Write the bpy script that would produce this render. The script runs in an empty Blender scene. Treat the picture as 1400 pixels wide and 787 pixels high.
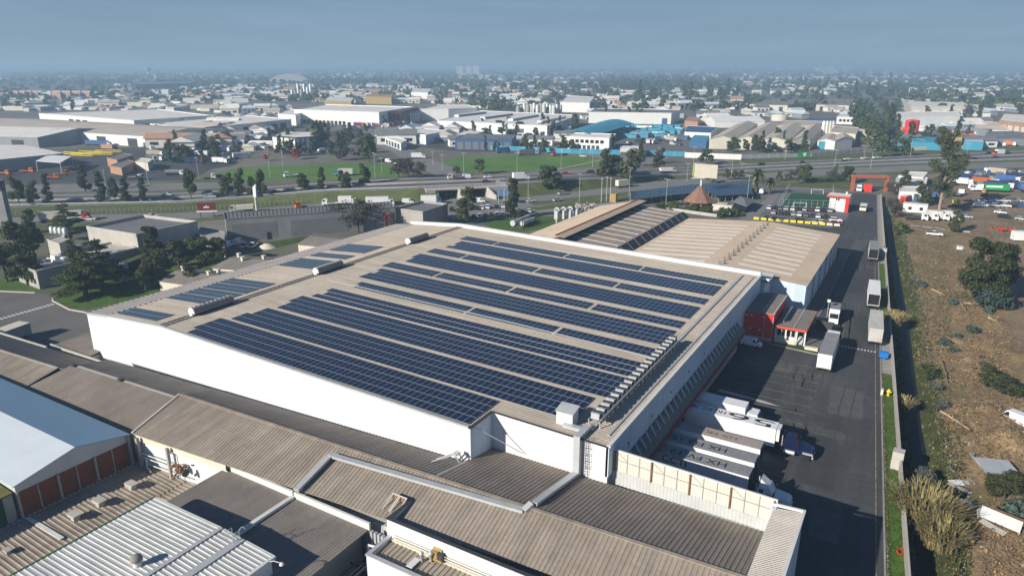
import bpy, bmesh, math, random
import numpy as np
from mathutils import Vector, Matrix
RND = random.Random(11)
COL = bpy.context.scene.collection
SC = bpy.context.scene
rad = math.radians

# ---------------------------------------------------------------- camera geometry (used to survey the plan)
FPX, HC = 955.0, 57.0
PITCH, YAW = math.atan((393.5-90)/FPX), rad(30.7)
cP, sP, cY, sY = math.cos(PITCH), math.sin(PITCH), math.cos(YAW), math.sin(YAW)
def G(u, v, z=0.0):
    """survey a point of the place: where the sight line through (u, v) meets height z"""
    dx, dy = (u-700)/FPX, (393.5-v)/FPX
    X, Y, Z = dx, cP+dy*sP, -sP+dy*cP
    t = (z-HC)/Z
    return ((X*cY-Y*sY)*t, (X*sY+Y*cY)*t, z)
def V(*a): return Vector(a)

# ---------------------------------------------------------------- materials
def mat(name, col, rough=.85, var=.14, scale=.35, spec=.25, metal=0.0, stain=None, wave=None, objcol=False,
        fine=None, coat=0.0, detail=5.0, streak=None, sheets=None, rnd=0):
    m = bpy.data.materials.new(name); m.use_nodes = True
    nt = m.node_tree; N, Lk = nt.nodes, nt.links
    b = N['Principled BSDF']
    b.inputs['Roughness'].default_value = rough; b.inputs['Metallic'].default_value = metal
    b.inputs['Specular IOR Level'].default_value = spec
    if coat: b.inputs['Coat Weight'].default_value = coat; b.inputs['Coat Roughness'].default_value = .08
    geo = N.new('ShaderNodeNewGeometry')
    def noise(sc, det=detail):
        n = N.new('ShaderNodeTexNoise'); n.inputs['Scale'].default_value = sc; n.inputs['Detail'].default_value = det
        n.inputs['Roughness'].default_value = .65
        Lk.new(geo.outputs['Position'], n.inputs['Vector']); return n.outputs['Fac']
    def mrange(x, a, c, lo, hi):
        r = N.new('ShaderNodeMapRange'); r.inputs[1].default_value = a; r.inputs[2].default_value = c
        r.inputs[3].default_value = lo; r.inputs[4].default_value = hi; Lk.new(x, r.inputs[0]); return r.outputs[0]
    def mix(kind, fac, a, c):
        x = N.new('ShaderNodeMix'); x.data_type = 'RGBA'; x.blend_type = kind
        for k, s in ((0, fac), (6, a), (7, c)):
            if hasattr(s, 'node'): Lk.new(s, x.inputs[k])
            elif k == 0: x.inputs[0].default_value = s
            else: x.inputs[k].default_value = (*s, 1)
        return x.outputs[2]
    if objcol:
        oi = N.new('ShaderNodeObjectInfo'); base = oi.outputs['Color']
    else: base = col
    out = base
    if var > 0:
        f = mrange(noise(scale), .3, .7, 1-var, 1+var)
        if fine: 
            g = mrange(noise(fine[0], 3.0), .3, .7, 1-fine[1], 1+fine[1])
            mm = N.new('ShaderNodeMath'); mm.operation = 'MULTIPLY'; Lk.new(f, mm.inputs[0]); Lk.new(g, mm.inputs[1]); f = mm.outputs[0]
        if streak:
            sm = N.new('ShaderNodeVectorMath'); sm.operation = 'MULTIPLY'; Lk.new(geo.outputs['Position'], sm.inputs[0]); sm.inputs[1].default_value = streak[0]
            n2 = N.new('ShaderNodeTexNoise'); n2.inputs['Scale'].default_value = 1; n2.inputs['Detail'].default_value = 4; Lk.new(sm.outputs[0], n2.inputs['Vector'])
            g = mrange(n2.outputs['Fac'], .32, .68, 1-streak[1], 1+streak[1]*.6)
            mm = N.new('ShaderNodeMath'); mm.operation = 'MULTIPLY'; Lk.new(f, mm.inputs[0]); Lk.new(g, mm.inputs[1]); f = mm.outputs[0]
        def times(f, g):
            mm = N.new('ShaderNodeMath'); mm.operation = 'MULTIPLY'; Lk.new(f, mm.inputs[0]); Lk.new(g, mm.inputs[1]); return mm.outputs[0]
        if sheets:      # separate sheets differ a little, as replaced and weathered sheets do
            sm = N.new('ShaderNodeVectorMath'); sm.operation = 'MULTIPLY'; Lk.new(geo.outputs['Position'], sm.inputs[0]); sm.inputs[1].default_value = sheets[0]
            fl = N.new('ShaderNodeVectorMath'); fl.operation = 'FLOOR'; Lk.new(sm.outputs[0], fl.inputs[0])
            wn = N.new('ShaderNodeTexWhiteNoise'); Lk.new(fl.outputs[0], wn.inputs['Vector']); f = times(f, mrange(wn.outputs['Value'], 0, 1, 1-sheets[1], 1+sheets[1]))
        if rnd: oi2 = N.new('ShaderNodeObjectInfo'); f = times(f, mrange(oi2.outputs['Random'], 0, 1, 1-rnd, 1+rnd))
        cc = N.new('ShaderNodeCombineColor')
        for k in range(3): Lk.new(f, cc.inputs[k])
        out = mix('MULTIPLY', 1.0, base, cc.outputs[0])
    for st in (stain or []):
        sc, th, c2, soft = st
        out = mix('MIX', mrange(noise(sc, 6.0), th, th+soft, 0, 1), out, c2)
    if hasattr(out, 'node'): Lk.new(out, b.inputs['Base Color'])
    else: b.inputs['Base Color'].default_value = (*out, 1)
    if wave:
        d, period, strength = wave
        vm = N.new('ShaderNodeVectorMath'); vm.operation = 'DOT_PRODUCT'
        Lk.new(geo.outputs['Position'], vm.inputs[0]); vm.inputs[1].default_value = [k*2*math.pi/period for k in d]
        si = N.new('ShaderNodeMath'); si.operation = 'SINE'; Lk.new(vm.outputs['Value'], si.inputs[0])
        bp = N.new('ShaderNodeBump'); bp.inputs['Strength'].default_value = strength; bp.inputs['Distance'].default_value = .05
        Lk.new(si.outputs[0], bp.inputs['Height']); Lk.new(bp.outputs[0], b.inputs['Normal'])
    return m
M = {}
def DM(key, *a, **k): M[key] = mat(key, *a, **k)

# ---------------------------------------------------------------- mesh building
class MB:
    def __init__(s): s.v, s.f, s.m, s.s = [], [], [], []
    def add(s, vs, fs, mi=0, smooth=False):
        o = len(s.v); s.v += [tuple(p) for p in vs]
        for f in fs: s.f.append(tuple(o+i for i in f)); s.m.append(mi); s.s.append(smooth)
        return s
    def quad(s, a, b, c, d, mi=0): return s.add([a, b, c, d], [(0, 1, 2, 3)], mi)
    def poly(s, pts, mi=0): return s.add(pts, [tuple(range(len(pts)))], mi)
    def box(s, x0, x1, y0, y1, z0, z1, mi=0):
        vs = [(x, y, z) for z in (z0, z1) for y in (y0, y1) for x in (x0, x1)]
        return s.add(vs, [(0,2,3,1), (4,5,7,6), (0,1,5,4), (2,6,7,3), (0,4,6,2), (1,3,7,5)], mi)
    def obox(s, c, sx, sy, sz, rz=0.0, mi=0, taper=1.0):
        """box standing on c, turned by rz; taper shrinks its top"""
        ca, sa = math.cos(rz), math.sin(rz); vs = []
        for k, zz in ((1.0, 0), (taper, sz)):
            for yy in (-sy/2, sy/2):
                for xx in (-sx/2, sx/2):
                    x, y = xx*k, yy*k; vs.append((c[0]+x*ca-y*sa, c[1]+x*sa+y*ca, c[2]+zz))
        return s.add(vs, [(0,2,3,1), (4,5,7,6), (0,1,5,4), (2,6,7,3), (0,4,6,2), (1,3,7,5)], mi)
    def prism(s, pts, z0, z1, mi=0, top=None):
        n = len(pts)
        a = sum(pts[i][0]*pts[(i+1)%n][1]-pts[(i+1)%n][0]*pts[i][1] for i in range(n))
        if a < 0: pts = pts[::-1]
        vs = [(p[0], p[1], z0) for p in pts]+[(p[0], p[1], z1) for p in pts]
        s.add(vs, [(i, (i+1) % n, n+(i+1) % n, n+i) for i in range(n)]+[tuple(range(n-1, -1, -1))], mi)
        return s.add(vs[n:], [tuple(range(n))], mi if top is None else top)
    def slab(s, a, b, c, d, t, mi=0):
        """sheet abcd (anticlockwise from above) with thickness t downward"""
        lo = [(p[0], p[1], p[2]-t) for p in (a, b, c, d)]
        return s.add([a, b, c, d]+lo, [(0,1,2,3), (7,6,5,4), (0,4,5,1), (1,5,6,2), (2,6,7,3), (3,7,4,0)], mi)
    def tube(s, p, q, r0, r1=None, n=8, mi=0, caps=True):
        p, q = Vector(p), Vector(q); r1 = r0 if r1 is None else r1
        d = (q-p).normalized(); a = d.orthogonal().normalized(); b = d.cross(a)
        vs = []
        for c, r in ((p, r0), (q, r1)):
            for k in range(n):
                t = 2*math.pi*k/n; vs.append(c+a*(r*math.cos(t))+b*(r*math.sin(t)))
        fs = [(k, (k+1) % n, n+(k+1) % n, n+k) for k in range(n)]
        s.add(vs, fs, mi, True)
        if caps: s.add(vs, [tuple(range(n-1, -1, -1)), tuple(range(n, 2*n))], mi)
        return s
    def path(s, pts, r, n=6, mi=0):
        for a, b in zip(pts[:-1], pts[1:]): s.tube(a, b, r, n=n, mi=mi)
        return s
    def beam(s, p, q, w, h, mi=0):
        """rectangular bar from p to q, w wide (level), h deep"""
        p, q = Vector(p), Vector(q); d = q-p
        sd = Vector((-d.y, d.x, 0)); sd = sd.normalized()*(w/2) if sd.length > 1e-6 else Vector((w/2, 0, 0))
        up = d.cross(sd).normalized()*(-h/2) if d.length else Vector((0, 0, h/2))
        up = sd.cross(d).normalized()*(h/2)
        vs = [c+x*sd+y*up for c in (p, q) for x, y in ((-1, -1), (1, -1), (1, 1), (-1, 1))]
        return s.add(vs, [(0,1,2,3), (7,6,5,4), (0,4,5,1), (1,5,6,2), (2,6,7,3), (3,7,4,0)], mi)
    def lathe(s, c, prof, n=12, mi=0, smooth=True):
        vs = [(c[0]+r*math.cos(2*math.pi*k/n), c[1]+r*math.sin(2*math.pi*k/n), c[2]+z) for r, z in prof for k in range(n)]
        fs = [(i*n+k, i*n+(k+1) % n, (i+1)*n+(k+1) % n, (i+1)*n+k) for i in range(len(prof)-1) for k in range(n)]
        return s.add(vs, fs, mi, smooth)
    def ribbed(s, a, b, c, d, pitch=.5, h=.05, t=.08, mi=0):
        """profiled sheet: ribs run from edge ab to edge dc, repeated along ab (a->d is the rib direction)"""
        a, b, c, d = map(Vector, (a, b, c, d))
        n = max(1, int((b-a).length/pitch)); nv = (b-a).cross(d-a).normalized()
        if nv.z < 0: nv = -nv
        prof = []
        for i in range(n):
            for fr, hh in ((0, 0), (.52, 0), (.64, 1), (.88, 1)): prof.append(((i+fr)/n, hh*h))
        prof.append((1.0, 0))
        lo = [a+(b-a)*f+nv*hh for f, hh in prof]; hi = [d+(c-d)*f+nv*hh for f, hh in prof]
        k = len(prof)
        s.add(lo+hi, [(i, i+1, k+i+1, k+i) for i in range(k-1)], mi)
        lo2, hi2 = [p-nv*(t+h) for p in (a, b)], [p-nv*(t+h) for p in (d, c)]
        a2, b2, d2, c2 = *lo2, *hi2
        s.add([a, b, c, d, a2, b2, c2, d2], [(7, 6, 5, 4), (0, 4, 5, 1), (1, 5, 6, 2), (2, 6, 7, 3), (3, 7, 4, 0)], mi)
        return s
    def mesh(s, name, mats):
        me = bpy.data.meshes.new(name); me.from_pydata(s.v, [], s.f)
        for mm in (mats if isinstance(mats, (list, tuple)) else [mats]): me.materials.append(M[mm] if isinstance(mm, str) else mm)
        me.polygons.foreach_set('material_index', s.m); me.polygons.foreach_set('use_smooth', s.s); me.update()
        return me
    def build(s, name, mats, parent=None, at=None, world=False):
        """one mesh object; vertices are world coordinates when world=True, else local to at / the parent"""
        if world:
            off = Vector(at) if at is not None else (world_of(parent) if parent is not None else Vector((0, 0, 0)))
            s.v = [(p[0]-off[0], p[1]-off[1], p[2]-off[2]) for p in s.v]
        o = bpy.data.objects.new(name, s.mesh(name, mats)); COL.objects.link(o)
        if parent is not None: o.parent = parent
        if at is not None and parent is None: o.location = at
        return o
def world_of(o):
    p = Vector((0, 0, 0))
    while o is not None: p = p+o.location; o = o.parent
    return p
def tag(o, label=None, cat=None, group=None, kind=None):
    if label: o['label'] = label
    if cat: o['category'] = cat
    if group: o['group'] = group
    if kind: o['kind'] = kind
    return o
def thing(name, label, cat, loc=(0, 0, 0), rz=0.0, group=None):
    o = bpy.data.objects.new(name, None); COL.objects.link(o); o.empty_display_size = .5
    o.location = loc; o.rotation_euler = (0, 0, rz)
    return tag(o, label, cat, group)
def sheet(name, pts, m, z=None, kind='structure'):
    """a flat piece of the setting"""
    P = [(p[0], p[1], (p[2] if len(p) > 2 else 0) if z is None else z) for p in pts]
    n = len(P)
    if sum(P[i][0]*P[(i+1)%n][1]-P[(i+1)%n][0]*P[i][1] for i in range(n)) < 0: P = P[::-1]
    b = MB(); b.poly(P); o = b.build(name, m); o['kind'] = kind; return o
def kids(o): return list(o.children)
def copy_tree(o, parent=None):
    c = o.copy(); COL.objects.link(c); c.parent = parent
    for ch in kids(o): copy_tree(ch, c)
    return c
def paint(o, col):
    o.color = (*col, 1)
    for c in o.children: paint(c, col)
def textmesh(name, txt, size, m, parent, loc, rot, ext=.0, squash=1.0, fit=0):
    cu = bpy.data.curves.new(name, 'FONT'); cu.body = txt; cu.size = size; cu.extrude = ext
    cu.align_x = 'CENTER'; cu.align_y = 'CENTER'
    tmp = bpy.data.objects.new('tmp', cu); COL.objects.link(tmp)
    bpy.context.view_layer.update()
    me = bpy.data.meshes.new_from_object(tmp.evaluated_get(bpy.context.evaluated_depsgraph_get()))
    bpy.data.objects.remove(tmp); me.materials.clear(); me.materials.append(M[m])
    o = bpy.data.objects.new(name, me); COL.objects.link(o); o.parent = parent
    xs = [v.co.x for v in me.vertices]; o.location = loc; o.rotation_euler = rot; o.scale = (squash if not fit else fit/(max(xs)-min(xs)), 1, 1)
    return o

# ---------------------------------------------------------------- palette
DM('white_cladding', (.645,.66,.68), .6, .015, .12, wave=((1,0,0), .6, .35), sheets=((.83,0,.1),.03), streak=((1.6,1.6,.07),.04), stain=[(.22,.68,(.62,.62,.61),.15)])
DM('white_cladding_side', (.52,.62,.70), .6, .06, .15, streak=((1.6,1.6,.07),.10), wave=((0,1,0), .6, .25), stain=[(.3,.62,(.50,.53,.55),.2)])  # real pale blue on second warehouse; on dock wall, blue shade put in colour
DM('white_trim', (.63,.635,.62), .55, .06, .6)
DM('roof_beige', (.44,.385,.315), .8, .10, .12, streak=((.05,.9,.3),.12), sheets=((.16,.9,0),.035), fine=(2.2,.08), stain=[(.35,.60,(.33,.285,.23),.2),(.09,.60,(.45,.40,.34),.2)])
DM('roof_brown', (.235,.20,.168), .9, .14, .14, sheets=((.9,.27,0),.07), fine=(2.5,.10), stain=[(.5,.62,(.18,.15,.12),.15),(.12,.58,(.30,.255,.20),.2)])
DM('roof_tan', (.325,.275,.22), .9, .14, .15, streak=((1.1,.10,.3),.16), sheets=((.9,.27,0),.08), fine=(2.5,.10), stain=[(.45,.67,(.21,.14,.09),.1),(.5,.6,(.24,.20,.15),.2)])
DM('roof_warm', (.43,.352,.268), .85, .10, .12, sheets=((.16,.9,0),.04), fine=(2.2,.08), stain=[(.35,.60,(.36,.29,.22),.2)])
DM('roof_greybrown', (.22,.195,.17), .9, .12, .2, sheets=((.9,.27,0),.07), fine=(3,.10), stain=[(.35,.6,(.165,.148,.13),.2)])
DM('roof_white', (.54,.55,.53), .55, .10, .3, streak=((.12,1.0,.3),.14), sheets=((.2,.9,0),.05), fine=(3,.05), stain=[(.5,.60,(.42,.42,.39),.2)])
DM('roof_sky_tint', (.20,.33,.46), .45, .05, .3, spec=.5, wave=((1,0,0), .35, .35))  # white metal with the sky's reflection put into its colour
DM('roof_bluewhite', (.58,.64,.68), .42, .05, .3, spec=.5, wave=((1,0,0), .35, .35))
DM('roof_gutter', (.26,.24,.23), .8, .12, .4)
DM('galv', (.52,.54,.54), .5, .1, .8, metal=.3)
DM('alu', (.34,.37,.42), .45, .05, 1, metal=.3)
DM('pv_glass', (.012,.021,.046), .18, .10, .5, spec=.5, detail=2)
DM('pv_glass_left', (.02,.038,.055), .2, .12, .5, spec=.5, detail=2)
DM('dark_steel', (.05,.052,.055), .6, .1, 1)
DM('black', (.012,.012,.013), .7, .05, 1)
DM('rubber', (.018,.018,.018), .9, .1, 3)
DM('glass_dark', (.015,.02,.026), .12, .05, 1, spec=.6)
DM('cream_sheet', (.66,.61,.49), .7, .07, .4, wave=((1,0,0), .4, .35), stain=[(.6,.62,(.55,.50,.39),.2)])
DM('screen_sheet', (.60,.575,.50), .7, .05, .4, wave=((1,0,0), .4, .35), stain=[(.6,.64,(.50,.47,.39),.2)])
DM('grey_sheet', (.50,.51,.50), .65, .10, .4, wave=((1,0,0), .45, .35), stain=[(.8,.6,(.38,.38,.36),.2)])
DM('rust', (.22,.12,.06), .9, .25, 2)
DM('brick_red', (.20,.065,.035), .9, .16, 3)
DM('concrete', (.36,.34,.31), .9, .14, .3, fine=(3,.08), stain=[(.3,.6,(.25,.235,.215),.2)])
DM('concrete_light', (.44,.415,.375), .9, .12, .3, fine=(3,.06), stain=[(.4,.6,(.38,.355,.32),.2)])
DM('concrete_grey', (.23,.235,.24), .9, .12, .2, stain=[(.3,.6,(.17,.175,.18),.2)])
DM('asphalt', (.067,.070,.074), .92, .22, .05, streak=((.55,.035,1),.20), fine=(1.3,.16), stain=[(.13,.58,(.050,.050,.052),.12),(.06,.58,(.115,.112,.107),.14),(.5,.66,(.045,.045,.047),.08)])
DM('asphalt_pale', (.14,.137,.13), .92, .14, .08, fine=(1.5,.1), stain=[(.1,.6,(.085,.084,.083),.2)])
DM('road_grey', (.20,.195,.185), .92, .12, .06, fine=(1,.08))
DM('road_dark', (.10,.10,.102), .9, .12, .05, fine=(1,.08))
DM('pavement', (.30,.285,.26), .9, .14, .3, fine=(2,.1))
DM('yellow_paint', (.30,.245,.085), .8, .3, 1.5, stain=[(1.2,.50,(.10,.095,.08),.1)])
DM('white_paint', (.62,.62,.60), .8, .2, 1.5, stain=[(1.2,.6,(.2,.2,.2),.1)])
DM('yellow_block', (.72,.56,.03), .7, .12, 1)
DM('lawn', (.045,.085,.014), .95, .3, .3, fine=(2.5,.3), stain=[(.15,.6,(.08,.10,.03),.2)])
DM('lawn_bright', (.062,.125,.016), .95, .3, .5, fine=(4,.4), stain=[(.35,.52,(.095,.095,.035),.2),(1.2,.6,(.035,.06,.012),.2)])
DM('field_grass', (.095,.185,.028), .95, .25, .05, fine=(.6,.25), stain=[(.03,.56,(.13,.16,.05),.2)]); DM('skylight', (.80,.72,.62), .6, .08, .5); DM('verge', (.095,.115,.035), .95, .3, .15, fine=(1.5,.3), stain=[(.12,.52,(.12,.10,.06),.2)])
DM('pitch', (.022,.085,.04), .9, .12, .2, fine=(3,.1))
DM('soil', (.17,.135,.095), .95, .25, .12, fine=(1.2,.25), stain=[(.08,.5,(.10,.10,.045),.2),(.25,.6,(.24,.19,.13),.2)])
DM('lot_soil', (.235,.168,.092), .95, .28, .10, fine=(1.6,.4), stain=[(.055,.53,(.145,.135,.058),.12),(.16,.54,(.28,.215,.11),.15),(.6,.62,(.10,.075,.045),.1),(1.1,.64,(.09,.095,.035),.08)])
DM('water', (.012,.016,.028), .5, .2, .5, spec=.15, stain=[(.8,.60,(.05,.05,.045),.1)])
DM('bank', (.055,.062,.022), .95, .35, .5, fine=(3,.3))
DM('red_wall', (.62,.030,.020), .6, .08, .4)
DM('red_trim', (.55,.085,.04), .6, .1, .6)
DM('orange_wall', (.42,.105,.055), .7, .1, .5)
DM('paint', (.8,.8,.8), .35, .0, 1, spec=.5, objcol=True, coat=.4)
DM('vehicle_white', (.74,.75,.75), .45, .06, .6, spec=.4)
DM('vehicle_dirty', (.50,.49,.45), .7, .14, .5, stain=[(.4,.58,(.36,.33,.29),.2)])
DM('trailer_roof_grey', (.24,.25,.26), .7, .14, .5, stain=[(.4,.6,(.18,.18,.18),.2)])
DM('trailer_roof_tan', (.34,.30,.27), .8, .14, .6, stain=[(.5,.58,(.44,.40,.36),.2)])
DM('navy', (.006,.009,.05), .35, .05, 1, spec=.5, coat=.3)
DM('chassis', (.07,.07,.072), .7, .2, 1.5)
DM('ink', (.02,.022,.028), .7, .1, 2)
DM('ink_red', (.30,.03,.04), .7, .1, 2)
DM('ink_blue', (.05,.12,.35), .7, .1, 2)
DM('ink_white', (.75,.75,.75), .7, .05, 2)
DM('bark', (.10,.075,.05), .95, .25, 1.5)
DM('bark_pale', (.30,.235,.165), .95, .25, 1.2)
def leafmat(key, col, var=.35, sc=.7): DM(key, col, .75, var, sc, spec=.15, detail=3, rnd=.28)
leafmat('leaf_dark', (.042,.060,.019)); leafmat('leaf_mid', (.068,.092,.025)); leafmat('leaf_olive', (.075,.080,.035))
leafmat('leaf_euc', (.075,.085,.042)); leafmat('leaf_yellow', (.22,.185,.075)); leafmat('leaf_blue', (.06,.088,.078))
leafmat('leaf_purple', (.085,.065,.052)); leafmat('leaf_red', (.32,.05,.04)); leafmat('leaf_reed', (.32,.265,.12)); leafmat('leaf_grey', (.12,.12,.10))
leafmat('debris_leaf', (.30,.20,.085), .4)
SKY_AIR, SKY_DUST, SKY_OZONE, SKY_STRENGTH, SUN_STRENGTH = 1.0, 0.5, 8.0, .055, 4.7
HAZE_COL, HAZE_DENSITY, HAZE_ANI = (.50, .74, .97), .00039, 0.08
SMOG, SMOG_HIGH = (.275, .382, .485), (.215, .335, .465)
EXPOSURE = 0.52
# ================================================================ the big white warehouse with the solar roof
XR, XL, XI, YF, YS, YB = -29.4, -136.8, -46.8, 68.0, 73.4, 162.0
RIDGE_X, RIDGE_Z = -113.0, 12.9
def zr(x):
    if x > RIDGE_X: return RIDGE_Z-(x-RIDGE_X)*1.9/83.6
    if x > -130: return RIDGE_Z-(RIDGE_X-x)*1.15/17.0
    return 11.75-(-130-x)*.75/6.8
wh = thing('warehouse', 'huge white warehouse with a beige low gable roof covered in solar panels', 'warehouse', (-82, 115, 0))
b = MB()
fp = [XL, -130, RIDGE_X, XI]
b.poly([(XL, YF, 0), (XI, YF, 0)]+[(x, YF, zr(x)) for x in fp[::-1]])
b.poly([(XI, YS, 0), (XR, YS, 0), (XR, YS, zr(XR)), (XI, YS, zr(XI))])
b.poly([(XL, YB, 0), (XL, YB, zr(XL)), (-130, YB, 11.75), (RIDGE_X, YB, RIDGE_Z), (XR, YB, 11), (XR, YB, 0)])
b.build('wall', 'white_cladding', wh, world=True)
b = MB()
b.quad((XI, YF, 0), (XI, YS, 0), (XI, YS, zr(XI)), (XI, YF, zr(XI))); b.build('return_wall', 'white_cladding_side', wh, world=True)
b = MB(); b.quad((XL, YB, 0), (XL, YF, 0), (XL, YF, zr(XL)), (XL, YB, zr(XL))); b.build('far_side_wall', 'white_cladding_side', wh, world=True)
b = MB(); b.box(XR-.3, XR+.12, YS, YB, 6.7, 11.0)
b.quad((XR-.3, YS, 0), (XR-.3, YB, 0), (XR-.3, YB, 6.7), (XR-.3, YS, 6.7))
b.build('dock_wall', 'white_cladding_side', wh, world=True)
# roof sheeting: ribs run down the slope
b = MB()
g = .03
b.ribbed((XI-.01, YF-.1, zr(XI)+g), (XI-.01, YS, zr(XI)+g), (RIDGE_X, YS, RIDGE_Z+g), (RIDGE_X, YF-.1, RIDGE_Z+g), .55, .045)
b.ribbed((XR, YS, zr(XR)+g), (XR, YB, zr(XR)+g), (RIDGE_X, YB, RIDGE_Z+g), (RIDGE_X, YS, RIDGE_Z+g), .55, .045)
b.ribbed((-130, YB, 11.75+g), (-130, YF-.1, 11.75+g), (RIDGE_X, YF-.1, RIDGE_Z+g), (RIDGE_X, YB, RIDGE_Z+g), .55, .045)
b.build('roof', 'roof_beige', wh, world=True)
b = MB(); b.ribbed((XL-.2, YB, zr(XL)+g), (XL-.2, YF-.12, zr(XL)+g), (-129.9, YF-.12, 11.75+g+.02), (-129.9, YB, 11.75+g+.02), 1.1, .13)
b.build('eave_sheeting', 'roof_gutter', wh, world=True)
b = MB()
for p, q in (((XL, YF-.02, zr(XL)+.1), (-130, YF-.02, 11.85)), ((-130, YF-.02, 11.85), (RIDGE_X, YF-.02, RIDGE_Z+.12)), ((RIDGE_X, YF-.02, RIDGE_Z+.12), (XI-.2, YF-.02, zr(XI)+.12))): b.beam(p, q, .38, .24)
b.build('coping', 'galv', wh, world=True)
b = MB()
b.beam((XI, YF-.2, zr(XI)+.05), (XI, YS, zr(XI)+.05), .5, .12)
b.beam((XI, YS-.05, zr(XI)+.06), (XR, YS-.05, zr(XR)+.06), .3, .12)
b.build('eave_trim', 'dark_steel', wh, world=True)
b = MB()
for (x0, z0), (x1, z1) in (((-131, 11.68), (RIDGE_X, RIDGE_Z)), ((RIDGE_X, RIDGE_Z), (XR, 11))):
    for yy, hh in ((YB-.45, 1.0),): b.beam((x0, yy, z0+.45), (x1, yy, z1+.45), .9, hh)
b.beam((XR+.02, YS, 11.12), (XR+.02, YB, 11.12), .5, .3)
b.build('parapet', 'white_trim', wh, world=True)
b = MB()   # pale gutter line and cable trays beside the right edge
b.beam((XR-3.6, 76, zr(XR-3.6)+.18), (XR-3.6, 159, zr(XR-3.6)+.18), .5, .12)
b.beam((XR-1.1, 76, 11.15), (XR-1.1, 159, 11.15), .3, .14)
b.beam((-62, 103.9-.0, zr(-62)+.2), (-34, 103.9-.9, zr(-34)+.2), .3, .1)
b.beam((-108, 104.0, zr(-108)+.2), (-62, 103.9, zr(-62)+.2), .3, .1)
b.build('cable_tray', 'galv', wh, world=True)
b = MB()
for dx in (-.55, .55): b.beam((RIDGE_X+dx, YF, RIDGE_Z+.14), (RIDGE_X+dx, YB-1, RIDGE_Z+.14), .28, .12)
b.build('ridge_cap', 'roof_beige', wh, world=True)
for dx in (-.6, .46): b = MB(); b.ribbed((RIDGE_X+dx, YF+.2, RIDGE_Z+.22), (RIDGE_X+dx, YB-1.2, RIDGE_Z+.22), (RIDGE_X+dx+.14, YB-1.2, RIDGE_Z+.22), (RIDGE_X+dx+.14, YF+.2, RIDGE_Z+.22), 1.05, .06); b.build('ridge_closure', 'roof_gutter', wh, world=True)
# dock canopy and the struts of the dock wall
b = MB(); b.slab((XR, 75.5, 6.2), (-27.3, 75.5, 4.85), (-27.3, 141, 4.85), (XR, 141, 6.2), .12); b.build('dock_canopy', 'roof_greybrown', wh, world=True)
b = MB(); b.box(-27.32, -27.12, 75.4, 141.2, 4.55, 4.95); b.build('canopy_fascia', 'ink_red', wh, world=True)
y = 76.5
while y < 141: b = MB(); b.beam((XR+.16, y, 7.0), (-28.3, y, 5.5), .17, .2); b.build('canopy_strut', 'white_cladding_side', wh, world=True); y += 2.05
for k, y in enumerate((77.2, 81, 84.6, 88.4, 92, 95.8, 99.5, 103.6, 108, 112, 116, 120, 124, 128, 132, 136)):
    b = MB(); b.box(XR-.32, XR-.22, y-1.3, y+1.3, 1.2, 4.2); b.build('dock_door', 'grey_sheet', wh, world=True)
    b = MB()
    for s in (-1.6, 1.35): b.box(XR-.3, XR+.25, y+s, y+s+.25, 1.0, 4.3)
    b.box(XR-.3, XR+.25, y-1.6, y+1.6, 4.3, 4.55); b.build('dock_seal', 'black', wh, world=True)
b = MB(); b.box(XR-.3, XR+.6, 75.5, 141, 0, 1.15); b.build('dock_platform', 'concrete', wh, world=True)
for y in range(80, 140, 9): b = MB(); b.box(XR+.12, XR+.2, y, y+.3, 8.2, 8.5); b.build('wall_lamp', 'dark_steel', wh, world=True)

# ridge ventilators
def ridge_vent(y0, y1, label):
    t = thing('ridge_ventilator', label, 'roof vent', (RIDGE_X, (y0+y1)/2, RIDGE_Z+.1), group='ridge ventilators on the warehouse roof')
    L = (y1-y0)/2
    b = MB(); n = 14; r = .92
    pts = [(math.cos(math.pi*k/n*1.16-.25)*r, .62+math.sin(math.pi*k/n*1.16-.25)*r) for k in range(n+1)]
    vs = [(x, s*L, z) for s in (-1, 1) for x, z in pts]
    b.add(vs, [(k, k+1, n+2+k, n+1+k) for k in range(n)], 0, True); b.build('barrel', 'roof_gutter', t)
    b = MB(); b.box(-.75, .75, -L, L, -.1, .5); b.build('throat', 'dark_steel', t)
    for s in (-1, 1):
        b = MB(); yy = s*L
        b.add([(x, yy+dy, z) for dy in (0, s*.12) for x, z in pts], [tuple(range(n+1)), tuple(range(2*n+1, n, -1))]+[(k, k+1, n+2+k, n+1+k) for k in range(n)])
        b.box(-.5, .5, min(yy, yy+s*.3), max(yy, yy+s*.3), -.15, .55)
        b.build('end_cap', 'white_trim', t)
    b = MB()
    for k in range(9): b.box(-.25, .35, -L+.6+k*(2*L-1.2)/8-.1, -L+.6+k*(2*L-1.2)/8+.1, 1.50, 1.60)
    b.build('straps', 'galv', t)
ridge_vent(74.4, 83.0, 'long grey barrel roof vent with white end caps nearest the front white wall')
ridge_vent(105.4, 113.0, 'long grey barrel roof vent with white end caps halfway along the roof ridge')
ridge_vent(137.6, 145.2, 'long grey barrel roof vent with white end caps at the far end of the ridge')

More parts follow.
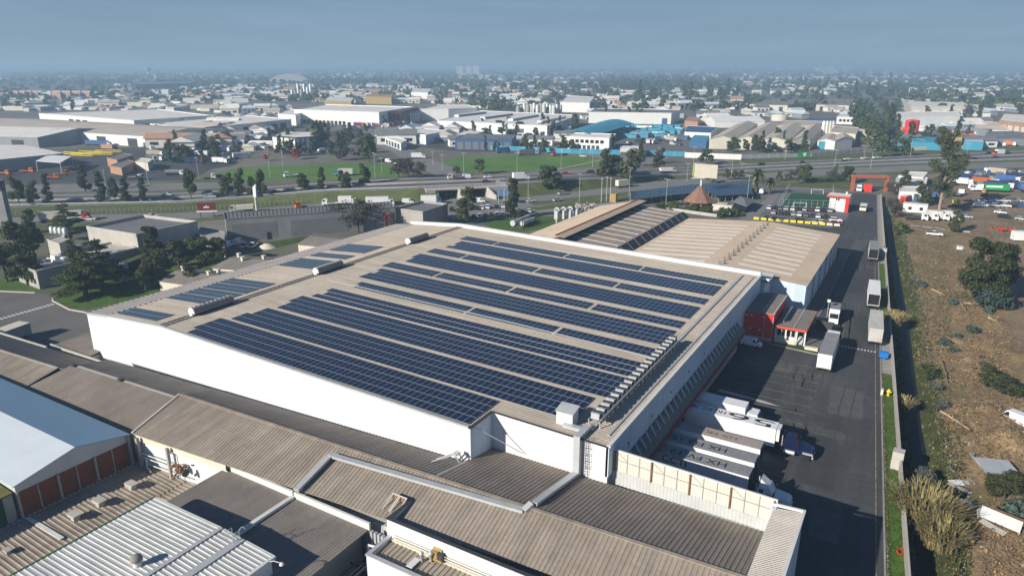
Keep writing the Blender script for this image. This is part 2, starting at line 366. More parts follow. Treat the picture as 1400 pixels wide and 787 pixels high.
# solar arrays: every panel its own part (the nearest hundred of each array), the rest of an array as one part
PW, PL = 1.06, 1.92
def panel_geo(b, x, y):
    z1, f = .16, .032; X0, X1, Y0, Y1 = x+.015, x+PW-.015, y+.015, y+PL-.015
    o = [(X0, Y0), (X1, Y0), (X1, Y1), (X0, Y1)]; i = [(X0+f, Y0+f), (X1-f, Y0+f), (X1-f, Y1-f), (X0+f, Y1-f)]
    b.add([(p[0], p[1], z1) for p in o+i], [(k, (k+1) % 4, 4+(k+1) % 4, 4+k) for k in range(4)], 1)
    b.add([(p[0], p[1], z1-.004) for p in i], [(0, 1, 2, 3)], 0)
    b.add([(p[0], p[1], z) for z in (z1-.05, z1) for p in o], [(k, (k+1) % 4, 4+(k+1) % 4, 4+k) for k in range(4)], 1)
PMESH = {}
def solar_array(label, x0, x1, y0, rows, starts=None, left=False, pitch=None, skip=()):
    tilt = math.atan(1.9/83.6) if not left else -math.atan(1.15/17)
    t = thing('solar_array', label, 'solar panels', (x0, y0, zr(x0)+.03), group='solar arrays on the warehouse roof')
    t.rotation_euler = (0, tilt, 0)
    gl = 'pv_glass_left' if left else 'pv_glass'
    if gl not in PMESH:
        b = MB(); panel_geo(b, 0, 0); PMESH[gl] = b.mesh('solar_panel', [gl, 'alu'])
    cells = []; py = pitch or (PL+.02)
    for r in range(rows):
        s = (starts or [0]*rows)[r]
        n = round((x1-x0)/PW)
        for c in range(n):
            if c >= s and (r, c) not in skip: cells.append((c*(x1-x0)/n, r*py))
    cells.sort(key=lambda c: (x0+c[0])**2+(y0+c[1])**2)
    for c in cells[:100]:
        o = bpy.data.objects.new('solar_panel', PMESH[gl]); COL.objects.link(o); o.parent = t; o.location = (c[0], c[1], 0)
    if len(cells) > 100:
        b = MB()
        for c in cells[100:]: panel_geo(b, *c)
        o = b.build('solar_panels', [gl, 'alu'], t); o['kind'] = 'stuff'
RE = -34.7
solar_array('wide four row solar array along the front white wall, foremost on the roof', -107.5, -47.4, 68.55, 4, [1, 0, 0, 0])
solar_array('wide four row solar array reaching the white roof box, second from the front', -105.7, -36.3, 76.95, 4, [0, 0, 1, 1])
solar_array('wide four row solar array third from the front white wall', -104.5, RE, 85.65, 4, [1, 1, 0, 0])
solar_array('three row solar array just in front of the wide gap with the cable tray', -103, RE, 94.1, 3, [0, 1, 0], pitch=2.06)
for x0, x1, l in ((-101, -72.4, 'narrow two row solar array just behind the cable tray gap, left piece'), (-71.6, -53.4, 'narrow two row solar array just behind the cable tray gap, middle piece'), (-52.6, RE, 'narrow two row solar array just behind the cable tray gap, right end piece')):
    solar_array(l, x0, x1, 103.1, 2, [1, 0] if x0 < -100 else None, pitch=1.9)
solar_array('wide four row solar array first behind the cable tray gap', -104, RE, 109.1, 4, [0, 0, 1, 0])
for x0, x1, l in ((-105.5, -91.2, 'left end piece'), (-90.4, -72.2, 'second piece from the left'), (-71.4, -53.5, 'third piece from the left'), (-52.6, RE, 'right end piece')):
    solar_array('narrow two row solar array in the middle of the roof, '+l, x0, x1, 118.4, 2)
solar_array('wide four row solar array in the middle depth of the roof', -104.5, RE, 124.2, 4, [1, 1, 0, 0], pitch=1.9)
for x0, x1, l in ((-104.5, -94.8, 'left end piece'), (-94.0, -74.5, 'second piece from the left'), (-73.7, -54.7, 'third piece from the left'), (-54.0, RE, 'right end piece')):
    solar_array('narrow two row solar array third from the back parapet, '+l, x0, x1, 133.9, 2)
solar_array('wide four row solar array second from the back parapet', -103.2, RE, 140.2, 4, [0, 1, 0, 0], pitch=1.9)
for x0, x1, l in ((-105, -95, 'left end piece'), (-94.3, -74.5, 'second piece from the left'), (-73.7, -54.7, 'third piece from the left'), (-54.0, RE, 'right end piece')):
    solar_array('narrow two row solar array along the back parapet, '+l, x0, x1, 149.0, 2)
LA = 'bluish solar array on the left slope, '
solar_array(LA+'small one at the front white wall', -129.3, -116.8, 69.4, 2, left=True)
for k in range(4): solar_array(LA+['first', 'second', 'third', 'last'][k]+' strip of the front block', -129.5, -115.6+(k == 0)*.0, 80.0+k*4.15, 2, left=True)
solar_array(LA+'wide one beside the middle ridge vent', -129.2, -117.2, 108.6, 4, left=True)
solar_array(LA+'narrow one in the middle', -129.2, -117.2, 118.6, 2, left=True)
solar_array(LA+'farthest one', -129.2, -117.2, 125.2, 4, left=True)

# condensing units on a steel rack beside the right edge of the roof
ck = thing('equipment_rack', 'long galvanised steel rack carrying a row of white condensing units', 'rack', (-33.0, 93, zr(-33)+.05))
b = MB()
for dx in (-.8, .8): b.beam((-33+dx, 76.8, zr(-33)+1.08), (-33+dx, 110.4, zr(-33)+1.08), .12, .14)
for k in range(18): 
    for dx in (-.8, .8): b.box(-33+dx-.06, -33+dx+.06, 77+k*1.95, 77.12+k*1.95, zr(-33)+.02, zr(-33)+1.05)
b.build('frame', 'galv', ck, world=True)
def condenser():
    t = thing('condensing_unit', 'c', 'condensing unit', (0, 0, 0), group='condensing units in a row on the warehouse roof')
    b = MB(); b.box(-.62, .62, -.55, .55, 0, 1.0); b.box(-.66, .66, -.58, .58, .96, 1.06)
    b.build('casing', 'galv', t)
    b = MB(); b.box(.621, .65, -.45, .45, .1, .9); b.box(-.65, -.621, -.45, .45, .1, .9); b.build('coil', 'dark_steel', t)
    for s in (-.32, .32):
        b = MB(); b.lathe((s, 0, 1.06), [(.3, 0), (.3, .1), (.26, .12), (.06, .06), (0, .06)], 12); b.build('fan', 'dark_steel', t)
    return t
cu0 = None
for k in range(20):
    c = condenser() if cu0 is None else copy_tree(cu0); cu0 = cu0 or c
    c.location = (-33.0, 77.7+k*1.66, zr(-33)+1.15); c.scale = (.95, .95, .85)
    c['label'] = ('white condensing unit at the front end of the roof rack' if k == 0 else 'white condensing unit at the far end of the roof rack' if k == 19 else 'white condensing unit on the steel rack between its alike neighbours')
t = thing('roof_plant_box', 'white box shaped plant housing with a sloped lid on the warehouse roof corner', 'plant housing', (-36.6, 76.2, zr(-36.6)))
b = MB(); b.box(-1.2, 1.2, -.9, .9, 0, 2.0); b.build('casing', 'white_trim', t)
b = MB(); b.slab((-1.35, -1.05, 2.02), (1.35, -1.05, 2.02), (1.35, 1.05, 2.45), (-1.35, 1.05, 2.45), .1); b.build('lid', 'galv', t)
b = MB(); b.box(-.9, .9, 0.91, 1.0, .3, 1.7); b.build('louvre', 'dark_steel', t)
# duct from the plant box over the edge and the grey riser, roof duct on the shed, ladder
du = thing('sheet_metal_duct', 'pale grey sheet metal duct dropping down the white wall and crossing the brown shed roofs', 'duct', (-33.4, 72.8, 6))
b = MB()
b.box(-33.9, -33.0, 72.55, 73.3, 6.0, 11.7); b.build('riser', 'galv', du, world=True)
b = MB(); b.beam((-33.45, 72.6, 11.5), (-33.45, 76.2, 11.55), .9, .55); b.beam((-36.5, 75, 11.5), (-33.2, 75, 11.5), .8, .5); b.build('roof_run', 'galv', du, world=True)
b = MB()
p3 = [(-33.45, 72.7, 6.35), (-33.6, 61.6, 8.3)]
b.beam(p3[0], p3[1], .85, .4); b.build('shed_run', 'galv', du, world=True)
cd = thing('roof_cable_duct', 'flat pale grey cable duct in an L shape across the sunlit brown shed roof', 'duct', (-60, 59.5, 8))
b = MB()
a0 = G(405, 671, 6.75); a1 = G(452, 623, 7.95); a2 = G(716, 699, 7.8); a3 = G(727, 689, 8.3)
for p, q in ((a0, a1), (a1, a2), (a2, a3)): b.beam((p[0], p[1], p[2]+.15), (q[0], q[1], q[2]+.15), .8, .35)
b.build('channel', 'galv', cd, world=True)
ld = thing('wall_ladder', 'steel caged ladder on the white wall beside the grey duct', 'ladder', (-32.3, 73.1, 6))
b = MB()
for dx in (-.3, .3): b.tube((-32.3+dx, 73.15, 5.8), (-32.3+dx, 73.15, 12), .035, n=5)
z = 6.0
while z < 11.8: b.tube((-32.6, 73.15, z), (-32.0, 73.15, z), .025, n=4); z += .38
b.build('rungs', 'dark_steel', ld, world=True)
b = MB()
for k in range(5):
    z = 7.6+k*.95
    pts = [(-32.3+.42*math.cos(t), 73.1-.65*abs(math.sin(t))-.0, z) for t in [math.pi*j/6 for j in range(7)]]
    b.path(pts, .025, 4)
for dx in (-.3, 0, .3): b.tube((-32.3+dx, 72.48+.1*abs(dx), 7.6), (-32.3+dx, 72.48+.1*abs(dx), 11.4), .02, n=4)
b.build('cage', 'dark_steel', ld, world=True)
st = thing('bracing_rod', 'thin grey steel rod leaning from the shed roof to the white wall corner', 'rod', (-44, 71, 6))
b = MB(); b.tube((-46.6, 69.0, 11.1), (-41.5, 73.0, 6.6), .06, n=6); b.build('rod', 'galv', st, world=True)
hc = thing('pipe_gantry', 'small galvanised pipe gantry standing between shed roof and white wall', 'gantry', G(615, 632, 6.8))
b = MB()
for dx in (-.4, .4):
    b.path([(-1.8+dx*.2, -1.2+dx, -.6), (-1.6+dx*.2, -1.2+dx, .5), (.6, .6+dx, 1.3), (1.3, .8+dx, 0.2)], .09, 6)
b.box(.3, 1.0, .1, 1.1, 1.2, 1.4); b.build('pipes', 'galv', hc)
# ================================================================ brown profiled-sheet sheds in front
def lowpts(ps, dz): return [(p[0], p[1], p[2]-dz) for p in ps]
# --- long shed, right section
sh = thing('long_shed', 'long brown corrugated shed roof below the white warehouse, right section with the grey cable duct', 'shed', (-50, 60, 0))
r0, r1 = G(246, 539, 8.0), (-9.0, 61.9, 8.0)
e0, e1 = G(181, 592, 6.5), (-9.0, 55.3, 6.5)
b = MB(); b.ribbed(r0, r1, e1, e0, .55, .05); 
b.build('sunny_roof', 'roof_tan', sh, world=True)
n0, n1, n2, n3 = G(290, 531, 5.2), G(640, 626.5, 6.55), (-46.9, YS, 5.75), (-9.0, 73.6, 5.75)
rm = (-47.2, r0[1]+(r1[1]-r0[1])*.557, 8.0)
b = MB(); b.ribbed(r0, rm, (-46.95, 67.5, 6.45), n0, .6, .05)
b.build('shaded_roof', 'roof_greybrown', sh, world=True)  # greyer than the sunny slope: its shade is put into the colour
b = MB(); b.ribbed(rm, r1, n3, n2, .55, .06); b.build('back_roof', 'roof_brown', sh, world=True)  # same sheeting as the sunny slope, darkened in colour for shade
b = MB(); b.beam((r0[0], r0[1], 8.08), (r1[0], r1[1], 8.08), .5, .1); b.build('ridge_cap', 'roof_tan', sh, world=True)
b = MB(); b.beam((r0[0]-.1, r0[1], r0[2]+.05), (e0[0]-.1, e0[1], e0[2]+.05), .35, .2); b.build('verge_trim', 'concrete_light', sh, world=True); b = MB()
b.beam((rm[0], rm[1], 8.0), (-47.0, 68, 6.6), .3, .15); b.build('verge_trim', 'concrete_light', sh, world=True)
b = MB()
b.prism([(r0[0]+.2, 66.5), (-46.9, 67.3), (-46.9, 73.3), (-9.2, 73.9), (-9.2, 55.6), (-47, 52.9), (e0[0]+.2, e0[1]+.35)], 0, 5.1)
b.prism([(-46.9, 62), (-9.2, 62), (-9.2, 74.2), (-46.9, 73.3)], 5.0, 5.6)
b.quad((r0[0]+.02, r0[1], 8), (e0[0]+.02, e0[1], 6.5), (e0[0]+.02, e0[1], 4), (r0[0]+.02, r0[1], 4))
b.build('wall', 'grey_sheet', sh, world=True)
b = MB()   # cream fascia and the white wall below the sunny eave
ex = lambda x: e0[1]+(e1[1]-e0[1])*(x-e0[0])/(e1[0]-e0[0])
b.quad((e0[0], ex(e0[0])+.12, 5.4), (-74.5, ex(-74.5)+.12, 5.4), (-74.5, ex(-74.5)+.12, 6.45), (e0[0], ex(e0[0])+.12, 6.45))
b.build('fascia', 'cream_sheet', sh, world=True)
b = MB(); b.quad((e0[0], ex(e0[0])+.3, 1.0), (-74.5, ex(-74.5)+.3, 1.0), (-74.5, ex(-74.5)+.3, 5.5), (e0[0], ex(e0[0])+.3, 5.5))
b.build('eave_wall', 'white_cladding', sh, world=True)
b = MB()
pass
for x in (-91.5, -85.2): b = MB(); b.box(x-.2, x+.2, ex(x)-.6, ex(x)-.2, 1.4, 6.3); b.build('column', 'concrete', sh, world=True)
# pipework on that wall
pw = thing('wall_pipework', 'rusty pump and pipework fixed to the white wall under the brown eave', 'pipework', (-82, 50.2, 3.6))
b = MB()
for z, x0, x1 in ((3.3, -92, -86), (3.9, -91, -84), (2.4, -90, -81.5)): b.tube((x0, ex(x0)-.35, z), (x1, ex(x1)-.35, z), .08, n=6)
b.path([(-90.2, 49, 3.3), (-90.2, 48.9, 2.0), (-88.5, 48.4, 1.9)], .12); b.path([(-86, 49.6, 6), (-84.5, 49.7, 5.2), (-84.5, 49.6, 1.6)], .08)
b.build('pipes', 'white_trim', pw, world=True)
b = MB()
for k in range(9):
    x = -83.6+RND.uniform(0, 2.2); y = 49.3-RND.uniform(0, .5); z = 2.7+RND.uniform(0, 2.1)
    b.tube((x, y, z), (x+RND.uniform(-.8, .8), y+RND.uniform(-.3, .3), z+RND.uniform(-.7, .7)), RND.uniform(.08, .26), n=8)
b.build('pump_pipes', 'rust', pw, world=True); b = MB(); b.lathe((-82.4, 49.2, 3.4), [(.05, 0), (.4, .1), (.4, .8), (.1, 1)], 10)
b.build('pump', 'rust', pw, world=True)
b = MB(); b.tube((-81.2, 49.0, 3.9), (-81.0, 49.0, 3.9), .55, n=14); b.build('fan', 'dark_steel', pw, world=True)
# --- long shed, left section
sl = thing('mid_shed', 'brown corrugated shed roof left of the step, between the blue-white roof and the white wall', 'shed', (-108, 57, 0))
a, c, d, e = G(99, 498, 7.2), G(244, 544, 7.2), G(180, 593, 5.3), G(30, 533, 5.3)
b = MB(); b.ribbed(a, c, d, e, .5, .05); b.build('sunny_roof', 'roof_brown', sl, world=True)
f0, f1 = G(150, 491.5, 4.9), G(291, 532, 5.3)
b = MB(); b.ribbed(a, c, f1, f0, .6, .05); b.build('shaded_roof', 'roof_greybrown', sl, world=True)
b = MB(); b.beam((a[0], a[1], 7.26), (c[0], c[1], 7.26), .45, .1); b.build('ridge_cap', 'concrete', sl, world=True)
b = MB(); b.prism([(e[0]+.3, e[1]+.3), (d[0]-.3, d[1]+.3), (f1[0]-.3, f1[1]-.3), (f0[0]+.3, f0[1]-.3)], 0, 4.7); b.build('wall', 'concrete_light', sl, world=True)
b = MB(); b.box(-.45, .45, -.3, .3, 0, .35)
for (u, v, z) in ((101, 500, 7.3), (165, 520, 7.3)):
    o = b.build('vent_cap', 'dark_steel', sl) if u == 101 else bpy.data.objects.new('vent_cap', o.data)
    if u != 101: COL.objects.link(o); o.parent = sl
    p = G(u, v, z); o.location = (p[0]+108, p[1]-57, z)
# --- far left tan shed
st2 = thing('tan_shed', 'pale tan corrugated shed roof at the left edge with a dark rear slope', 'shed', (-135, 52, 0))
a, c, d, e = G(-70, 457, 6.8), G(79, 503, 6.8), G(26, 534, 5.3), G(-90, 494, 5.3)
b = MB(); b.ribbed(a, c, d, e, .5, .05); b.build('sunny_roof', 'roof_tan', st2, world=True)
f0, f1 = G(-70, 435, 4.2), G(140, 498, 4.2)
b = MB(); b.ribbed(a, (c[0]+2, c[1]+.3, 6.8), f1, f0, .6, .05); b.build('shaded_roof', 'roof_greybrown', st2, world=True)  # rear slope's shade put into a darker sheet colour
b = MB(); b.beam((a[0], a[1], 6.86), (c[0], c[1], 6.86), .4, .1); b.build('ridge_cap', 'concrete', st2, world=True)
b = MB(); b.prism([(e[0], e[1]+.3), (d[0]-.3, d[1]+.3), (f1[0]-.3, f1[1]-.3), (f0[0], f0[1]-.3)], 0, 4.3); b.build('wall', 'concrete_light', st2, world=True)
b = MB(); p, q = G(-70, 434, 4.3), G(64, 475, 4.3); b.beam(p, q, .3, .5); b.build('gutter_wall', 'concrete_light', st2, world=True)
# lean-to with dark ribbed roof and a cream parapet
lt = thing('lean_to', 'small lean-to with dark ribbed roof behind a cream parapet against the white wall', 'lean-to', (-139, 67, 0))
p0, p1, p2, p3 = G(70, 472, 3.2), (-134.6, 65.6, 3.2), (-134.6, 70.6, 3.9), G(120, 456, 3.9)
b = MB(); b.ribbed(p0, p1, p2, p3, .7, .08); b.build('roof', 'roof_brown', lt, world=True)
b = MB(); q0, q1 = G(69, 469.5, 3.7), G(146, 496, 3.7); b.beam((q0[0], q0[1], 2.6), (q1[0], q1[1], 2.6), .35, 2.2); b.build('parapet', 'concrete_light', lt, world=True)
b = MB(); b.prism([(p0[0], p0[1]+.2), (p1[0]-.1, p1[1]+.2), (p2[0]-.1, p2[1]), (p3[0], p3[1])], 0, 2.9); b.build('wall', 'concrete_light', lt, world=True)
# --- shed with the brick infilled gable and the pale roof
bs = thing('brick_gable_shed', 'low gabled shed with pale blue-white metal roof and red brick infill gable', 'shed', (-93.5, 41, 0))
x0, x1, yS, yR, yN = -150.0, -93.2, 33.7, 41.4, 48.6
ze, zrg = 6.5, 8.2
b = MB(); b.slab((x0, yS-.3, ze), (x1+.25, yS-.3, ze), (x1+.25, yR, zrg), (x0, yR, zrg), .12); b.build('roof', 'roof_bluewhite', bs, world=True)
b = MB(); b.slab((x0, yR, zrg), (x1+.25, yR, zrg), (x1+.25, yN+.3, ze), (x0, yN+.3, ze), .12); b.build('sky_tint_roof', 'roof_sky_tint', bs, world=True)  # slope away from the sun, sky reflection coloured into the sheet
b = MB(); b.poly([(x1, yS, 5.4), (x1, yN, 5.4), (x1, yN, ze-.1), (x1, yR, zrg-.1), (x1, yS, ze-.1)])
b.quad((x0, yS, 0), (x1, yS, 0), (x1, yS, ze-.1), (x0, yS, ze-.1)); b.quad((x0, yN, 0), (x1, yN, 0), (x1, yN, ze-.1), (x0, yN, ze-.1)); b.build('gable_cladding', 'grey_sheet', bs, world=True)
n = 6
for k in range(n):
    ya, yb = yS+.1+k*(yN-yS-.2)/n, yS+.1+(k+1)*(yN-yS-.2)/n
    b = MB(); b.box(x1-.12, x1-.02, ya+.14, yb-.14, 0, 5.4); b.build('brick_panel', 'brick_red', bs, world=True)
    b = MB(); w = .28 if k % 2 == 0 else .16; b.box(x1-.14, x1+(.22 if k % 2 == 0 else .04), ya-w/2, ya+w/2, 0, 5.5); b.build('pillar', 'concrete', bs, world=True)
b = MB(); b.box(x1-.1, x1+.18, yN-.25, yN+.2, 0, 6.4); b.build('pillar', 'concrete', bs, world=True)
b = MB(); b.box(x1-.05, x1+.5, yS-9, yN, 1.45, 1.75); b.build('gutter', 'galv', bs, world=True)
gs = thing('green_shed', 'green walled shed with mossy roof at the left edge beside the brick gable', 'shed', (-95, 29, 0))
b = MB(); b.box(-110, -93.6, 22, 33.2, 0, 5.2); DM('green_wall', (.03, .12, .07), .7, .15, .6); b.build('wall', 'green_wall', gs, world=True)
DM('moss_roof', (.16, .15, .045), .9, .3, .8)
b = MB(); b.slab((-110, 21.6, 6.5), (-93.3, 21.6, 5.6), (-93.3, 33.4, 5.6), (-110, 33.4, 6.5), .15); b.build('roof', 'moss_roof', gs, world=True)
b = MB(); b.box(-93.62, -93.3, 32.2, 33.3, 0, 5.4); b.build('pillar', 'concrete', gs, world=True)
# --- tan ribbed roof with small ventilators
tr = thing('ribbed_shed', 'low tan ribbed roof with four white box ventilators beside the brick gable', 'shed', (-83, 38, 0))
b = MB(); b.ribbed((-93.1, 18, 1.75), (-93.1, 50.6, 1.75), (-83.0, 50.6, 1.35), (-83.0, 18, 1.35), .62, .07)
b.build('sloping_roof', 'roof_tan', tr, world=True)
b = MB(); b.ribbed((-83.0, 18, 1.3), (-83.0, 51, 1.3), (-73.5, 51, 1.55), (-73.5, 18, 1.55), .62, .07)
b.build('lower_roof', 'roof_tan', tr, world=True)
b = MB(); b.box(-93, -73.8, 18.2, 50.8, 0, 1.1); b.build('wall', 'concrete_light', tr, world=True)
b = MB(); p, q = G(38, 708, 1.7), G(85, 736, 1.6); b.beam((p[0], p[1], 1.78), (q[0], q[1], 1.62), .55, .12); b.build('skylight_strip', 'white_paint', tr, world=True)
for k, (u, v, l) in enumerate(((181, 667, 'nearest the pipework wall'), (137, 690, 'in the middle of the three on the tan roof'), (103, 709, 'third from the pipework wall'), (11, 755, 'alone at the left edge of the tan roof'))):
    p = G(u, v, 1.6); t = thing('roof_ventilator', 'white box roof ventilator '+l, 'roof vent', (p[0], p[1], 1.5), group='box ventilators on the tan roof')
    s = .62 if k == 3 else 1.0
    b = MB(); b.box(-.35*s, .45*s, -.4*s, .4*s, 0, .55*s); b.build('neck', 'galv', t)
    b = MB(); b.add([(-.75*s, -.5*s, .45*s), (.6*s, -.5*s, .55*s), (.6*s, .5*s, .55*s), (-.75*s, .5*s, .45*s), (-.9*s, -.55*s, .95*s), (.95*s, -.55*s, 1.0*s), (.95*s, .55*s, 1.0*s), (-.9*s, .55*s, .95*s)],
        [(3,2,1,0), (4,5,6,7), (0,1,5,4), (1,2,6,5), (2,3,7,6), (3,0,4,7)]); b.build('hood', 'concrete_light', t)
# --- white ribbed roof bottom left
wr = thing('white_ribbed_shed', 'white ribbed metal roof with a turbine ventilator at the bottom left', 'shed', (-64, 33, 0))
yA, yB2 = 20.0, 40.6
b = MB(); b.ribbed((-74.3, yA, 7.25), (-74.3, yB2, 7.25), (-62.0, yB2, 7.55), (-62.0, yA, 7.55), .55, .06); b.build('left_roof', 'roof_white', wr, world=True)
b = MB(); b.ribbed((-62.0, yA, 7.55), (-62.0, yB2, 7.55), (-53.6, yB2, 7.2), (-53.6, yA, 7.2), .55, .06); b.build('right_roof', 'roof_white', wr, world=True)
b = MB(); b.box(-74, -53.8, yA, yB2-.25, 0, 7.0); b.build('wall', 'white_cladding', wr, world=True)
b = MB(); b.beam((-62, yA, 7.66), (-62, yB2, 7.66), .5, .08); b.beam((-58.6, yA, 7.5), (-58.6, yB2, 7.5), .9, .14)
b.build('flashing', 'galv', wr, world=True)
b = MB(); b.beam((-53.5, yA, 7.22), (-53.5, yB2, 7.22), .35, .3); b.beam((-74.3, yB2+.05, 7.2), (-62, yB2+.05, 7.5), .2, .2); b.beam((-62, yB2+.05, 7.5), (-53.5, yB2+.05, 7.15), .2, .2); b.build('verge_trim', 'white_trim', wr, world=True)
b = MB(); b.beam((-74.5, yA, 7.2), (-74.5, yB2, 7.2), .25, .2); b.build('gutter', 'green_wall', wr, world=True)
p = G(188, 772, 7.6)
tv = thing('turbine_ventilator', 'round turbine ventilator on the white ribbed roof', 'roof vent', (p[0], p[1], 7.45))
b = MB(); b.lathe((0, 0, 0), [(.42, 0), (.42, .65)], 14); b.build('collar', 'white_trim', tv)
b = MB(); b.lathe((0, 0, .62), [(.42, 0), (.58, .18), (.62, .4), (.52, .62), (.3, .76), (0, .8)], 16)
for k in range(16):
    t = 2*math.pi*k/16; b.beam((.6*math.cos(t), .6*math.sin(t), .72), (.5*math.cos(t+.2), .5*math.sin(t+.2), 1.25), .05, .03)
b.build('turbine', 'roof_gutter', tv)
lh = thing('roof_hatch_rail', 'thin steel guard rail with a hooped ladder top on the white roof edge', 'guard rail', G(318, 738, 7.35))
b = MB()
for x, y in ((-.6, -.4), (.6, -.4), (-.6, .5), (.6, .5)): b.tube((x, y, -.2), (x, y, 1.1), .035, n=5)
for z in (.55, 1.1): b.path([(-.6, .5, z), (-.6, -.4, z), (.6, -.4, z), (.6, .5, z)], .03, 5)
b.path([(.6, .5, 1.1), (.75, .7, 1.5), (.95, .9, 1.55), (1.05, 1.0, 1.2)], .035, 5); b.build('rail', 'galv', lh)
def wall_lamp_arm(u, v, z, label, rz):
    p = G(u, v, z); t = thing('gooseneck_lamp', label, 'lamp', p, rz)
    b = MB(); b.path([(0, 0, 0), (.3, 0, .55), (.8, 0, .75), (1.5, 0, .72)], .045, 6); b.build('arm', 'white_trim', t)
    b = MB(); b.lathe((1.75, 0, .55), [(.28, 0), (.2, .2), (.06, .26), (0, .26)], 10); b.build('lamp_shade', 'white_trim', t); return t
wall_lamp_arm(367, 772, 6.8, 'white gooseneck lamp at the right corner of the white ribbed roof', .2)
# --- middle low brown roofs
for nm, lb, x0, x1, y0 in (('flat_brown_shed', 'low brown sheet roof left of the white divider strip, shaded by the white ribbed roof', -75.6, -62.7, 18), ('flat_brown_shed', 'low brown sheet roof right of the white divider strip, with open dark side', -62.3, -50.0, 18)):
    t = thing(nm, lb, 'shed', ((x0+x1)/2, 35, 0), group='low brown sheet roofs with white upstands')
    b = MB(); b.ribbed((x0, y0, 4.9), (x1, y0, 4.9), (x1, 51.15, 5.15), (x0, 51.15, 5.15), .42, .035); b.build('roof', 'roof_greybrown', t, world=True)
    b = MB(); b.box(x0+.1, x1-1.2, y0, 51.1, 0, 4.7); b.build('wall', 'concrete_grey', t, world=True)
    b = MB(); b.box(x0, x1+.15, 51.2, 51.5, 4.6, 6.02); b.build('upstand', 'white_trim', t, world=True)
b = MB(); b.box(-62.75, -62.15, 18, 51.2, 4.7, 5.5)
t0 = thing('divider_gutter', 'long pale box gutter dividing the two low brown roofs', 'gutter', (-62.5, 40, 5)); b.build('channel', 'white_trim', t0, world=True)
# --- bottom centre: parapet wall and small ribbed roof in front of it
pb = thing('parapet_building', 'white profiled parapet wall with small ribbed roof annex at the bottom centre', 'building', (-30, 51, 0))
b = MB(); b.box(-47.4, -8.6, 51.6, 51.85, 0, 7.4); b.box(-47.4, -47.15, 51.85, 56.0, 5.8, 7.35); b.build('parapet', 'white_cladding', pb, world=True)
b = MB(); b.box(-47.5, -8.6, 51.5, 51.95, 7.38, 7.48); b.box(-47.5, -47.05, 51.95, 56.0, 7.34, 7.44); b.build('coping', 'dark_steel', pb, world=True)
b = MB(); b.ribbed((-46.8, 48.3, 4.6), (-10, 48.3, 4.6), (-10, 51.5, 4.8), (-46.8, 51.5, 4.8), .62, .10); b.build('annex_roof', 'roof_tan', pb, world=True)
b = MB(); b.box(-47.2, -9, 47.7, 48.0, 0, 5.2); b.box(-47.2, -46.9, 48, 51.5, 0, 5.2); b.build('annex_wall', 'white_cladding', pb, world=True)
b = MB(); b.box(-47.3, -9, 47.6, 48.1, 5.18, 5.3); b.box(-47.3, -46.8, 48.1, 51.5, 5.18, 5.3); b.build('annex_coping', 'galv', pb, world=True)
b = MB(); b.box(-46.9, -10, 51.3, 51.55, 4.8, 5.0); b.tube((-46.5, 51.3, 5.4), (-12, 51.3, 5.4), .06, n=6); b.tube((-46.5, 51.3, 5.75), (-12, 51.3, 5.75), .04, n=6); b.build('pipe_run', 'cream_sheet', pb, world=True)
cm = thing('compressor', 'yellowish roof compressor on the small ribbed annex roof', 'compressor', G(600, 764, 4.9))
b = MB(); b.box(-.9, .8, -.6, .5, .15, .4); b.box(-.75, .1, -.5, .4, .4, 1.15); b.tube((-.7, .1, 1.2), (.5, .1, 1.2), .22, n=10)
DM('ochre', (.36, .25, .09), .8, .25, 3); b.build('body', 'ochre', cm)
b = MB(); b.box(.15, .85, -.5, .5, .3, 1.1); b.tube((.2, -.1, 1.2), (.9, .2, .7), .07, n=6); b.build('motor', 'dark_steel', cm)
vp = thing('vent_pipes', 'two grey capped vent pipes on a white base plate on the annex roof', 'vent pipes', G(575, 768, 4.9))
b = MB(); b.obox((-.5, -.6, .1), .8, 1.6, .1, .0); b.build('base', 'white_trim', vp)
b = MB()
for x, y in ((0, .2), (.9, .7)): b.lathe((x, y, 0), [(.14, 0), (.14, .9), (.3, .95), (.28, 1.15), (0, 1.3)], 10)
b.build('pipes', 'galv', vp)
vs = thing('vent_stack', 'small dark vent stack with pale fan cowls at the bottom edge of the annex roof', 'vent', G(666, 781, 4.9))
b = MB(); b.lathe((-.9, .3, 0), [(.08, 0), (.08, .9), (.14, .95), (.1, 1.2), (0, 1.25)], 8); b.lathe((0, -.2, 0), [(.3, 0), (.3, .4), (.36, .5), (0, .7)], 10); b.lathe((.9, .2, 0), [(.3, 0), (.3, .4), (.36, .5), (0, .7)], 10); b.build('cowls', 'galv', vs)
fr = thing('timber_frame', 'open white timber frame with brown boards leaning on the sunny brown roof', 'frame', G(541, 690, 7.0))
b = MB()
for x in (-1.05, -.1, .1, 1.05): b.beam((x, -1.15, -.2), (x, .85, .75), .09, .09)
b.beam((-1.1, .85, .78), (1.1, .85, .78), .1, .1); b.build('frame', 'white_trim', fr)
b = MB(); b.slab((-1.0, .6, .3), (1.0, .6, .3), (1.0, .9, .7), (-1.0, .9, .7), .06); b.box(-1.05, 1.05, .85, .95, -.1, .72); b.build('boards', 'rust', fr)
al = thing('alley_pipework', 'white pipes and dark steel bridge beams in the dark gap beside the low brown roof', 'pipework', (-48.6, 47, 0))
b = MB(); b.path([(-47.2, 50.6, 4.0), (-49.3, 50.2, 4.0), (-49.3, 50.2, 3.2), (-48.2, 50.3, 3.2)], .16); b.path([(-48.5, 52, 5.8), (-48.6, 51.7, 3)], .1)
b.build('pipes', 'white_trim', al, world=True)
b = MB()
for x in (-49.2, -48.4, -47.8): b.beam((x, 40, 3.0), (x, 51, 3.0), .16, .22)
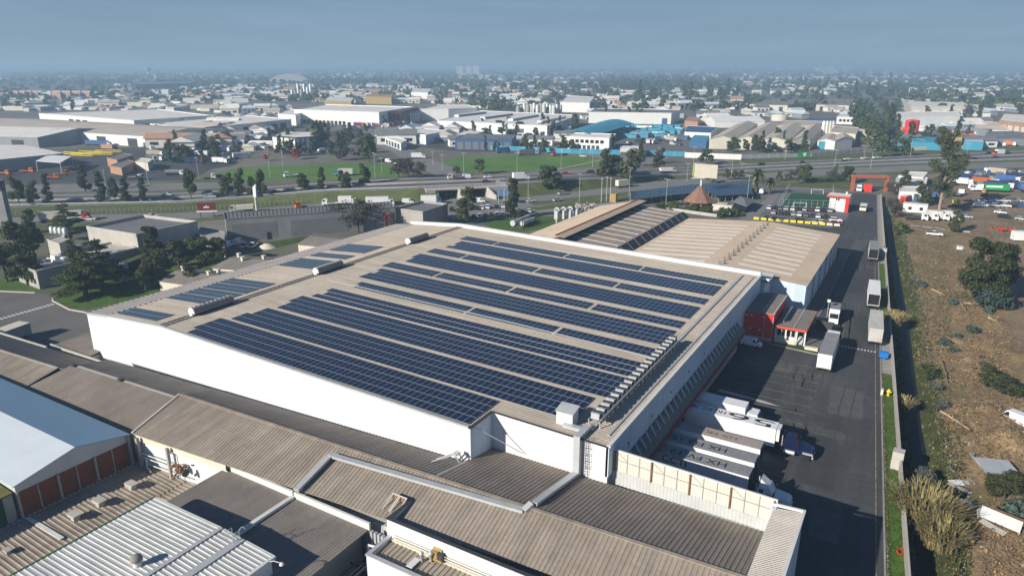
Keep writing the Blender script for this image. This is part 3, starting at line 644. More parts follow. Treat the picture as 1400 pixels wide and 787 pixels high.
for y in (42, 45, 48, 50.8): b.beam((-50, y, 2.8), (-47.2, y, 2.8), .14, .2)
b.build('beams', 'dark_steel', al, world=True)
b = MB()
for k in range(4): b.box(-49.6+k*.55, -49.3+k*.55, 51.0, 51.4, 0, 5.2)
b.build('posts', 'galv', al, world=True)
# --- right end roof strip, screen wall
es = thing('end_building', 'narrow ribbed roof strip with white edge along the right end of the brown sheds', 'building', (-7.6, 64, 0))
b = MB(); b.ribbed((-9.2, 30, 9.15), (-9.2, 73.8, 9.15), (-6.1, 73.8, 9.55), (-6.1, 30, 9.55), .3, .05); b.build('roof', 'concrete_light', es, world=True)
b = MB(); b.beam((-6.0, 30, 9.66), (-6.0, 74.1, 9.66), .28, .3); b.beam((-9.3, 74.05, 9.45), (-5.9, 74.05, 9.66), .25, .3); b.build('edge_trim', 'white_trim', es, world=True)
b = MB(); b.box(-9.1, -6.05, 30, 73.9, 0, 9.1); b.box(-6.4, -6.06, 30, 73.9, 9.0, 9.48); b.box(-9.35, -8.9, 73.4, 74.35, 0, 9.3); b.build('wall', 'white_cladding_side', es, world=True)
sc = thing('screen_wall', 'long cream panel screen with brown posts in front of the docked trailers', 'screen wall', (-19, 74.6, 0))
b = MB(); b.box(-30.1, -9.2, 74.5, 74.75, 0, 7.05); b.build('base_wall', 'grey_sheet', sc, world=True)
b = MB(); b.box(-30.1, -8.9, 74.62, 74.72, 7.05, 9.9); b.build('panel', 'screen_sheet', sc, world=True)
b = MB(); b.box(-30.15, -8.9, 74.55, 74.8, 9.88, 10.02); b.build('coping', 'white_trim', sc, world=True); sc.rotation_euler = (0, 0, -.042)
n = 4
for k in range(n+1):
    x = -29.0+k*4.95
    b = MB(); b.box(x-.09, x+.09, 74.4, 74.62, 7.0, 9.85); b.build('post', 'rust', sc, world=True)
b = MB()
for k in range(12): 
    x = -29+k*1.65
    if k % 3: b.box(x-.04, x+.04, 74.54, 74.62, 7.0, 9.85)
b.box(-29, -9, 74.54, 74.61, 8.55, 8.65)
for k in range(4): b.beam((-29+k*4.95, 74.58, 9.9), (-27.3+k*4.95, 74.58, 8.7), .05, .05)
b.build('rails', 'concrete', sc, world=True)
b = MB(); b.box(-30.3, -29.9, 73.5, 74.9, 0, 10.2); b.build('end_post', 'galv', sc, world=True)
# ================================================================ red dock office, cabin, second warehouse, saw-tooth hall
rb = thing('red_office_block', 'bright red two storey dock office block with brown flat roof', 'building', (-26.9, 156, 0))
X0, X1, Y0, Y1, Z = -30.2, -23.7, 149.5, 163.8, 6.5
b = MB(); b.box(X0, X1, Y0, Y1, .9, Z-.1); b.build('wall', 'red_wall', rb, world=True)
b = MB(); b.box(X0+.1, X1-.1, Y0+.1, Y1-.1, 0, .9); b.build('plinth', 'concrete_light', rb, world=True)
b = MB(); b.slab((X0-.1, Y0-.2, Z), (X1+.2, Y0-.2, Z), (X1+.2, Y1, Z+.15), (X0-.1, Y1, Z+.15), .25); b.build('roof', 'roof_greybrown', rb, world=True)
b = MB(); b.box(-26.1, -25.85, Y0-.1, Y1, Z+.04, Z+.22); b.box(X1+.02, X1+.3, Y0-.2, Y1, Z-.1, Z+.25); b.build('flashing', 'concrete_light', rb, world=True)
for x, z in ((-29.2, 5.2), (-28.2, 5.2), (-25.7, 5.2), (-28.2, 2.2), (-26.2, 2.2)):
    b = MB(); b.box(x-.22, x+.22, Y0-.06, Y0+.02, z, z+.35); b.build('window', 'white_trim', rb, world=True)
b = MB(); b.tube((-25.4, Y0-.12, .2), (-25.4, Y0-.12, 6), .06); b.tube((X1+.1, Y0-.1, .2), (X1+.1, Y0-.1, 6), .07); b.build('downpipe', 'galv', rb, world=True)
of = thing('gate_office', 'low white dispatch office with red fascia and brown roof beside the red block', 'building', (-20, 157, 0))
X0, X1, Y0, Y1, Z = -23.3, -16.9, 150.4, 164.6, 3.6
b = MB(); b.box(X0, X1-2.2, Y0+1.2, Y1-.3, 0, 3.2); b.build('wall', 'white_cladding', of, world=True)
b = MB(); b.slab((X0, Y0, Z), (X1, Y0, Z), (X1, Y1, Z+.1), (X0, Y1, Z+.1), .18); b.build('roof', 'roof_greybrown', of, world=True)
b = MB(); b.box(X0, X1+.05, Y0-.12, Y0, Z-.4, Z+.12); b.box(X1, X1+.1, Y0-.12, Y1, Z-.4, Z+.1); b.build('fascia', 'red_trim', of, world=True)
b = MB(); b.box(-19.6, -19.4, Y0+.05, Y1, Z+.02, Z+.15); b.box(X0+.9, X0+1.3, Y0+3, Y1, Z+.02, Z+.4); b.build('flashing', 'galv', of, world=True)
for k in range(4): 
    b = MB(); x = X0+.5+k*.95; b.box(x, x+.7, Y0+1.12, Y0+1.22, 1.3, 2.7); b.build('window', 'glass_dark', of, world=True)
for x in (X0+.1, X0+2.2, X0+4.4, X1-.3):
    b = MB(); b.box(x, x+.3, Y0+.1, Y0+.4, 0, 3.3); b.build('pillar', 'white_trim', of, world=True)
b = MB(); b.box(X0+.4, X1-2, Y0-.1, Y0+.15, 0, .75); b.build('planter_wall', 'cream_sheet', of, world=True)
b = MB()
for k in range(7): b.obox((X1-1.2, Y0+1+k*.3, .17*k), 1.1, .3, .17)
b.path([(X1-.7, Y0+.8, 1.0), (X1-.7, Y0+3, 2.3)], .04, 5); b.build('steps', 'galv', of, world=True)
pl = thing('flower_planter', 'long tan planter box on the yard corner beside the dispatch office', 'planter', (-15.4, 149.5, 0))
b = MB(); b.box(-1.3, 1.3, -.5, .5, 0, .55); b.build('box', 'cream_sheet', pl)
# bin enclosure fence etc by the office
bf = thing('dark_fence', 'dark enclosure fence in the shade behind the dispatch office', 'fence', (-14.5, 157, 0))
b = MB(); b.box(-16.7, -12.9, 163.0, 163.15, 0, 2.2); b.box(-12.9, -12.75, 153, 163, 0, 2.2); b.build('panel', 'dark_steel', bf, world=True)
lp = thing('lamp_post', 'slim lamp post with a white head beside the dispatch office', 'lamp post', (-15.2, 170.5, 0))
b = MB(); b.tube((0, 0, 0), (0, 0, 4.5), .06); b.build('pole', 'galv', lp); b = MB(); b.obox((0, 0, 4.5), .7, .5, .6); b.build('head', 'white_trim', lp)

# --- second warehouse
w2 = thing('second_warehouse', 'pale blue-grey warehouse with tan roof, white skylight strips and a row of ridge fans', 'warehouse', (-43, 198, 0))
XA, XB, YA, YB_, XR2 = -67.2, -20.4, 169.6, 229.5, -41.2
ze, zr2 = 8.0, 9.6
b = MB(); b.poly([(XA, YA, 0), (XB, YA, 0), (XB, YA, ze), (XR2, YA, zr2), (XA, YA, ze)]); b.quad((XB, YA, 0), (XB, YB_, 0), (XB, YB_, ze), (XB, YA, ze))
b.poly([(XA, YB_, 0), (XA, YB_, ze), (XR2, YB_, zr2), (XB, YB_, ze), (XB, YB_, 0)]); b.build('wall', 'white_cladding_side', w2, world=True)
b = MB(); b.ribbed((XB+.3, YA-.2, ze), (XB+.3, YB_+.2, ze), (XR2, YB_+.2, zr2+.06), (XR2, YA-.2, zr2+.06), .6, .05); b.ribbed((XA, YB_+.2, ze), (XA, YA-.2, ze), (XR2, YA-.2, zr2+.06), (XR2, YB_+.2, zr2+.06), .6, .05)
b.build('roof', 'roof_warm', w2, world=True)
zz = lambda x: (zr2+.06-(x-XR2)*(zr2+.06-ze)/(XB+.3-XR2) if x > XR2 else zr2+.06-(XR2-x)*(zr2+.06-ze)/(XR2-XA))+.075
for k in range(11):
    y = 172.5+k*4.75
    for xa, xb, o in ((-65.5, -45.5, 0), (-37.5, -24.5, 2.3)):
        if o and k > 10: continue
        b = MB(); y2 = y+o; b.slab((xa, y2, zz(xa)), (xb, y2, zz(xb)), (xb, y2+1.75, zz(xb)), (xa, y2+1.75, zz(xa)), .03); b.build('skylight', 'skylight', w2, world=True)
b = MB(); b.beam((XR2, YA-.2, zr2+.12), (XR2, YB_+.2, zr2+.12), .6, .1); b.build('ridge_cap', 'roof_warm', w2, world=True)
for y in (182, 193, 203.5, 214, 222):
    b = MB(); b.box(XB, XB+.12, y-.25, y+.25, 0, 7.6); b.build('wall_joint', 'dark_steel', w2, world=True)
b = MB(); b.box(XB, XB+.06, YA, YB_, 0, .8); b.build('base_shadow_band', 'concrete_grey', w2, world=True)  # grey strip puts the shadow along the wall foot into the colour
rf0 = None
for k in range(12):
    y = 172.5+k*4.65
    if rf0 is None:
        rf0 = thing('ridge_fan', 'f', 'roof fan', (XR2, y, zr2+.1), group='ridge fans on the second warehouse')
        b = MB(); b.box(-1.0, 1.0, -.12, .12, 0, .2); b.tube((0, 0, 0), (0, 0, .6), .14); b.build('bracket', 'concrete_light', rf0)
        for s in (-1, 1):
            b = MB(); b.lathe((.72*s, 0, .15), [(.42, 0), (.5, .25), (.42, .55), (.2, .68), (0, .7)], 10); b.build('fan_head', 'roof_gutter', rf0)
        c = rf0
    else: c = copy_tree(rf0); c.location = (XR2, y, zr2+.1)
    c.scale = (.75, .75, .7); c['label'] = 'pair of dark fan heads at the near end of the tan ridge' if k == 0 else 'pair of dark fan heads at the far end of the tan ridge' if k == 11 else 'pair of dark fan heads on the tan ridge between alike pairs'
# white gutter roof between warehouses
lk = thing('link_roof', 'white flat link roof between the two warehouses', 'roof', (-32, 166, 0))
b = MB(); b.box(-41, -27.6, 162.3, 169.2, 9.4, 9.75); b.box(-41, -27.6, 162.3, 162.6, 9.0, 10.3); b.build('slab', 'white_trim', lk, world=True)
b = MB(); b.box(-40.8, -28.4, 162.5, 169.4, 0, 9.4); b.build('wall', 'white_cladding_side', lk, world=True)
# --- saw tooth hall
sw = thing('saw_tooth_hall', 'long hall with one high lean monitor roof, brown with pale translucent strips', 'hall', (-85, 200, 0))
YA, YB_ = 166.0, 229.0
b = MB()
b.ribbed((-69.3, YA, 10.0), (-69.3, YB_, 10.0), (-84.2, YB_, 11.0), (-84.2, YA, 11.0), .6, .04)
b.build('lower_roof', 'roof_brown', sw, world=True)
b = MB(); b.ribbed((-99.6, YA, 9.0), (-99.6, YB_, 9.0), (-83.6, YB_, 12.7), (-83.6, YA, 12.7), .6, .05); b.build('monitor_roof', 'roof_warm', sw, world=True)
b = MB(); b.slab((-84.9, YA, 12.85), (-82.0, YA, 12.6), (-82.0, YB_, 12.6), (-84.9, YB_, 12.85), .12); b.build('monitor_hood', 'roof_warm', sw, world=True)
b = MB(); b.beam((-84.9, YA, 12.95), (-84.9, YB_, 12.95), .35, .18); b.build('ridge_trim', 'red_trim', sw, world=True)
b = MB(); b.quad((-84.0, YA, 10.9), (-84.0, YB_, 10.9), (-84.0, YB_, 12.6), (-84.0, YA, 12.6)); b.build('clerestory', 'glass_dark', sw, world=True)
b = MB(); b.slab((-69.2, YA, 9.95), (-67.1, YA, 8.1), (-67.1, YB_+1.5, 8.1), (-69.2, YB_+1.5, 9.95), .1); b.build('glazed_slope', 'dark_steel', sw, world=True)
for k in range(12):
    y = YA+3+k*5.2
    b = MB(); b.slab((-83.6, y, 11.05), (-69.8, y, 10.12), (-69.8, y+.8, 10.12), (-83.6, y+.8, 11.05), .03); b.build('translucent_strip', 'skylight', sw, world=True)
    b = MB(); b.slab((-69.15, y, 10.0), (-67.15, y, 8.2), (-67.15, y+.35, 8.2), (-69.15, y+.35, 10.0), .03); b.build('glazing_bar', 'galv', sw, world=True)
b = MB(); b.poly([(-99.5, YB_-.3, 0), (-67.2, YB_-.3, 0), (-67.2, YB_-.3, 8), (-69.3, YB_-.3, 9.9), (-84, YB_-.3, 10.9), (-84, YB_-.3, 12.5), (-99.5, YB_-.3, 8.9)]); b.quad((-99.5, YA, 0), (-99.5, YB_, 0), (-99.5, YB_, 8.9), (-99.5, YA, 8.9)); b.quad((-99.5, YA+.3, 0), (-67.2, YA+.3, 0), (-67.2, YA+.3, 8), (-99.5, YA+.3, 8.9)); b.build('wall', 'concrete', sw, world=True)
# dust collectors and plant left of it
dc = thing('dust_collector', 'pale blue-grey dust collector with curved ducts beside the saw tooth hall', 'dust collector', G(768, 306, 0))
b = MB()
for k in range(4): b.obox((-3+k*2.4, k*3.0, 2.2), 1.9, 2.4, 4.6); b.obox((-3+k*2.4, k*3.0, .4), .7, .9, 2.0)
b.build('hoppers', 'galv', dc)
b = MB()
for k in range(3):
    pts = [(-3+k*2.4+1.3*math.cos(t), k*3.0+.2, 6.6+1.5*math.sin(t)) for t in [math.pi*j/7 for j in range(8)]]
    b.path(pts, .5, 8)
b.build('ducts', 'galv', dc); dc.scale = (.72, .72, .72)
tk = thing('horizontal_tank', 'grey horizontal process tank under a pipe rack behind the back parapet', 'tank', G(715, 308, 0))
b = MB(); b.tube((-1, -6, 1.8), (-1, 6, 1.8), 1.1, n=14); b.tube((1.8, -4, 1.6), (1.8, 5, 1.6), .9, n=12); b.build('vessel', 'galv', tk)
b = MB()
for y in (-5, 0, 5): b.box(-2.4, 2.8, y-.15, y+.15, 0, .9); b.box(-2.4, -2.2, y-.1, y+.1, 0, 4); b.box(2.6, 2.8, y-.1, y+.1, 0, 4)
b.path([(-2.2, -6, 3.8), (-2.2, 7, 3.8)], .2); b.path([(2.4, -6, 3.6), (2.4, 7, 3.6)], .2); b.build('rack', 'dark_steel', tk)
# scrap heap of pallets / stones on the saw-tooth hall's far side
hp = thing('rubble_heap', 'heap of pale stone and timber beyond the saw tooth hall', 'heap', G(800, 286, 0))
b = MB()
for k in range(60): b.obox((RND.gauss(0, 3), RND.gauss(0, 4), RND.uniform(0, 1.4)), RND.uniform(.4, 1.8), RND.uniform(.3, 1.0), RND.uniform(.2, .7), RND.uniform(0, 3))
b.build('heap', 'concrete_light', hp)
# ================================================================ the setting: ground, yard, road, wall, canal, dirt lot
from mathutils import noise as MN
def xw(y): return 5.1-.080*(y-82)          # boundary wall line
def xl(y): return -0.6-.077*(y-115)        # yellow edge line
cl = [G(1262, 787, -2), G(1266, 670, -2), G(1251, 580, -2), G(1236, 440, -2), G(1226, 380, -2), G(1219, 331, -2), G(1213, 290, -2)]
cl.sort(key=lambda p: p[1]); CY = [p[1] for p in cl]; CX = [p[0] for p in cl]
def xc(y): return float(np.interp(y, CY, CX))
def fbm(x, y, s, seed=0.0): return MN.fractal(Vector((x*s+seed, y*s-seed, seed)), .9, 2.0, 4)
def ground():
    ys = [-60000, -3000, -300, 20, 50]+list(range(56, 330, 4))+[332, 336, 345, 380, 450, 600, 900, 1500, 3000, 6000, 12000, 30000]
    vs, fs = [], []; ncol = 0
    for y in ys:
        on = max(0.0, min(1.0, (y-46)/14, (336-y)/10)); yy = min(max(y, 56), 336); w, c = xw(yy), max(xc(yy), xw(yy)+2.6)
        cols = [(-60000, 0), (-6000, 0), (-900, 0), (-300, 0), (w-30, 0), (w+.25, 0), (w+.9, -1.0), (c-1.0, -2.15), (c+.9, -2.2), (c+2.3, -1.2), (c+4.2, 0), (c+40, 0), (300, 0), (900, 0), (6000, 0), (60000, 0)]
        ncol = len(cols)
        for x, z in cols: vs.append((x, y, z*on))
    for j in range(len(ys)-1):
        for i in range(ncol-1): a = j*ncol+i; fs.append((a, a+1, a+ncol+1, a+ncol))
    b = MB(); b.add(vs, fs); return b
M['ground'] = mat('ground', (.155,.145,.115), .95, .25, .012, fine=(.15,.2), stain=[(.004,.50,(.10,.115,.06),.12),(.010,.55,(.21,.195,.165),.1),(.03,.6,(.075,.085,.05),.1)])
g_ = ground().build('ground', 'ground'); g_['kind'] = 'structure'
# canal water and banks
b = MB(); ys = list(range(58, 334, 4)); vs = []
for y in ys: c = max(xc(y), xw(y)+2.6); vs += [(c-.95, y, -2.09), (c+.95, y, -2.09)]
b.add(vs, [(2*i, 2*i+1, 2*i+3, 2*i+2) for i in range(len(ys)-1)]); b.build('canal_water', 'water')['kind'] = 'structure'
b = MB(); vs = []
for y in ys:
    c = max(xc(y), xw(y)+2.6)
    vs += [(xw(y)+.3, y, .012), (xw(y)+.92, y, -.97), (c-1.0, y, -2.12)]
b.add(vs, [f for i in range(len(ys)-1) for f in ((3*i, 3*i+1, 3*i+4, 3*i+3), (3*i+1, 3*i+2, 3*i+5, 3*i+4))])
vs = []
for y in ys:
    c = max(xc(y), xw(y)+2.6)
    vs += [(c+.95, y, -2.16), (c+2.3, y, -1.17), (c+4.3, y, .03)]
b.add(vs, [f for i in range(len(ys)-1) for f in ((3*i, 3*i+1, 3*i+4, 3*i+3), (3*i+1, 3*i+2, 3*i+5, 3*i+4))])
b.build('canal_bank', 'bank')['kind'] = 'structure'
# yard and gate road
yr = list(range(40, 372, 12))
b = MB(); vs = []
for y in yr:
    left = -140 if y < 150 else (-60 if y < 232 else (-48+(y-232)*.12))
    vs += [(max(left, -140), y, .012), (xl(y)+.85, y, .012)]
b.add(vs, [(2*i, 2*i+1, 2*i+3, 2*i+2) for i in range(len(yr)-1)]); b.build('yard_asphalt', 'asphalt')['kind'] = 'structure'
b = MB(); vs = []
for y in yr: vs += [(xl(y)-.07, y, .022), (xl(y)+.07, y, .022)]
b.add(vs, [(2*i, 2*i+1, 2*i+3, 2*i+2) for i in range(len(yr)-9)])
for k in range(16):
    y = 85.4+k*3.62; b.quad((-26.8, y, .022), (-11.4, y, .022), (-11.4, y+.12, .022), (-26.8, y+.12, .022))
b.build('yellow_road_marking', 'yellow_paint')['kind'] = 'structure'
b = MB()
x = -12.6
while x < -3.6: b.quad((x, 154.6, .024), (x+.32, 154.6, .024), (x+.32, 155.3, .024), (x, 155.3, .024)); x += .62
b.build('white_road_marking', 'white_paint')['kind'] = 'structure'
b = MB(); b.poly([(-27, 119.6, .02), (-18, 119.0, .02), (-16, 119.2, .02), (-19, 120.0, .02), (-27, 120.9, .02)]); b.build('worn_concrete_patch', 'concrete_light')['kind'] = 'structure'
# repairs, tyre marks and drains in the asphalt
DM('asphalt_patch', (.052,.054,.058), .9, .15, .6, fine=(2,.1)); DM('asphalt_worn', (.095,.095,.094), .92, .18, .5, fine=(2,.12)); DM('tyre_mark', (.0585,.0615,.0655), .9, .1, .8)
for x0, x1, y0, y1, m in ((-9.6, -4.4, 96, 112, 'asphalt_patch'), (-8.5, -3, 121, 133, 'asphalt_worn'), (-24, -19.5, 127.5, 130.2, 'asphalt_patch'), (-15, -10.6, 158, 171, 'asphalt_worn'), (-13.5, -9.5, 196, 214, 'asphalt_patch'), (-18, -14, 246, 262, 'asphalt_worn'), (-26, -17, 134.5, 139, 'asphalt_worn'), (-6, -2.4, 84, 91, 'asphalt_worn')):
    k = -.08*(y1-y0) if x0 > -14 else 0; sheet('asphalt_patch', [(x0, y0), (x1, y0), (x1+k, y1), (x0+k, y1)], m, .017)
b = MB()
for k in range(40):
    y0 = RND.uniform(84, 300); x0 = RND.uniform(-20, -3) if y0 < 145 else xl(y0)-RND.uniform(1.5, 10); L_ = RND.uniform(8, 34); cv_ = RND.uniform(-.012, .006) if y0 < 140 else RND.uniform(-.0012, .0012); pts = []
    for j in range(13): s_ = L_*j/12; pts.append((x0-.079*s_+cv_*s_*s_, y0+s_))
    for o_ in (0, 1.9):
        vs = [q for x, y in pts for q in ((x+o_-.13, y, .0195), (x+o_+.13, y, .0195))]; b.add(vs, [(2*i, 2*i+1, 2*i+3, 2*i+2) for i in range(12)])
b.build('tyre_marks', 'tyre_mark')['kind'] = 'structure'
# kerb, verge, sidewalk on the wall side
b = MB()
for a, c in zip(yr[:-1], yr[1:]):
    b.beam((xl(a)+.95, a, .07), (xl(c)+.95, c, .07), .22, .16)
b.build('kerb', 'pavement')['kind'] = 'structure'
b = MB(); vs = []
for y in yr: vs += [(xl(y)+1.05, y, .03), (xw(y)+.25, y, .03)]
b.add(vs, [(2*i, 2*i+1, 2*i+3, 2*i+2) for i in range(len(yr)-1)]); b.build('pavement_strip', 'pavement')['kind'] = 'structure'
b = MB(); vs = []
gy = [40, 60, 75, 84, 92, 100, 108, 116, 122, 128, 134, 140, 144]
for y in gy: vs += [(xl(y)+1.25+.15*math.sin(y), y, .045), (xw(y)+.1, y, .045)]
b.add(vs, [(2*i, 2*i+1, 2*i+3, 2*i+2) for i in range(len(gy)-1)])
gy = [178, 190, 205, 215, 226, 232]; o = len(b.v); vs = []
for y in gy: vs += [(xl(y)+1.2, y, .045), (xw(y)+.1, y, .045)]
b.add(vs, [(2*i, 2*i+1, 2*i+3, 2*i+2) for i in range(len(gy)-1)])
b.build('grass_verge', 'lawn_bright')['kind'] = 'structure'
# pavement along the second warehouse and yard corner by the office
sheet('pavement_slab', [(-20.3, 166), (-17.2, 166), (-17.6, 243), (-20.3, 243)], 'asphalt_pale', .03)
b = MB(); b.beam((-17.1, 166, .08), (-17.5, 243, .08), .18, .16); b.beam((-24, 148.3, .08), (-13.2, 147.2, .08), .3, .16); b.beam((-13.2, 147.2, .08), (-12.4, 152, .08), .25, .16); b.build('kerb', 'pavement')['kind'] = 'structure'
sheet('lawn', [(-23.6, 148.5), (-13.4, 147.5), (-12.9, 150.3), (-23.6, 150.3)], 'lawn', .03)
sheet('pavement_slab', [(-16.8, 150.4), (-12.6, 150.2), (-13.4, 171), (-16.9, 171)], 'asphalt_pale', .026)
# boundary wall
bw = thing('boundary_wall', 'long pale rendered boundary wall between the gate road and the canal', 'wall', (xw(150), 150, 0))
b = MB(); yy = list(range(56, 366, 10))
for a, c in zip(yy[:-1], yy[1:]): b.beam((xw(a), a, .95), (xw(c), c, .95), .25, 1.9)
b.build('panel', 'concrete_light', bw, world=True)
for y in (107.5, 240.5):
    b = MB(); b.obox((xw(y)-.35, y, 0), 1.5, 1.5, 2.9, -.08); b.build('pier', 'concrete_light', bw, world=True)
hy = thing('yellow_hydrant', 'yellow hydrant with a pale concrete block on the grass verge', 'hydrant', (xl(133.5)+1.75, 133.5, .04))
b = MB(); b.lathe((.3, 0, 0), [(.25, 0), (.22, .9), (.3, 1.0), (.2, 1.25), (0, 1.35)], 10); b.tube((-.1, 0, .8), (.75, 0, .8), .14, n=8); b.tube((.3, -.5, .5), (.3, .5, .6), .12, n=8)
DM('yellow_metal', (.75, .55, .03), .5, .08, 1); b.build('hydrant', 'yellow_metal', hy)
b = MB(); b.obox((-.75, 0, 0), .4, .8, 1.1); b.build('block', 'cream_sheet', hy)
bc = thing('blue_cart', 'bright blue covered cart beside the wall behind the parked trailers', 'cart', (xl(152)+1.4, 152, .03))
DM('blue_plastic', (.01, .18, .55), .5, .08, 1)
b = MB(); b.obox((0, 0, .35), 1.5, 1.2, .9, .1, taper=1.12); b.obox((0, 0, 1.3), 1.8, 1.5, .15, .1, taper=.8); b.build('body', 'blue_plastic', bc)
b = MB()
for s in (-.55, .55): b.tube((s-.08, -.4, .22), (s+.08, -.4, .22), .22, n=10); b.tube((s-.08, .4, .22), (s+.08, .4, .22), .22, n=10)
b.build('wheels', 'rubber', bc)
rt = thing('red_tangle', 'small bright red crumpled hose coil on the verge at the foot of the wall', 'hose', G(1231, 755, .1))
b = MB(); pts = [(.35*math.cos(t*1.3)*(1+.2*math.sin(t*3)), .6*math.sin(t*1.3), .1+.12*abs(math.sin(t*2))) for t in [k*.35 for k in range(30)]]
b.path(pts, .07, 5); b.build('coil', 'red_wall', rt)

# dirt lot with relief
def lotz(x, y):
    z = .06+max(0, fbm(x, y, .11, 3.1))*.35+max(0, fbm(x, y, .35, 7.7))*.12
    for (u, v, r, h) in LOT_MOUNDS:
        d2 = ((x-u)**2+(y-v)**2)/r**2
        if d2 < 6: z += h*math.exp(-d2)*(1+.8*fbm(x, y, .45, 1.3))
    return z
LOT_MOUNDS = [(*G(u, v)[:2], r, h) for u, v, r, h in ((1330, 500, 4, 1.7), (1365, 480, 5, 1.5), (1300, 470, 3.5, 1.1), (1345, 570, 4, 1.5), (1385, 610, 5, 2.0), (1310, 430, 3.5, .5), (1360, 440, 3, .5), (1395, 560, 3.5, 1.0), (1340, 640, 3, .5), (1280, 395, 4, .4), (1310, 365, 5, .5), (1375, 735, 3, .7))]
nx, ny = 130, 190
vs, fs = [], []
for j in range(ny+1):
    y = 60+(320-60)*(j/ny)**1.15
    for i in range(nx+1):
        x0 = max(xc(y), xw(y)+2.6)+4.2; x = x0+(150-x0)*(i/nx)**1.5
        e = min(1, i/4, (ny-j)/6, (nx-i)/4); vs.append((x, y, .02+(lotz(x, y)-.02)*e))
for j in range(ny):
    for i in range(nx): a = j*(nx+1)+i; fs.append((a, a+1, a+nx+2, a+nx+1))
b = MB(); b.add(vs, fs, 0, True); b.build('dirt_lot', 'lot_soil')['kind'] = 'structure'
def PL_(u, v):
    p = G(u, v, .1); return (p[0], p[1], lotz(p[0], p[1])-.02)
sheet('scrap_yard_ground', [G(1222, 318), G(1228, 262), G(1236, 238), G(1300, 238), G(1420, 231), G(1600, 226), G(1700, 300), G(1400, 318)], mat('track_soil', (.225,.165,.105), .95, .25, .1, fine=(1.2,.25), stain=[(.07,.56,(.13,.10,.07),.15)]), .03)
def track():
    L_ = [(1300, 299), (1330, 315), (1345, 340), (1372, 380), (1383, 420), (1375, 445), (1395, 475), (1430, 505)]; R_ = [(1420, 298), (1440, 310), (1440, 330), (1440, 365), (1430, 400), (1425, 425), (1440, 445), (1470, 470)]; vs = []
    for k in range(71):
        f = k/10; i = min(6, int(f)); g = f-i
        for S in [( (L_[i][0]*(1-g)+L_[i+1][0]*g), (L_[i][1]*(1-g)+L_[i+1][1]*g) )], [( (R_[i][0]*(1-g)+R_[i+1][0]*g), (R_[i][1]*(1-g)+R_[i+1][1]*g) )]: vs.append(S[0])
    b = MB(); pts = []
    for k in range(71):
        a, c = Vector(G(*vs[2*k])), Vector(G(*vs[2*k+1]))
        for j in range(11): q = a+(c-a)*(j/10); pts.append((q.x, q.y, lotz(q.x, q.y)+.03))
    b.add(pts, [(k*11+j, k*11+j+1, k*11+j+12, k*11+j+11) for k in range(70) for j in range(10)], 0, True); b.build('bare_track', 'track_soil')['kind'] = 'structure'
M['track_soil'] = bpy.data.materials['track_soil']; track()

# brush debris: branches and dead leaves nobody could count
def scatter(n, regs):
    out = []
    for k in range(n):
        u0, v0, u1, v1 = RND.choice(regs); out.append((RND.uniform(u0, u1), RND.uniform(v0, v1)))
    return out
DM('twig', (.30,.20,.11), .95, .35, .8); DM('twig_pale', (.34,.26,.16), .95, .25, .8); DM('twig_grey', (.17,.145,.115), .95, .3, .8)
b = MB()
REG = [(1318, 450, 1380, 515)]*4+[(1290, 475, 1350, 530)]*3+[(1300, 415, 1365, 445)]*2+[(1330, 545, 1400, 640)]*5+[(1290, 550, 1340, 590)]+[(1295, 355, 1330, 400)]+[(1270, 335, 1310, 375)]+[(1340, 690, 1400, 787)]*2+[(1255, 430, 1290, 500)]
for u, v in scatter(7600, REG+[(1260, 330, 1340, 430), (1280, 430, 1400, 700)]):
    p = PL_(u, v); L = RND.uniform(.3, 1.7); t = RND.uniform(0, math.pi); dz = RND.uniform(-.1, .35)
    h = RND.uniform(.02, .45)*RND.random()
    a = (p[0]-L*math.cos(t)/2, p[1]-L*math.sin(t)/2, p[2]+h); c = (p[0]+L*math.cos(t)/2, p[1]+L*math.sin(t)/2, p[2]+h+dz)
    b.tube(a, c, RND.uniform(.015, .05), .012, 4, RND.choice((0, 0, 0, 1, 2)), False)
for u, v in scatter(5200, REG+[(1260, 330, 1340, 430), (1280, 430, 1400, 700)]):
    p = PL_(u, v); s = RND.uniform(.05, .17); n = Vector((RND.gauss(0, .6), RND.gauss(0, .6), 1)).normalized(); a = n.orthogonal().normalized()*s; c = n.cross(a)*RND.uniform(.5, 1)
    q = Vector(p)+Vector((0, 0, RND.uniform(.05, .4))); b.add([q-a-c, q+a-c, q+a+c, q-a+c], [(0, 1, 2, 3)], RND.choice((0, 3, 3, 2)))
b.build('brush_debris', ['twig', 'twig_pale', 'twig_grey', 'debris_leaf'])['kind'] = 'stuff'
# litter: small pale scraps
b = MB()
for u, v in scatter(170, [(1250, 330, 1330, 400), (1255, 430, 1310, 520), (1290, 600, 1340, 680), (1300, 640, 1400, 787), (1220, 320, 1290, 420), (1350, 250, 1400, 330)]):
    p = PL_(u, v); s = RND.uniform(.06, .25); b.obox((p[0], p[1], p[2]+.02), s, s*RND.uniform(.4, 1), RND.uniform(.04, .2), RND.uniform(0, 3), RND.choice((0, 0, 0, 1, 2, 3)))
b.build('litter', ['white_trim', 'concrete_light', 'blue_plastic', 'rust'])['kind'] = 'stuff'
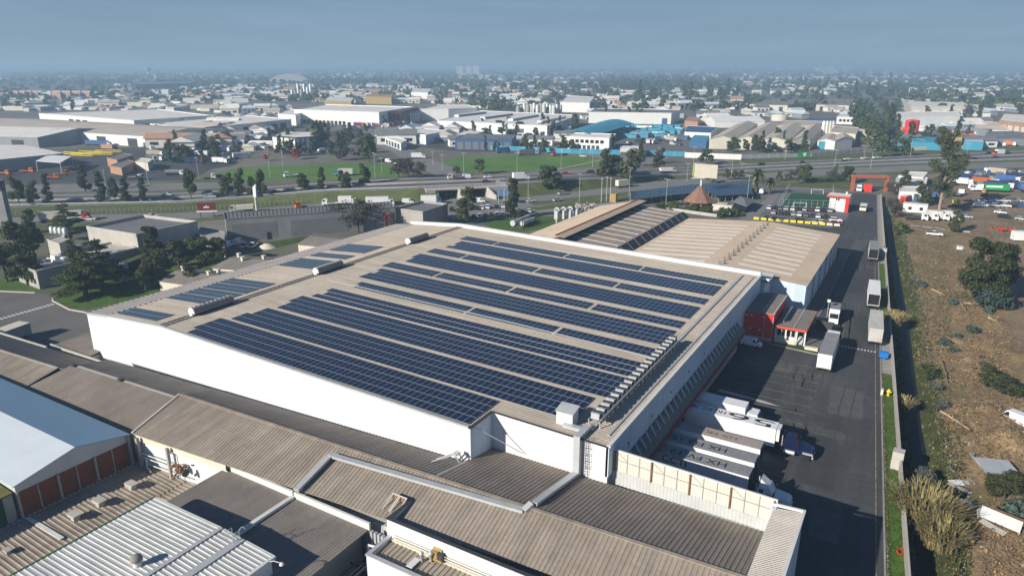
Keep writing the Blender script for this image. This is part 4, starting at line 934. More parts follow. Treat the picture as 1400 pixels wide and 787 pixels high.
# grass tufts on lot and canal bank
b = MB()
def tuft(b, p, h, s, mi):
    for k in range(5):
        t = RND.uniform(0, 6.28); d = Vector((math.cos(t), math.sin(t), 0)); w = Vector((-d.y, d.x, 0))*s*.35; q = Vector(p)
        b.add([q-w, q+w, q+d*s*.5+Vector((0, 0, h))], [(0, 1, 2)], mi)
for u, v in scatter(9000, [(1228, 330, 1300, 420)]*3+[(1240, 420, 1300, 560)]*3+[(1262, 560, 1320, 700)]*2+[(1300, 400, 1345, 420), (1330, 395, 1360, 412), (1345, 300, 1400, 330), (1260, 700, 1330, 787)]):
    p = PL_(u, v)
    if p[0] < xc(p[1])+2.5: continue
    tuft(b, p, RND.uniform(.08, .34), RND.uniform(.14, .42), RND.choice((0, 1, 1, 2)))
for k in range(3600):
    y = RND.uniform(62, 320); c = max(xc(y), xw(y)+2.6)
    if RND.random() < .5: f = RND.random(); x = c+1.1+f*3; z = -2.1+f*2.0
    else: f = RND.random(); x = xw(y)+.5+f*(c-1.3-xw(y)-.5); z = -.4-f*1.6
    tuft(b, (x, y, z), RND.uniform(.2, .7), RND.uniform(.3, .8), RND.choice((0, 0, 1, 2)))
for k in range(2600):
    y = RND.uniform(58, 143); f = RND.choice((RND.random(), RND.random()*.15, 1-RND.random()*.12)); x0 = xl(y)+1.2; tuft(b, (x0+(xw(y)-x0)*f, y, .04), RND.uniform(.06, .2), RND.uniform(.12, .3), RND.choice((0, 0, 0, 1, 2)))
b.build('weeds', ['leaf_mid', 'leaf_olive', 'leaf_yellow'])['kind'] = 'stuff'
# ================================================================ vehicles
def wheels(b, xs, half, r=.5, w=.28, mi=0):
    for x in xs:
        for s in (-1, 1): b.tube((x, s*half-w/2*s, r), (x, s*half+w/2*s, r), r, n=12, mi=mi)
def car_mesh(kind):
    """x forward; body, glass, tyres in one mesh for far copies"""
    L, W, H = {'hatch': (4.0, 1.72, 1.5), 'sedan': (4.5, 1.76, 1.45), 'suv': (4.6, 1.85, 1.72), 'pickup': (5.2, 1.85, 1.75), 'van': (5.2, 1.95, 2.2)}[kind]
    b = MB(); h = L/2; w = W/2
    body = {'sedan': [(-h, .35), (-h, .85), (-h+.15, .98), (h-1.25, .95), (h-.15, .78), (h, .6), (h, .3)],
            'hatch': [(-h, .35), (-h, .95), (-h+.1, 1.0), (h-1.05, .98), (h-.15, .80), (h, .6), (h, .3)],
            'suv': [(-h, .4), (-h, 1.05), (-h+.1, 1.1), (h-1.2, 1.08), (h-.12, .95), (h, .7), (h, .38)],
            'pickup': [(-h, .5), (-h, 1.08), (-h+.05, 1.1), (h-1.35, 1.12), (h-.12, 1.0), (h, .75), (h, .42)],
            'van': [(-h, .4), (-h, 1.2), (-h+.02, 1.25), (h-.95, 1.22), (h-.15, 1.0), (h, .75), (h, .38)]}[kind]
    n = len(body); vs = [(x, s*w, z) for s in (-1, 1) for x, z in body]
    b.add(vs, [tuple(range(n-1, -1, -1)), tuple(range(n, 2*n))]+[(k, (k+1) % n, n+(k+1) % n, n+k) for k in range(n)], 0)
    cab = {'sedan': (-h+.55, -h+1.2, h-2.05, h-1.25), 'hatch': (-h+.06, -h+.55, h-1.8, h-1.0), 'suv': (-h+.06, -h+.45, h-1.95, h-1.15), 'pickup': (-h+1.75, -h+1.95, h-2.15, h-1.35), 'van': (-h+.02, -h+.12, h-1.65, h-.95)}[kind]
    zb = body[2][1]-.02; x0, x1, x2, x3 = cab; wt = w-.16; zt = H-.06
    lo = [(x0, -w+.05, zb), (x3, -w+.05, zb), (x3, w-.05, zb), (x0, w-.05, zb)]; hi = [(x1, -wt, zt), (x2, -wt, zt), (x2, wt, zt), (x1, wt, zt)]
    b.add(lo+hi, [(0, 1, 5, 4), (1, 2, 6, 5), (2, 3, 7, 6), (3, 0, 4, 7)], 1 if kind != 'van' else 0)
    if kind == 'van':
        b.add([(x3+.02, -w+.12, zb), (x3+.02, w-.12, zb), (x2+.04, wt-.05, zt-.08), (x2+.04, -wt+.05, zt-.08)], [(0, 1, 2, 3)], 1)
        for s in (-1, 1): b.add([(x3-.1, s*(w-.03), zb+.05), (x3-1.2, s*(w-.03), zb+.05), (x3-1.2, s*(wt+.02), zt-.15), (x2-.1, s*(wt+.02), zt-.15)], [(0, 1, 2, 3)], 1)
    b.add([(x1-.03, -wt-.02, zt-.03), (x2+.03, -wt-.02, zt-.03), (x2+.03, wt+.02, zt-.03), (x1-.03, wt+.02, zt-.03), (x1+.08, -wt+.06, H), (x2-.08, -wt+.06, H), (x2-.08, wt-.06, H), (x1+.08, wt-.06, H)],
          [(0,1,5,4), (1,2,6,5), (2,3,7,6), (3,0,4,7), (4,5,6,7)], 0)
    if kind == 'pickup': b.box(-h+.12, -h+1.65, -w+.12, w-.12, 1.06, 1.115, 2)
    wheels(b, (-h+.85, h-.85), w-.08, .33, .22, 2)
    b.box(h-.02, h+.02, -w+.12, -w+.5, .62, .76, 3); b.box(h-.02, h+.02, w-.5, w-.12, .62, .76, 3); b.box(-h-.02, -h+.02, -w+.1, -w+.35, .7, .85, 4); b.box(-h-.02, -h+.02, w-.35, w-.1, .7, .85, 4)
    return b.mesh(kind+'_car', ['paint', 'glass_dark', 'rubber', 'white_trim', 'red_trim'])
CARM = {k: car_mesh(k) for k in ('hatch', 'sedan', 'suv', 'pickup', 'van')}
CC = {'white': (.75,.76,.77), 'silver': (.42,.43,.45), 'grey': (.14,.145,.15), 'black': (.012,.012,.014), 'dark blue': (.02,.035,.10), 'blue': (.04,.12,.32), 'red': (.38,.02,.02), 'dark red': (.13,.012,.018), 'beige': (.45,.40,.32), 'yellow': (.70,.50,.02), 'green': (.03,.12,.06), 'orange': (.65,.16,.02), 'purple': (.08,.03,.10)}
def car(kind, col, p, rz, label, group=None, cat=None, name=None):
    o = bpy.data.objects.new(name or {'van': 'van', 'pickup': 'pickup_truck'}.get(kind, 'car'), CARM[kind]); COL.objects.link(o)
    o.location = p; o.rotation_euler = (0, 0, rz); o.color = (*CC[col], 1)
    return tag(o, label, cat or {'van': 'van', 'pickup': 'pickup truck'}.get(kind, 'car'), group)
def head(u0, v0, u1, v1, z=0):
    a, c = G(u0, v0, z), G(u1, v1, z); return math.atan2(c[1]-a[1], c[0]-a[0])
def trailer(label, loc, rz, L=13.5, roof='trailer_roof_grey', side='vehicle_white', open_rear=False, reefer=False, H=4.0, bulk=None, group=None, legs=True, name='semi_trailer'):
    """x forward; origin at ground under the rear end"""
    t = thing(name, label, 'trailer', loc, rz, group); w = 1.3
    b = MB()
    if open_rear:
        b.box(0, L, -w, -w+.06, 1.15, H-.04); b.box(0, L, w-.06, w, 1.15, H-.04); b.box(L-.06, L, -w, w, 1.15, H-.04)
    else: b.box(0, L, -w, w, 1.15, H-.04)
    for k in range(8): x = (k+.5)*L/8; b.box(x-.03, x+.03, -w-.012, w+.012, 1.2, H-.08)
    b.box(0, L, -w-.03, w+.03, 1.05, 1.18); b.build('box_body', side, t)
    b = MB(); b.box(.0, L, -w, w, H-.04, H+.02)
    for k in range(14): x = (k+.5)*L/14; b.box(x-.03, x+.03, -w+.05, w-.05, H+.02, H+.035)
    b.build('roof', roof, t)
    b = MB()
    if open_rear: b.box(.5, L-.1, -w+.07, w-.07, 1.16, H-.06, 0); b.build('dark_interior', 'black', t)
    else:
        for s in (-1, 1):
            d = MB(); d.box(-.05, .0, min(s*.02, s*(w-.05)), max(s*.02, s*(w-.05)), 1.2, H-.12); dd = d.build('rear_door', side, t)
            h = MB(); h.tube((-.08, s*.35, 1.3), (-.08, s*.35, H-.3), .03, n=5); h.tube((-.08, s*.85, 1.3), (-.08, s*.85, H-.3), .03, n=5); h.build('lock_bar', 'galv', dd)
    b = MB(); b.box(-.05, .08, -w, w, .95, 1.12); b.box(-.08, 0, -w+.05, -w+.4, .8, 1.0); b.box(-.08, 0, w-.4, w-.05, .8, 1.0); b.build('rear_bumper', 'chassis', t)
    b = MB(); b.box(.2, L-.3, -.5, .5, .85, 1.1)
    if legs:
        for s in (-.6, .6): b.box(L-3.2, L-3.05, s-.07, s+.07, .05, 1.0); b.box(L-3.3, L-2.95, s-.15, s+.15, 0, .06)
    b.build('chassis', 'chassis', t)
    for x in (1.4, 2.7, 4.0):
        b = MB(); wheels(b, (x,), w-.2, .5, .42); b.build('wheel_pair', 'rubber', t)
    if reefer:
        b = MB(); b.box(L, L+.55, -w+.2, w-.2, 2.0, H-.05); b.build('cooling_unit', 'white_trim', t)
        b = MB(); b.box(L+.56, L+.6, -.7, .7, 2.2, 3.0); b.box(L+.56, L+.6, -.6, .6, 3.2, 3.7); b.build('cooling_grille', 'black', t)
    if bulk:
        b = MB(); b.box(L, L+.12, -w+.1, w-.1, 1.2, H-.1); b.build('front_bulkhead', bulk, t)
    return t
def tractor_parts(t, x0, col, conv=False, raised=3.4):
    """cab and chassis as parts of t; x0 = rear of its frame, forward +x"""
    w = 1.2; L = 7.6 if conv else 6.0
    b = MB(); b.box(x0, x0+L-.8, -.45, .45, .65, 1.0); b.box(x0+.4, x0+1.8, -.6, .6, 1.0, 1.15); b.build('tractor_frame', 'chassis', t)
    cx = x0+3.3
    if conv:
        b = MB()
        pr = [(cx, .8), (cx, raised-.5), (cx+.3, raised), (cx+1.5, raised), (cx+2.1, raised-1.0), (cx+2.25, 2.05), (cx+3.9, 1.85), (cx+4.25, 1.6), (cx+4.3, .7)]
        n = len(pr); hw = [1.15 if x < cx+2.2 else .95 for x, z in pr]
        vs = [(x, s*k, z) for s in (-1, 1) for (x, z), k in zip(pr, hw)]
        b.add(vs, [tuple(range(n-1, -1, -1)), tuple(range(n, 2*n))]+[(k, (k+1) % n, n+(k+1) % n, n+k) for k in range(n)]); b.build('cab', col, t)
        b = MB(); b.add([(cx+2.13, -.98, raised-1.12), (cx+2.28, -.98, 2.1), (cx+2.28, .98, 2.1), (cx+2.13, .98, raised-1.12)], [(0, 1, 2, 3)])
        for s in (-1, 1): b.add([(cx+1.15, s*1.17, 2.05), (cx+2.0, s*1.17, 2.05), (cx+1.95, s*1.17, raised-1.1), (cx+1.15, s*1.17, raised-1.05)], [(0, 1, 2, 3)]); b.add([(cx+.25, s*1.17, 2.1), (cx+.8, s*1.17, 2.1), (cx+.8, s*1.17, 2.6), (cx+.25, s*1.17, 2.6)], [(0, 1, 2, 3)])
        b.build('cab_glass', 'glass_dark', t)
        b = MB()
        for s in (-1, 1):
            b.box(cx+2.9, cx+4.35, min(s*.9, s*1.25), max(s*.9, s*1.25), 1.05, 1.25); b.tube((cx+.2, s*1.1, .75), (cx+1.8, s*1.1, .75), .32, n=10)
            b.tube((cx-.15, s*1.05, .9), (cx-.15, s*1.05, raised+.2), .08, n=6)
        b.box(cx+4.25, cx+4.45, -1.15, 1.15, .45, .8); b.build('fenders', 'galv', t)
        xs = (x0+.9, x0+2.2, cx+3.6)
    else:
        b = MB(); pr = [(cx, .9), (cx, raised-.1), (cx+.2, raised), (cx+1.6, raised-.05), (cx+2.15, 2.0), (cx+2.25, .6)]; n = len(pr)
        vs = [(x, s*w, z) for s in (-1, 1) for x, z in pr]
        b.add(vs, [tuple(range(n-1, -1, -1)), tuple(range(n, 2*n))]+[(k, (k+1) % n, n+(k+1) % n, n+k) for k in range(n)]); b.build('cab', col, t)
        b = MB(); b.add([(cx+1.7, -1.05, raised-.25), (cx+2.15, -1.1, 2.05), (cx+2.15, 1.1, 2.05), (cx+1.7, 1.05, raised-.25)], [(0, 1, 2, 3)])
        b.v = [(x+.03, y, z+.02) for x, y, z in b.v]
        for s in (-1, 1): b.add([(cx+1.0, s*1.215, 1.95), (cx+2.0, s*1.215, 1.95), (cx+1.6, s*1.215, raised-.4), (cx+1.0, s*1.215, raised-.4)], [(0, 1, 2, 3)])
        b.build('cab_glass', 'glass_dark', t)
        b = MB(); b.box(cx+2.2, cx+2.36, -1.2, 1.2, .4, .9); b.build('bumper', 'chassis', t)
        xs = (x0+.9, x0+2.1, cx+1.3)
    for x in xs: b = MB(); wheels(b, (x,), 1.0, .5, .35); b.build('wheel_pair', 'rubber', t)
    b = MB()
    mx = cx+2.1 if conv else cx+2.0
    for s in (-1, 1): b.box(mx, mx+.15, min(s*1.2, s*1.5), max(s*1.2, s*1.5), 2.0, 2.7)
    b.build('mirrors', 'black', t)
# trailers at the docks (rear to the dock, front to +x)
d1 = trailer('white box truck at the dock, farthest of the docked row', (-28.2, 108.6, 0), 0, L=8.6, roof='vehicle_white', legs=False, name='box_truck'); d1['category'] = 'truck'
tractor_parts(d1, 5.6, 'vehicle_white', raised=3.2)
d2 = trailer('long white truck with big black roof numbers 56 and a navy tractor', (-28.1, 103.8, 0), 0, L=14.2, roof='vehicle_white', side='vehicle_white', reefer=True, legs=False, name='semi_truck'); d2['category'] = 'truck'
tractor_parts(d2, 12.1, 'navy', conv=True, raised=3.05)
textmesh('roof_lettering', '56', 2.9, 'ink', d2, (10.2, .0, 4.055), (0, 0, math.pi), fit=7.0)
textmesh('roof_lettering', 'HG KC.28', 1.7, 'ink', d2, (3.5, .2, 4.055), (0, 0, math.pi), fit=5.4)
d3 = trailer('white trailer with dirty tan roof and faded lettering, beside the long truck with roof numbers', (-28.2, 96.6, 0), 0, L=13.5, roof='trailer_roof_tan', bulk='navy')
textmesh('roof_lettering', 'HX FR', 1.3, 'rust', d3, (7.6, 0, 4.055), (0, 0, math.pi), .0, 1.3)
d4 = trailer('white trailer lettered HX FD 15 on its grey roof', (-28.2, 92.4, 0), 0, L=13.6, roof='trailer_roof_grey', bulk='navy')
textmesh('roof_lettering', 'HX FD 15', 1.7, 'ink', d4, (5.4, 0, 4.055), (0, 0, math.pi), fit=8.0)
d5 = trailer('truck with trailer lettered HX FV 12 and CCTI and a white long-nosed tractor', (-28.2, 88.5, 0), 0, L=13.7, roof='trailer_roof_grey', bulk='navy')
textmesh('roof_lettering', 'HX FV 12', 1.7, 'ink', d5, (6.4, 0, 4.055), (0, 0, math.pi), fit=8.0)
textmesh('side_lettering', 'CCTI', 1.5, 'ink_red', d5, (3.4, -1.335, 3.25), (math.pi/2, 0, 0), .0, 1.1)
tractor_parts(d5, 11.6, 'vehicle_white', conv=True, raised=3.0); d5['category'] = 'truck'; d5.name = 'semi_truck'
b = MB(); b.add([(15.2, -.9, 3.0), (15.2, .9, 3.0), (15.2, .75, 3.9), (15.2, -.75, 3.9), (16.4, -.9, 3.0), (16.4, .9, 3.0)], [(0, 1, 2, 3), (0, 3, 4), (1, 5, 2), (2, 5, 4, 3)]); b.build('wind_deflector', 'vehicle_white', d5)
# trailers and trucks on the gate road
rd = math.pi/2+.077
p = (-11.6, 137.9)
a1 = trailer('white semi truck with grey trailer roof alone in the middle of the gate road', (*p, 0), rd-.06, L=13.2, legs=False, name='semi_truck'); a1['category'] = 'truck'
tractor_parts(a1, 10.8, 'vehicle_white', raised=3.7)
for (u, v), lb, op, rf, sd in (((1195, 473.5), 'dirty white trailer with patched roof parked at the wall, nearest of the three', False, 'vehicle_dirty', 'vehicle_dirty'), ((1192.5, 423.5), 'white trailer with its rear open and dark inside, middle of the three at the wall', True, 'vehicle_white', 'vehicle_white'), ((1192.5, 358.5), 'grey trailer with open dark rear, farthest of the three at the wall', True, 'trailer_roof_grey', 'vehicle_dirty')):
    q = G(u, v, 0); trailer(lb, (q[0], q[1], 0), rd, L=13.4 if v > 400 else 12.5, roof=rf, side=sd, open_rear=op)
q = G(1138.5, 444, 0)
b1 = thing('box_truck', 'small white box truck with grey roof driving towards the docks', 'truck', (q[0], q[1], 0), rd+math.pi)
b = MB(); b.box(-7.2, -1.9, -1.1, 1.1, .9, 3.2); b.build('box_body', 'vehicle_white', b1); b = MB(); b.box(-7.2, -1.9, -1.1, 1.1, 3.2, 3.25); b.build('roof', 'trailer_roof_grey', b1)
b = MB(); pr = [(-1.8, .5), (-1.8, 2.5), (-1.4, 2.6), (-.9, 2.5), (-.25, 1.5), (.3, 1.25), (.45, .5)]; n = len(pr)
vs = [(x, s*1.0, z) for s in (-1, 1) for x, z in pr]; b.add(vs, [tuple(range(n-1, -1, -1)), tuple(range(n, 2*n))]+[(k, (k+1) % n, n+(k+1) % n, n+k) for k in range(n)]); b.build('cab', 'vehicle_white', b1)
b = MB(); b.add([(-.86, -.9, 2.45), (-.2, -.92, 1.53), (-.2, .92, 1.53), (-.86, .9, 2.45)], [(0, 1, 2, 3)]); b.build('windscreen', 'glass_dark', b1)
b = MB(); wheels(b, (-5.8, -.3), .85, .42, .3); b.build('wheels', 'rubber', b1)
cv = car('van', 'white', (-26.8, 145.4, .02), 0.0, 'small white delivery van in the shade under the red office block')
cv.scale = (.82, .88, .82)
def big_truck(label, p, rz, boxcol, cabcol, L=9.0, kind='box', cat='truck', group=None):
    """rigid or articulated lorry for the highway; x forward, origin mid"""
    t = thing('lorry', label, cat, p, rz, group)
    b = MB()
    if kind == 'box': b.box(-L/2, L/2-2.4, -1.25, 1.25, 1.0, 3.8)
    elif kind == 'dump':
        b.add([(-L/2, -1.2, 1.3), (L/2-2.5, -1.2, 1.1), (L/2-2.5, 1.2, 1.1), (-L/2, 1.2, 1.3), (-L/2-.5, -1.25, 3.0), (L/2-2.5, -1.25, 2.9), (L/2-2.5, 1.25, 2.9), (-L/2-.5, 1.25, 3.0)], [(3,2,1,0), (0,1,5,4), (1,2,6,5), (2,3,7,6), (3,0,4,7), (4,5,6,7)])
    elif kind == 'flat': b.box(-L/2, L/2-2.4, -1.25, 1.25, 1.0, 1.25)
    elif kind == 'tank': b.tube((-L/2, 0, 2.2), (L/2-2.5, 0, 2.2), 1.15, n=14)
    if boxcol: b.build('load_body', boxcol, t)
    b = MB(); pr = [(L/2-2.3, .7), (L/2-2.3, 2.9), (L/2-.6, 2.9), (L/2-.1, 1.9), (L/2, .6)]; n = len(pr)
    vs = [(x, s*1.2, z) for s in (-1, 1) for x, z in pr]; b.add(vs, [tuple(range(n-1, -1, -1)), tuple(range(n, 2*n))]+[(k, (k+1) % n, n+(k+1) % n, n+k) for k in range(n)]); b.build('cab', cabcol, t)
    b = MB(); b.add([(L/2-.55, -1.1, 2.8), (L/2-.07, -1.1, 1.95), (L/2-.07, 1.1, 1.95), (L/2-.55, 1.1, 2.8)], [(0, 1, 2, 3)]); b.v = [(x+.04, y, z+.02) for x, y, z in b.v]
    for s in (-1, 1): b.add([(L/2-1.5, s*1.22, 1.9), (L/2-.4, s*1.22, 1.9), (L/2-.7, s*1.22, 2.7), (L/2-1.5, s*1.22, 2.7)], [(0, 1, 2, 3)])
    b.build('cab_glass', 'glass_dark', t)
    b = MB(); wheels(b, (-L/2+1, -L/2+2.3, L/2-1.3), 1.0, .5, .4); b.box(-L/2, L/2-.5, -.5, .5, .7, 1.0); b.build('running_gear', 'rubber', t)
    return t
# ================================================================ trees and plants
NR = np.random.default_rng(5)
def leaves(cl, n, size, flat=1.0, seed=None, aspect=.6, up=.4, shell=.55):
    """leaf-sized quads spread through clumps (x, y, z, rx, ry, rz); returns verts, faces"""
    cl = np.array(cl, float); vol = (cl[:, 3]*cl[:, 4]*cl[:, 5])**(2/3); pr = vol/vol.sum()
    k = NR.choice(len(cl), n, p=pr); d = NR.normal(size=(n, 3)); d /= np.linalg.norm(d, axis=1)[:, None]
    r = NR.random(n)**shell
    P = cl[k, :3]+d*r[:, None]*cl[k, 3:6]
    N = d*.9+NR.normal(size=(n, 3))*.6+np.array([0, 0, up]); N /= np.linalg.norm(N, axis=1)[:, None]
    A = np.cross(N, NR.normal(size=(n, 3))); A /= np.linalg.norm(A, axis=1)[:, None]; B = np.cross(N, A)
    s = size*(.5+NR.random(n)); A *= s[:, None]; B *= (s*aspect)[:, None]
    Vv = np.stack([P-A-B*.3, P-A*.1-B, P+A, P-A*.1+B], 1).reshape(-1, 3)
    return Vv, n
def leaf_mesh(name, groups):
    """groups: list of (clumps, n, size, material, kwargs)"""
    vs, mi, mats, n0 = [], [], [], 0
    for gi, (cl, n, size, m, kw) in enumerate(groups):
        v, c = leaves(cl, n, size, **kw); vs.append(v); mi += [gi]*c; mats.append(M[m])
    vs = np.concatenate(vs); nf = len(vs)//4
    me = bpy.data.meshes.new(name); me.vertices.add(len(vs)); me.vertices.foreach_set('co', vs.ravel())
    me.loops.add(nf*4); me.loops.foreach_set('vertex_index', np.arange(nf*4)); me.polygons.add(nf)
    me.polygons.foreach_set('loop_start', np.arange(nf)*4); me.polygons.foreach_set('loop_total', np.full(nf, 4))
    for m in mats: me.materials.append(m)
    me.polygons.foreach_set('material_index', mi); me.update(calc_edges=True); me.validate()
    return me
def crown_blobs(n, R_, H0, H1, r0, r1, taper=0.0, seed=0):
    rr = random.Random(seed); out = []
    for k in range(n):
        h = H0+(H1-H0)*((k+rr.random())/n); f = 1-taper*(h-H0)/(H1-H0); t = rr.uniform(0, 6.283); q = R_*f*math.sqrt(rr.random())
        s = rr.uniform(r0, r1)*(.55+.45*f); out.append((q*math.cos(t), q*math.sin(t), h, s, s, s*.75))
    return out
def limbs(b, trunk, blobs, r, mi=0, every=1):
    for k, c in enumerate(blobs):
        if k % every: continue
        z0 = trunk[1][2]*(.35+.6*random.Random(k).random()); z0 = min(z0, c[2]-.1)
        f = z0/max(trunk[1][2], .1); s = tuple(trunk[0][i]+(trunk[1][i]-trunk[0][i])*f for i in range(2))+(z0,)
        b.tube(s, (c[0], c[1], c[2]), r*.45, r*.12, 5, mi)
TREE = {}
def def_tree(key, label_name, trunk_m, groups, H, r, lean=(0, 0), blobs=None, every=2, lo=.6):
    b = MB(); top = (lean[0], lean[1], H*lo*1.15); mid = (lean[0]*.4, lean[1]*.4, H*lo*.55)
    b.tube((0, 0, -.1), mid, r, r*.8, 8); b.tube(mid, top, r*.8, r*.3, 7)
    if blobs: limbs(b, ((0, 0, 0), top), blobs, r, 0, every)
    TREE[key] = (b.mesh('trunk', trunk_m), leaf_mesh('crown', groups), label_name)
KW = dict
bl = crown_blobs(16, 2.6, 2.2, 6.2, .9, 1.7, .45, 1); def_tree('round', 'tree', 'bark', [(bl, 3230, 0.216, 'leaf_dark', {}), (bl, 1710, 0.202, 'leaf_mid', KW(shell=.3))], 6.5, .2, blobs=bl)
bl = crown_blobs(18, 2.3, 2.0, 7.0, .8, 1.5, .5, 2); def_tree('round2', 'tree', 'bark', [(bl, 2850, 0.216, 'leaf_mid', {}), (bl, 1710, 0.202, 'leaf_olive', KW(shell=.3))], 7, .2, blobs=bl)
bl = []
rr = random.Random(4)
for lv in range(7):   # cedar: level plates of foliage
    z = 2.2+lv*1.25; R0 = 4.6*(1-lv/8.5)
    for k in range(7 if lv < 4 else 4): t = rr.uniform(0, 6.28); q = R0*rr.uniform(.25, 1); bl.append((q*math.cos(t), q*math.sin(t), z+rr.uniform(-.25, .25), 1.7*(1-lv/11), 1.7*(1-lv/11), .38))
def_tree('cedar', 'cedar_tree', 'bark', [(bl, 8740, 0.187, 'leaf_dark', KW(up=1.2)), (bl, 2280, 0.173, 'leaf_mid', KW(up=1.2, shell=.3))], 11, .32, blobs=bl, every=2, lo=.85)
bl = crown_blobs(22, 1.9, 1.2, 11.0, .8, 1.35, .65, 5); def_tree('column', 'tall_tree', 'bark', [(bl, 3990, 0.216, 'leaf_dark', {}), (bl, 1330, 0.202, 'leaf_olive', KW(shell=.3))], 11.5, .22, blobs=bl, lo=.8)
bl = crown_blobs(20, 2.3, 1.6, 8.2, .8, 1.5, .4, 6); def_tree('shrubby', 'tree', 'bark', [(bl, 2470, 0.23, 'leaf_olive', {}), (bl, 1520, 0.202, 'leaf_dark', {})], 8.5, .22, blobs=bl)
bl = crown_blobs(20, 3.2, 2.0, 6.4, 1.0, 1.8, .3, 7); def_tree('bare', 'bare_tree', 'bark', [(bl, 2600, .20, 'leaf_purple', KW(aspect=.25)), (bl, 300, .22, 'leaf_olive', {})], 6.6, .24, blobs=bl, every=1)
bl = crown_blobs(11, 1.2, .3, 1.5, .5, .85, .2, 8); def_tree('bush', 'bush', 'bark', [(bl, 700, .17, 'leaf_mid', {}), (bl, 400, .16, 'leaf_dark', {})], 1.5, .06)
bl = crown_blobs(11, 1.1, .3, 1.4, .5, .8, .2, 9); def_tree('bluebush', 'bush', 'bark', [(bl, 1100, .17, 'leaf_blue', {}), (bl, 250, .16, 'leaf_dark', {})], 1.5, .06)
bl = crown_blobs(11, 1.1, .3, 1.4, .5, .8, .2, 10); def_tree('greybush', 'bush', 'bark', [(bl, 800, .17, 'leaf_grey', KW(aspect=.3)), (bl, 250, .16, 'leaf_blue', {})], 1.5, .06)
bl = crown_blobs(12, 2.0, 1.6, 4.2, .7, 1.2, .3, 11); def_tree('red', 'red_leaved_tree', 'bark', [(bl, 1300, .3, 'leaf_red', {})], 4.6, .15, blobs=bl)
bl = crown_blobs(36, 4.0, 2.4, 8.0, .7, 1.45, .25, 12); def_tree('acacia', 'broad_tree', 'bark_pale', [(bl, 5600, .18, 'leaf_dark', {}), (bl, 3600, .17, 'leaf_olive', KW(shell=.4)), (bl, 1600, .17, 'leaf_mid', {}), ([(-2.2, -1.5, 1.5, 2.0, 1.8, 1.4), (-1.0, -2.4, 1.3, 1.6, 1.4, 1.2)], 1500, .2, 'leaf_blue', {})], 9, .17, lean=(1.2, .5), blobs=bl, every=3)
# eucalyptus: tall, open, several leaders
rr = random.Random(21); bl = []; b = MB()
b.tube((0, 0, -.2), (.3, .1, 9), .42, .30, 10); b.tube((.3, .1, 9), (-.3, .3, 20), .30, .10, 8)
for k in range(34):
    z = 5.5+k*.46; t = rr.uniform(0, 6.28); R0 = (3.4 if z < 15 else 2.6)*rr.uniform(.35, 1)*(1.0 if z > 7 else .75); s = rr.uniform(.9, 1.6)
    c = (R0*math.cos(t)*1.25, R0*math.sin(t)*1.25, z); bl.append((*c, s*1.15, s*1.15, s*.9)); b.tube((0, .1, max(3.5, z-2.8)), c, .13, .04, 5)
TREE['euc'] = (b.mesh('trunk', 'bark_pale'), leaf_mesh('crown', [(bl, 9000, .24, 'leaf_euc', KW(aspect=.4)), (bl, 5200, .23, 'leaf_dark', KW(aspect=.4, shell=.4)), (bl, 900, .22, 'bark', KW(aspect=.2))]), 'eucalyptus_tree')
# palm
b = MB(); b.tube((0, 0, -.1), (.1, 0, 6.3), .42, .34, 10); pb_ = MB()
rr = random.Random(3)
for k in range(54):
    t = rr.uniform(0, 6.28); e = rr.uniform(-1.0, 1.2); L = rr.uniform(2.0, 2.9); d = Vector((math.cos(t), math.sin(t), 0)); sd = Vector((-d.y, d.x, 0))
    pts = [Vector((.1, 0, 6.3))+d*(L*q)*math.cos(e*.8)+Vector((0, 0, L*q*math.sin(e)-.9*q*q*L*.5)) for q in (0, .35, .7, 1)]
    wd = (.10, .34, .30, .04)
    for i in range(3): pb_.add([pts[i]-sd*wd[i], pts[i]+sd*wd[i], pts[i+1]+sd*wd[i+1], pts[i+1]-sd*wd[i+1]], [(0, 1, 2, 3)], 0 if e > -.45 else 1)
for k in range(40):
    t = rr.uniform(0, 6.28); z = rr.uniform(4.2, 6.2); d = Vector((math.cos(t), math.sin(t), 0)); sd = Vector((-d.y, d.x, 0))*.14; q = Vector((.1, 0, z))
    pb_.add([q+d*.35-sd, q+d*.35+sd, q+d*.75+Vector((0, 0, -1.3))], [(0, 1, 2)], 1)
TREE['palm'] = (b.mesh('trunk', 'bark'), pb_.mesh('crown', ['leaf_mid', 'leaf_yellow']), 'palm_tree')
# reed clump (cane): arching stalks
def reed_mesh(n, R0, H, seed, mats=('leaf_reed', 'leaf_yellow', 'leaf_reed')):
    rr = random.Random(seed); b = MB()
    for k in range(n):
        t = rr.uniform(0, 6.28); q = R0*math.sqrt(rr.random()); base = Vector((q*math.cos(t), q*math.sin(t), 0)); L = H*rr.uniform(.55, 1); t2 = t+rr.gauss(0, .6); le = rr.uniform(.1, .75)
        d = Vector((math.cos(t2), math.sin(t2), 0)); sd = Vector((-d.y, d.x, 0)); pts = [base+d*(le*L*f*f)+Vector((0, 0, L*f*(1-.25*le*f))) for f in (0, .4, .75, 1)]
        mi = rr.choice((0, 0, 0, 1, 2)); wd = (.03, .06, .09, .02)
        for i in range(3): b.add([pts[i]-sd*wd[i], pts[i]+sd*wd[i], pts[i+1]+sd*wd[i+1], pts[i+1]-sd*wd[i+1]], [(0, 1, 2, 3)], mi)
        for i in range(5):
            f = rr.uniform(.35, 1); p = base+d*(le*L*f*f)+Vector((0, 0, L*f*(1-.25*le*f))); t3 = rr.uniform(0, 6.28); dd = Vector((math.cos(t3), math.sin(t3), rr.uniform(-.3, .5)))*rr.uniform(.3, .65); ss = Vector((-dd.y, dd.x, 0)).normalized()*.05
            b.add([p-ss, p+ss, p+dd], [(0, 1, 2)], mi)
    return b.mesh('stalks', list(mats))
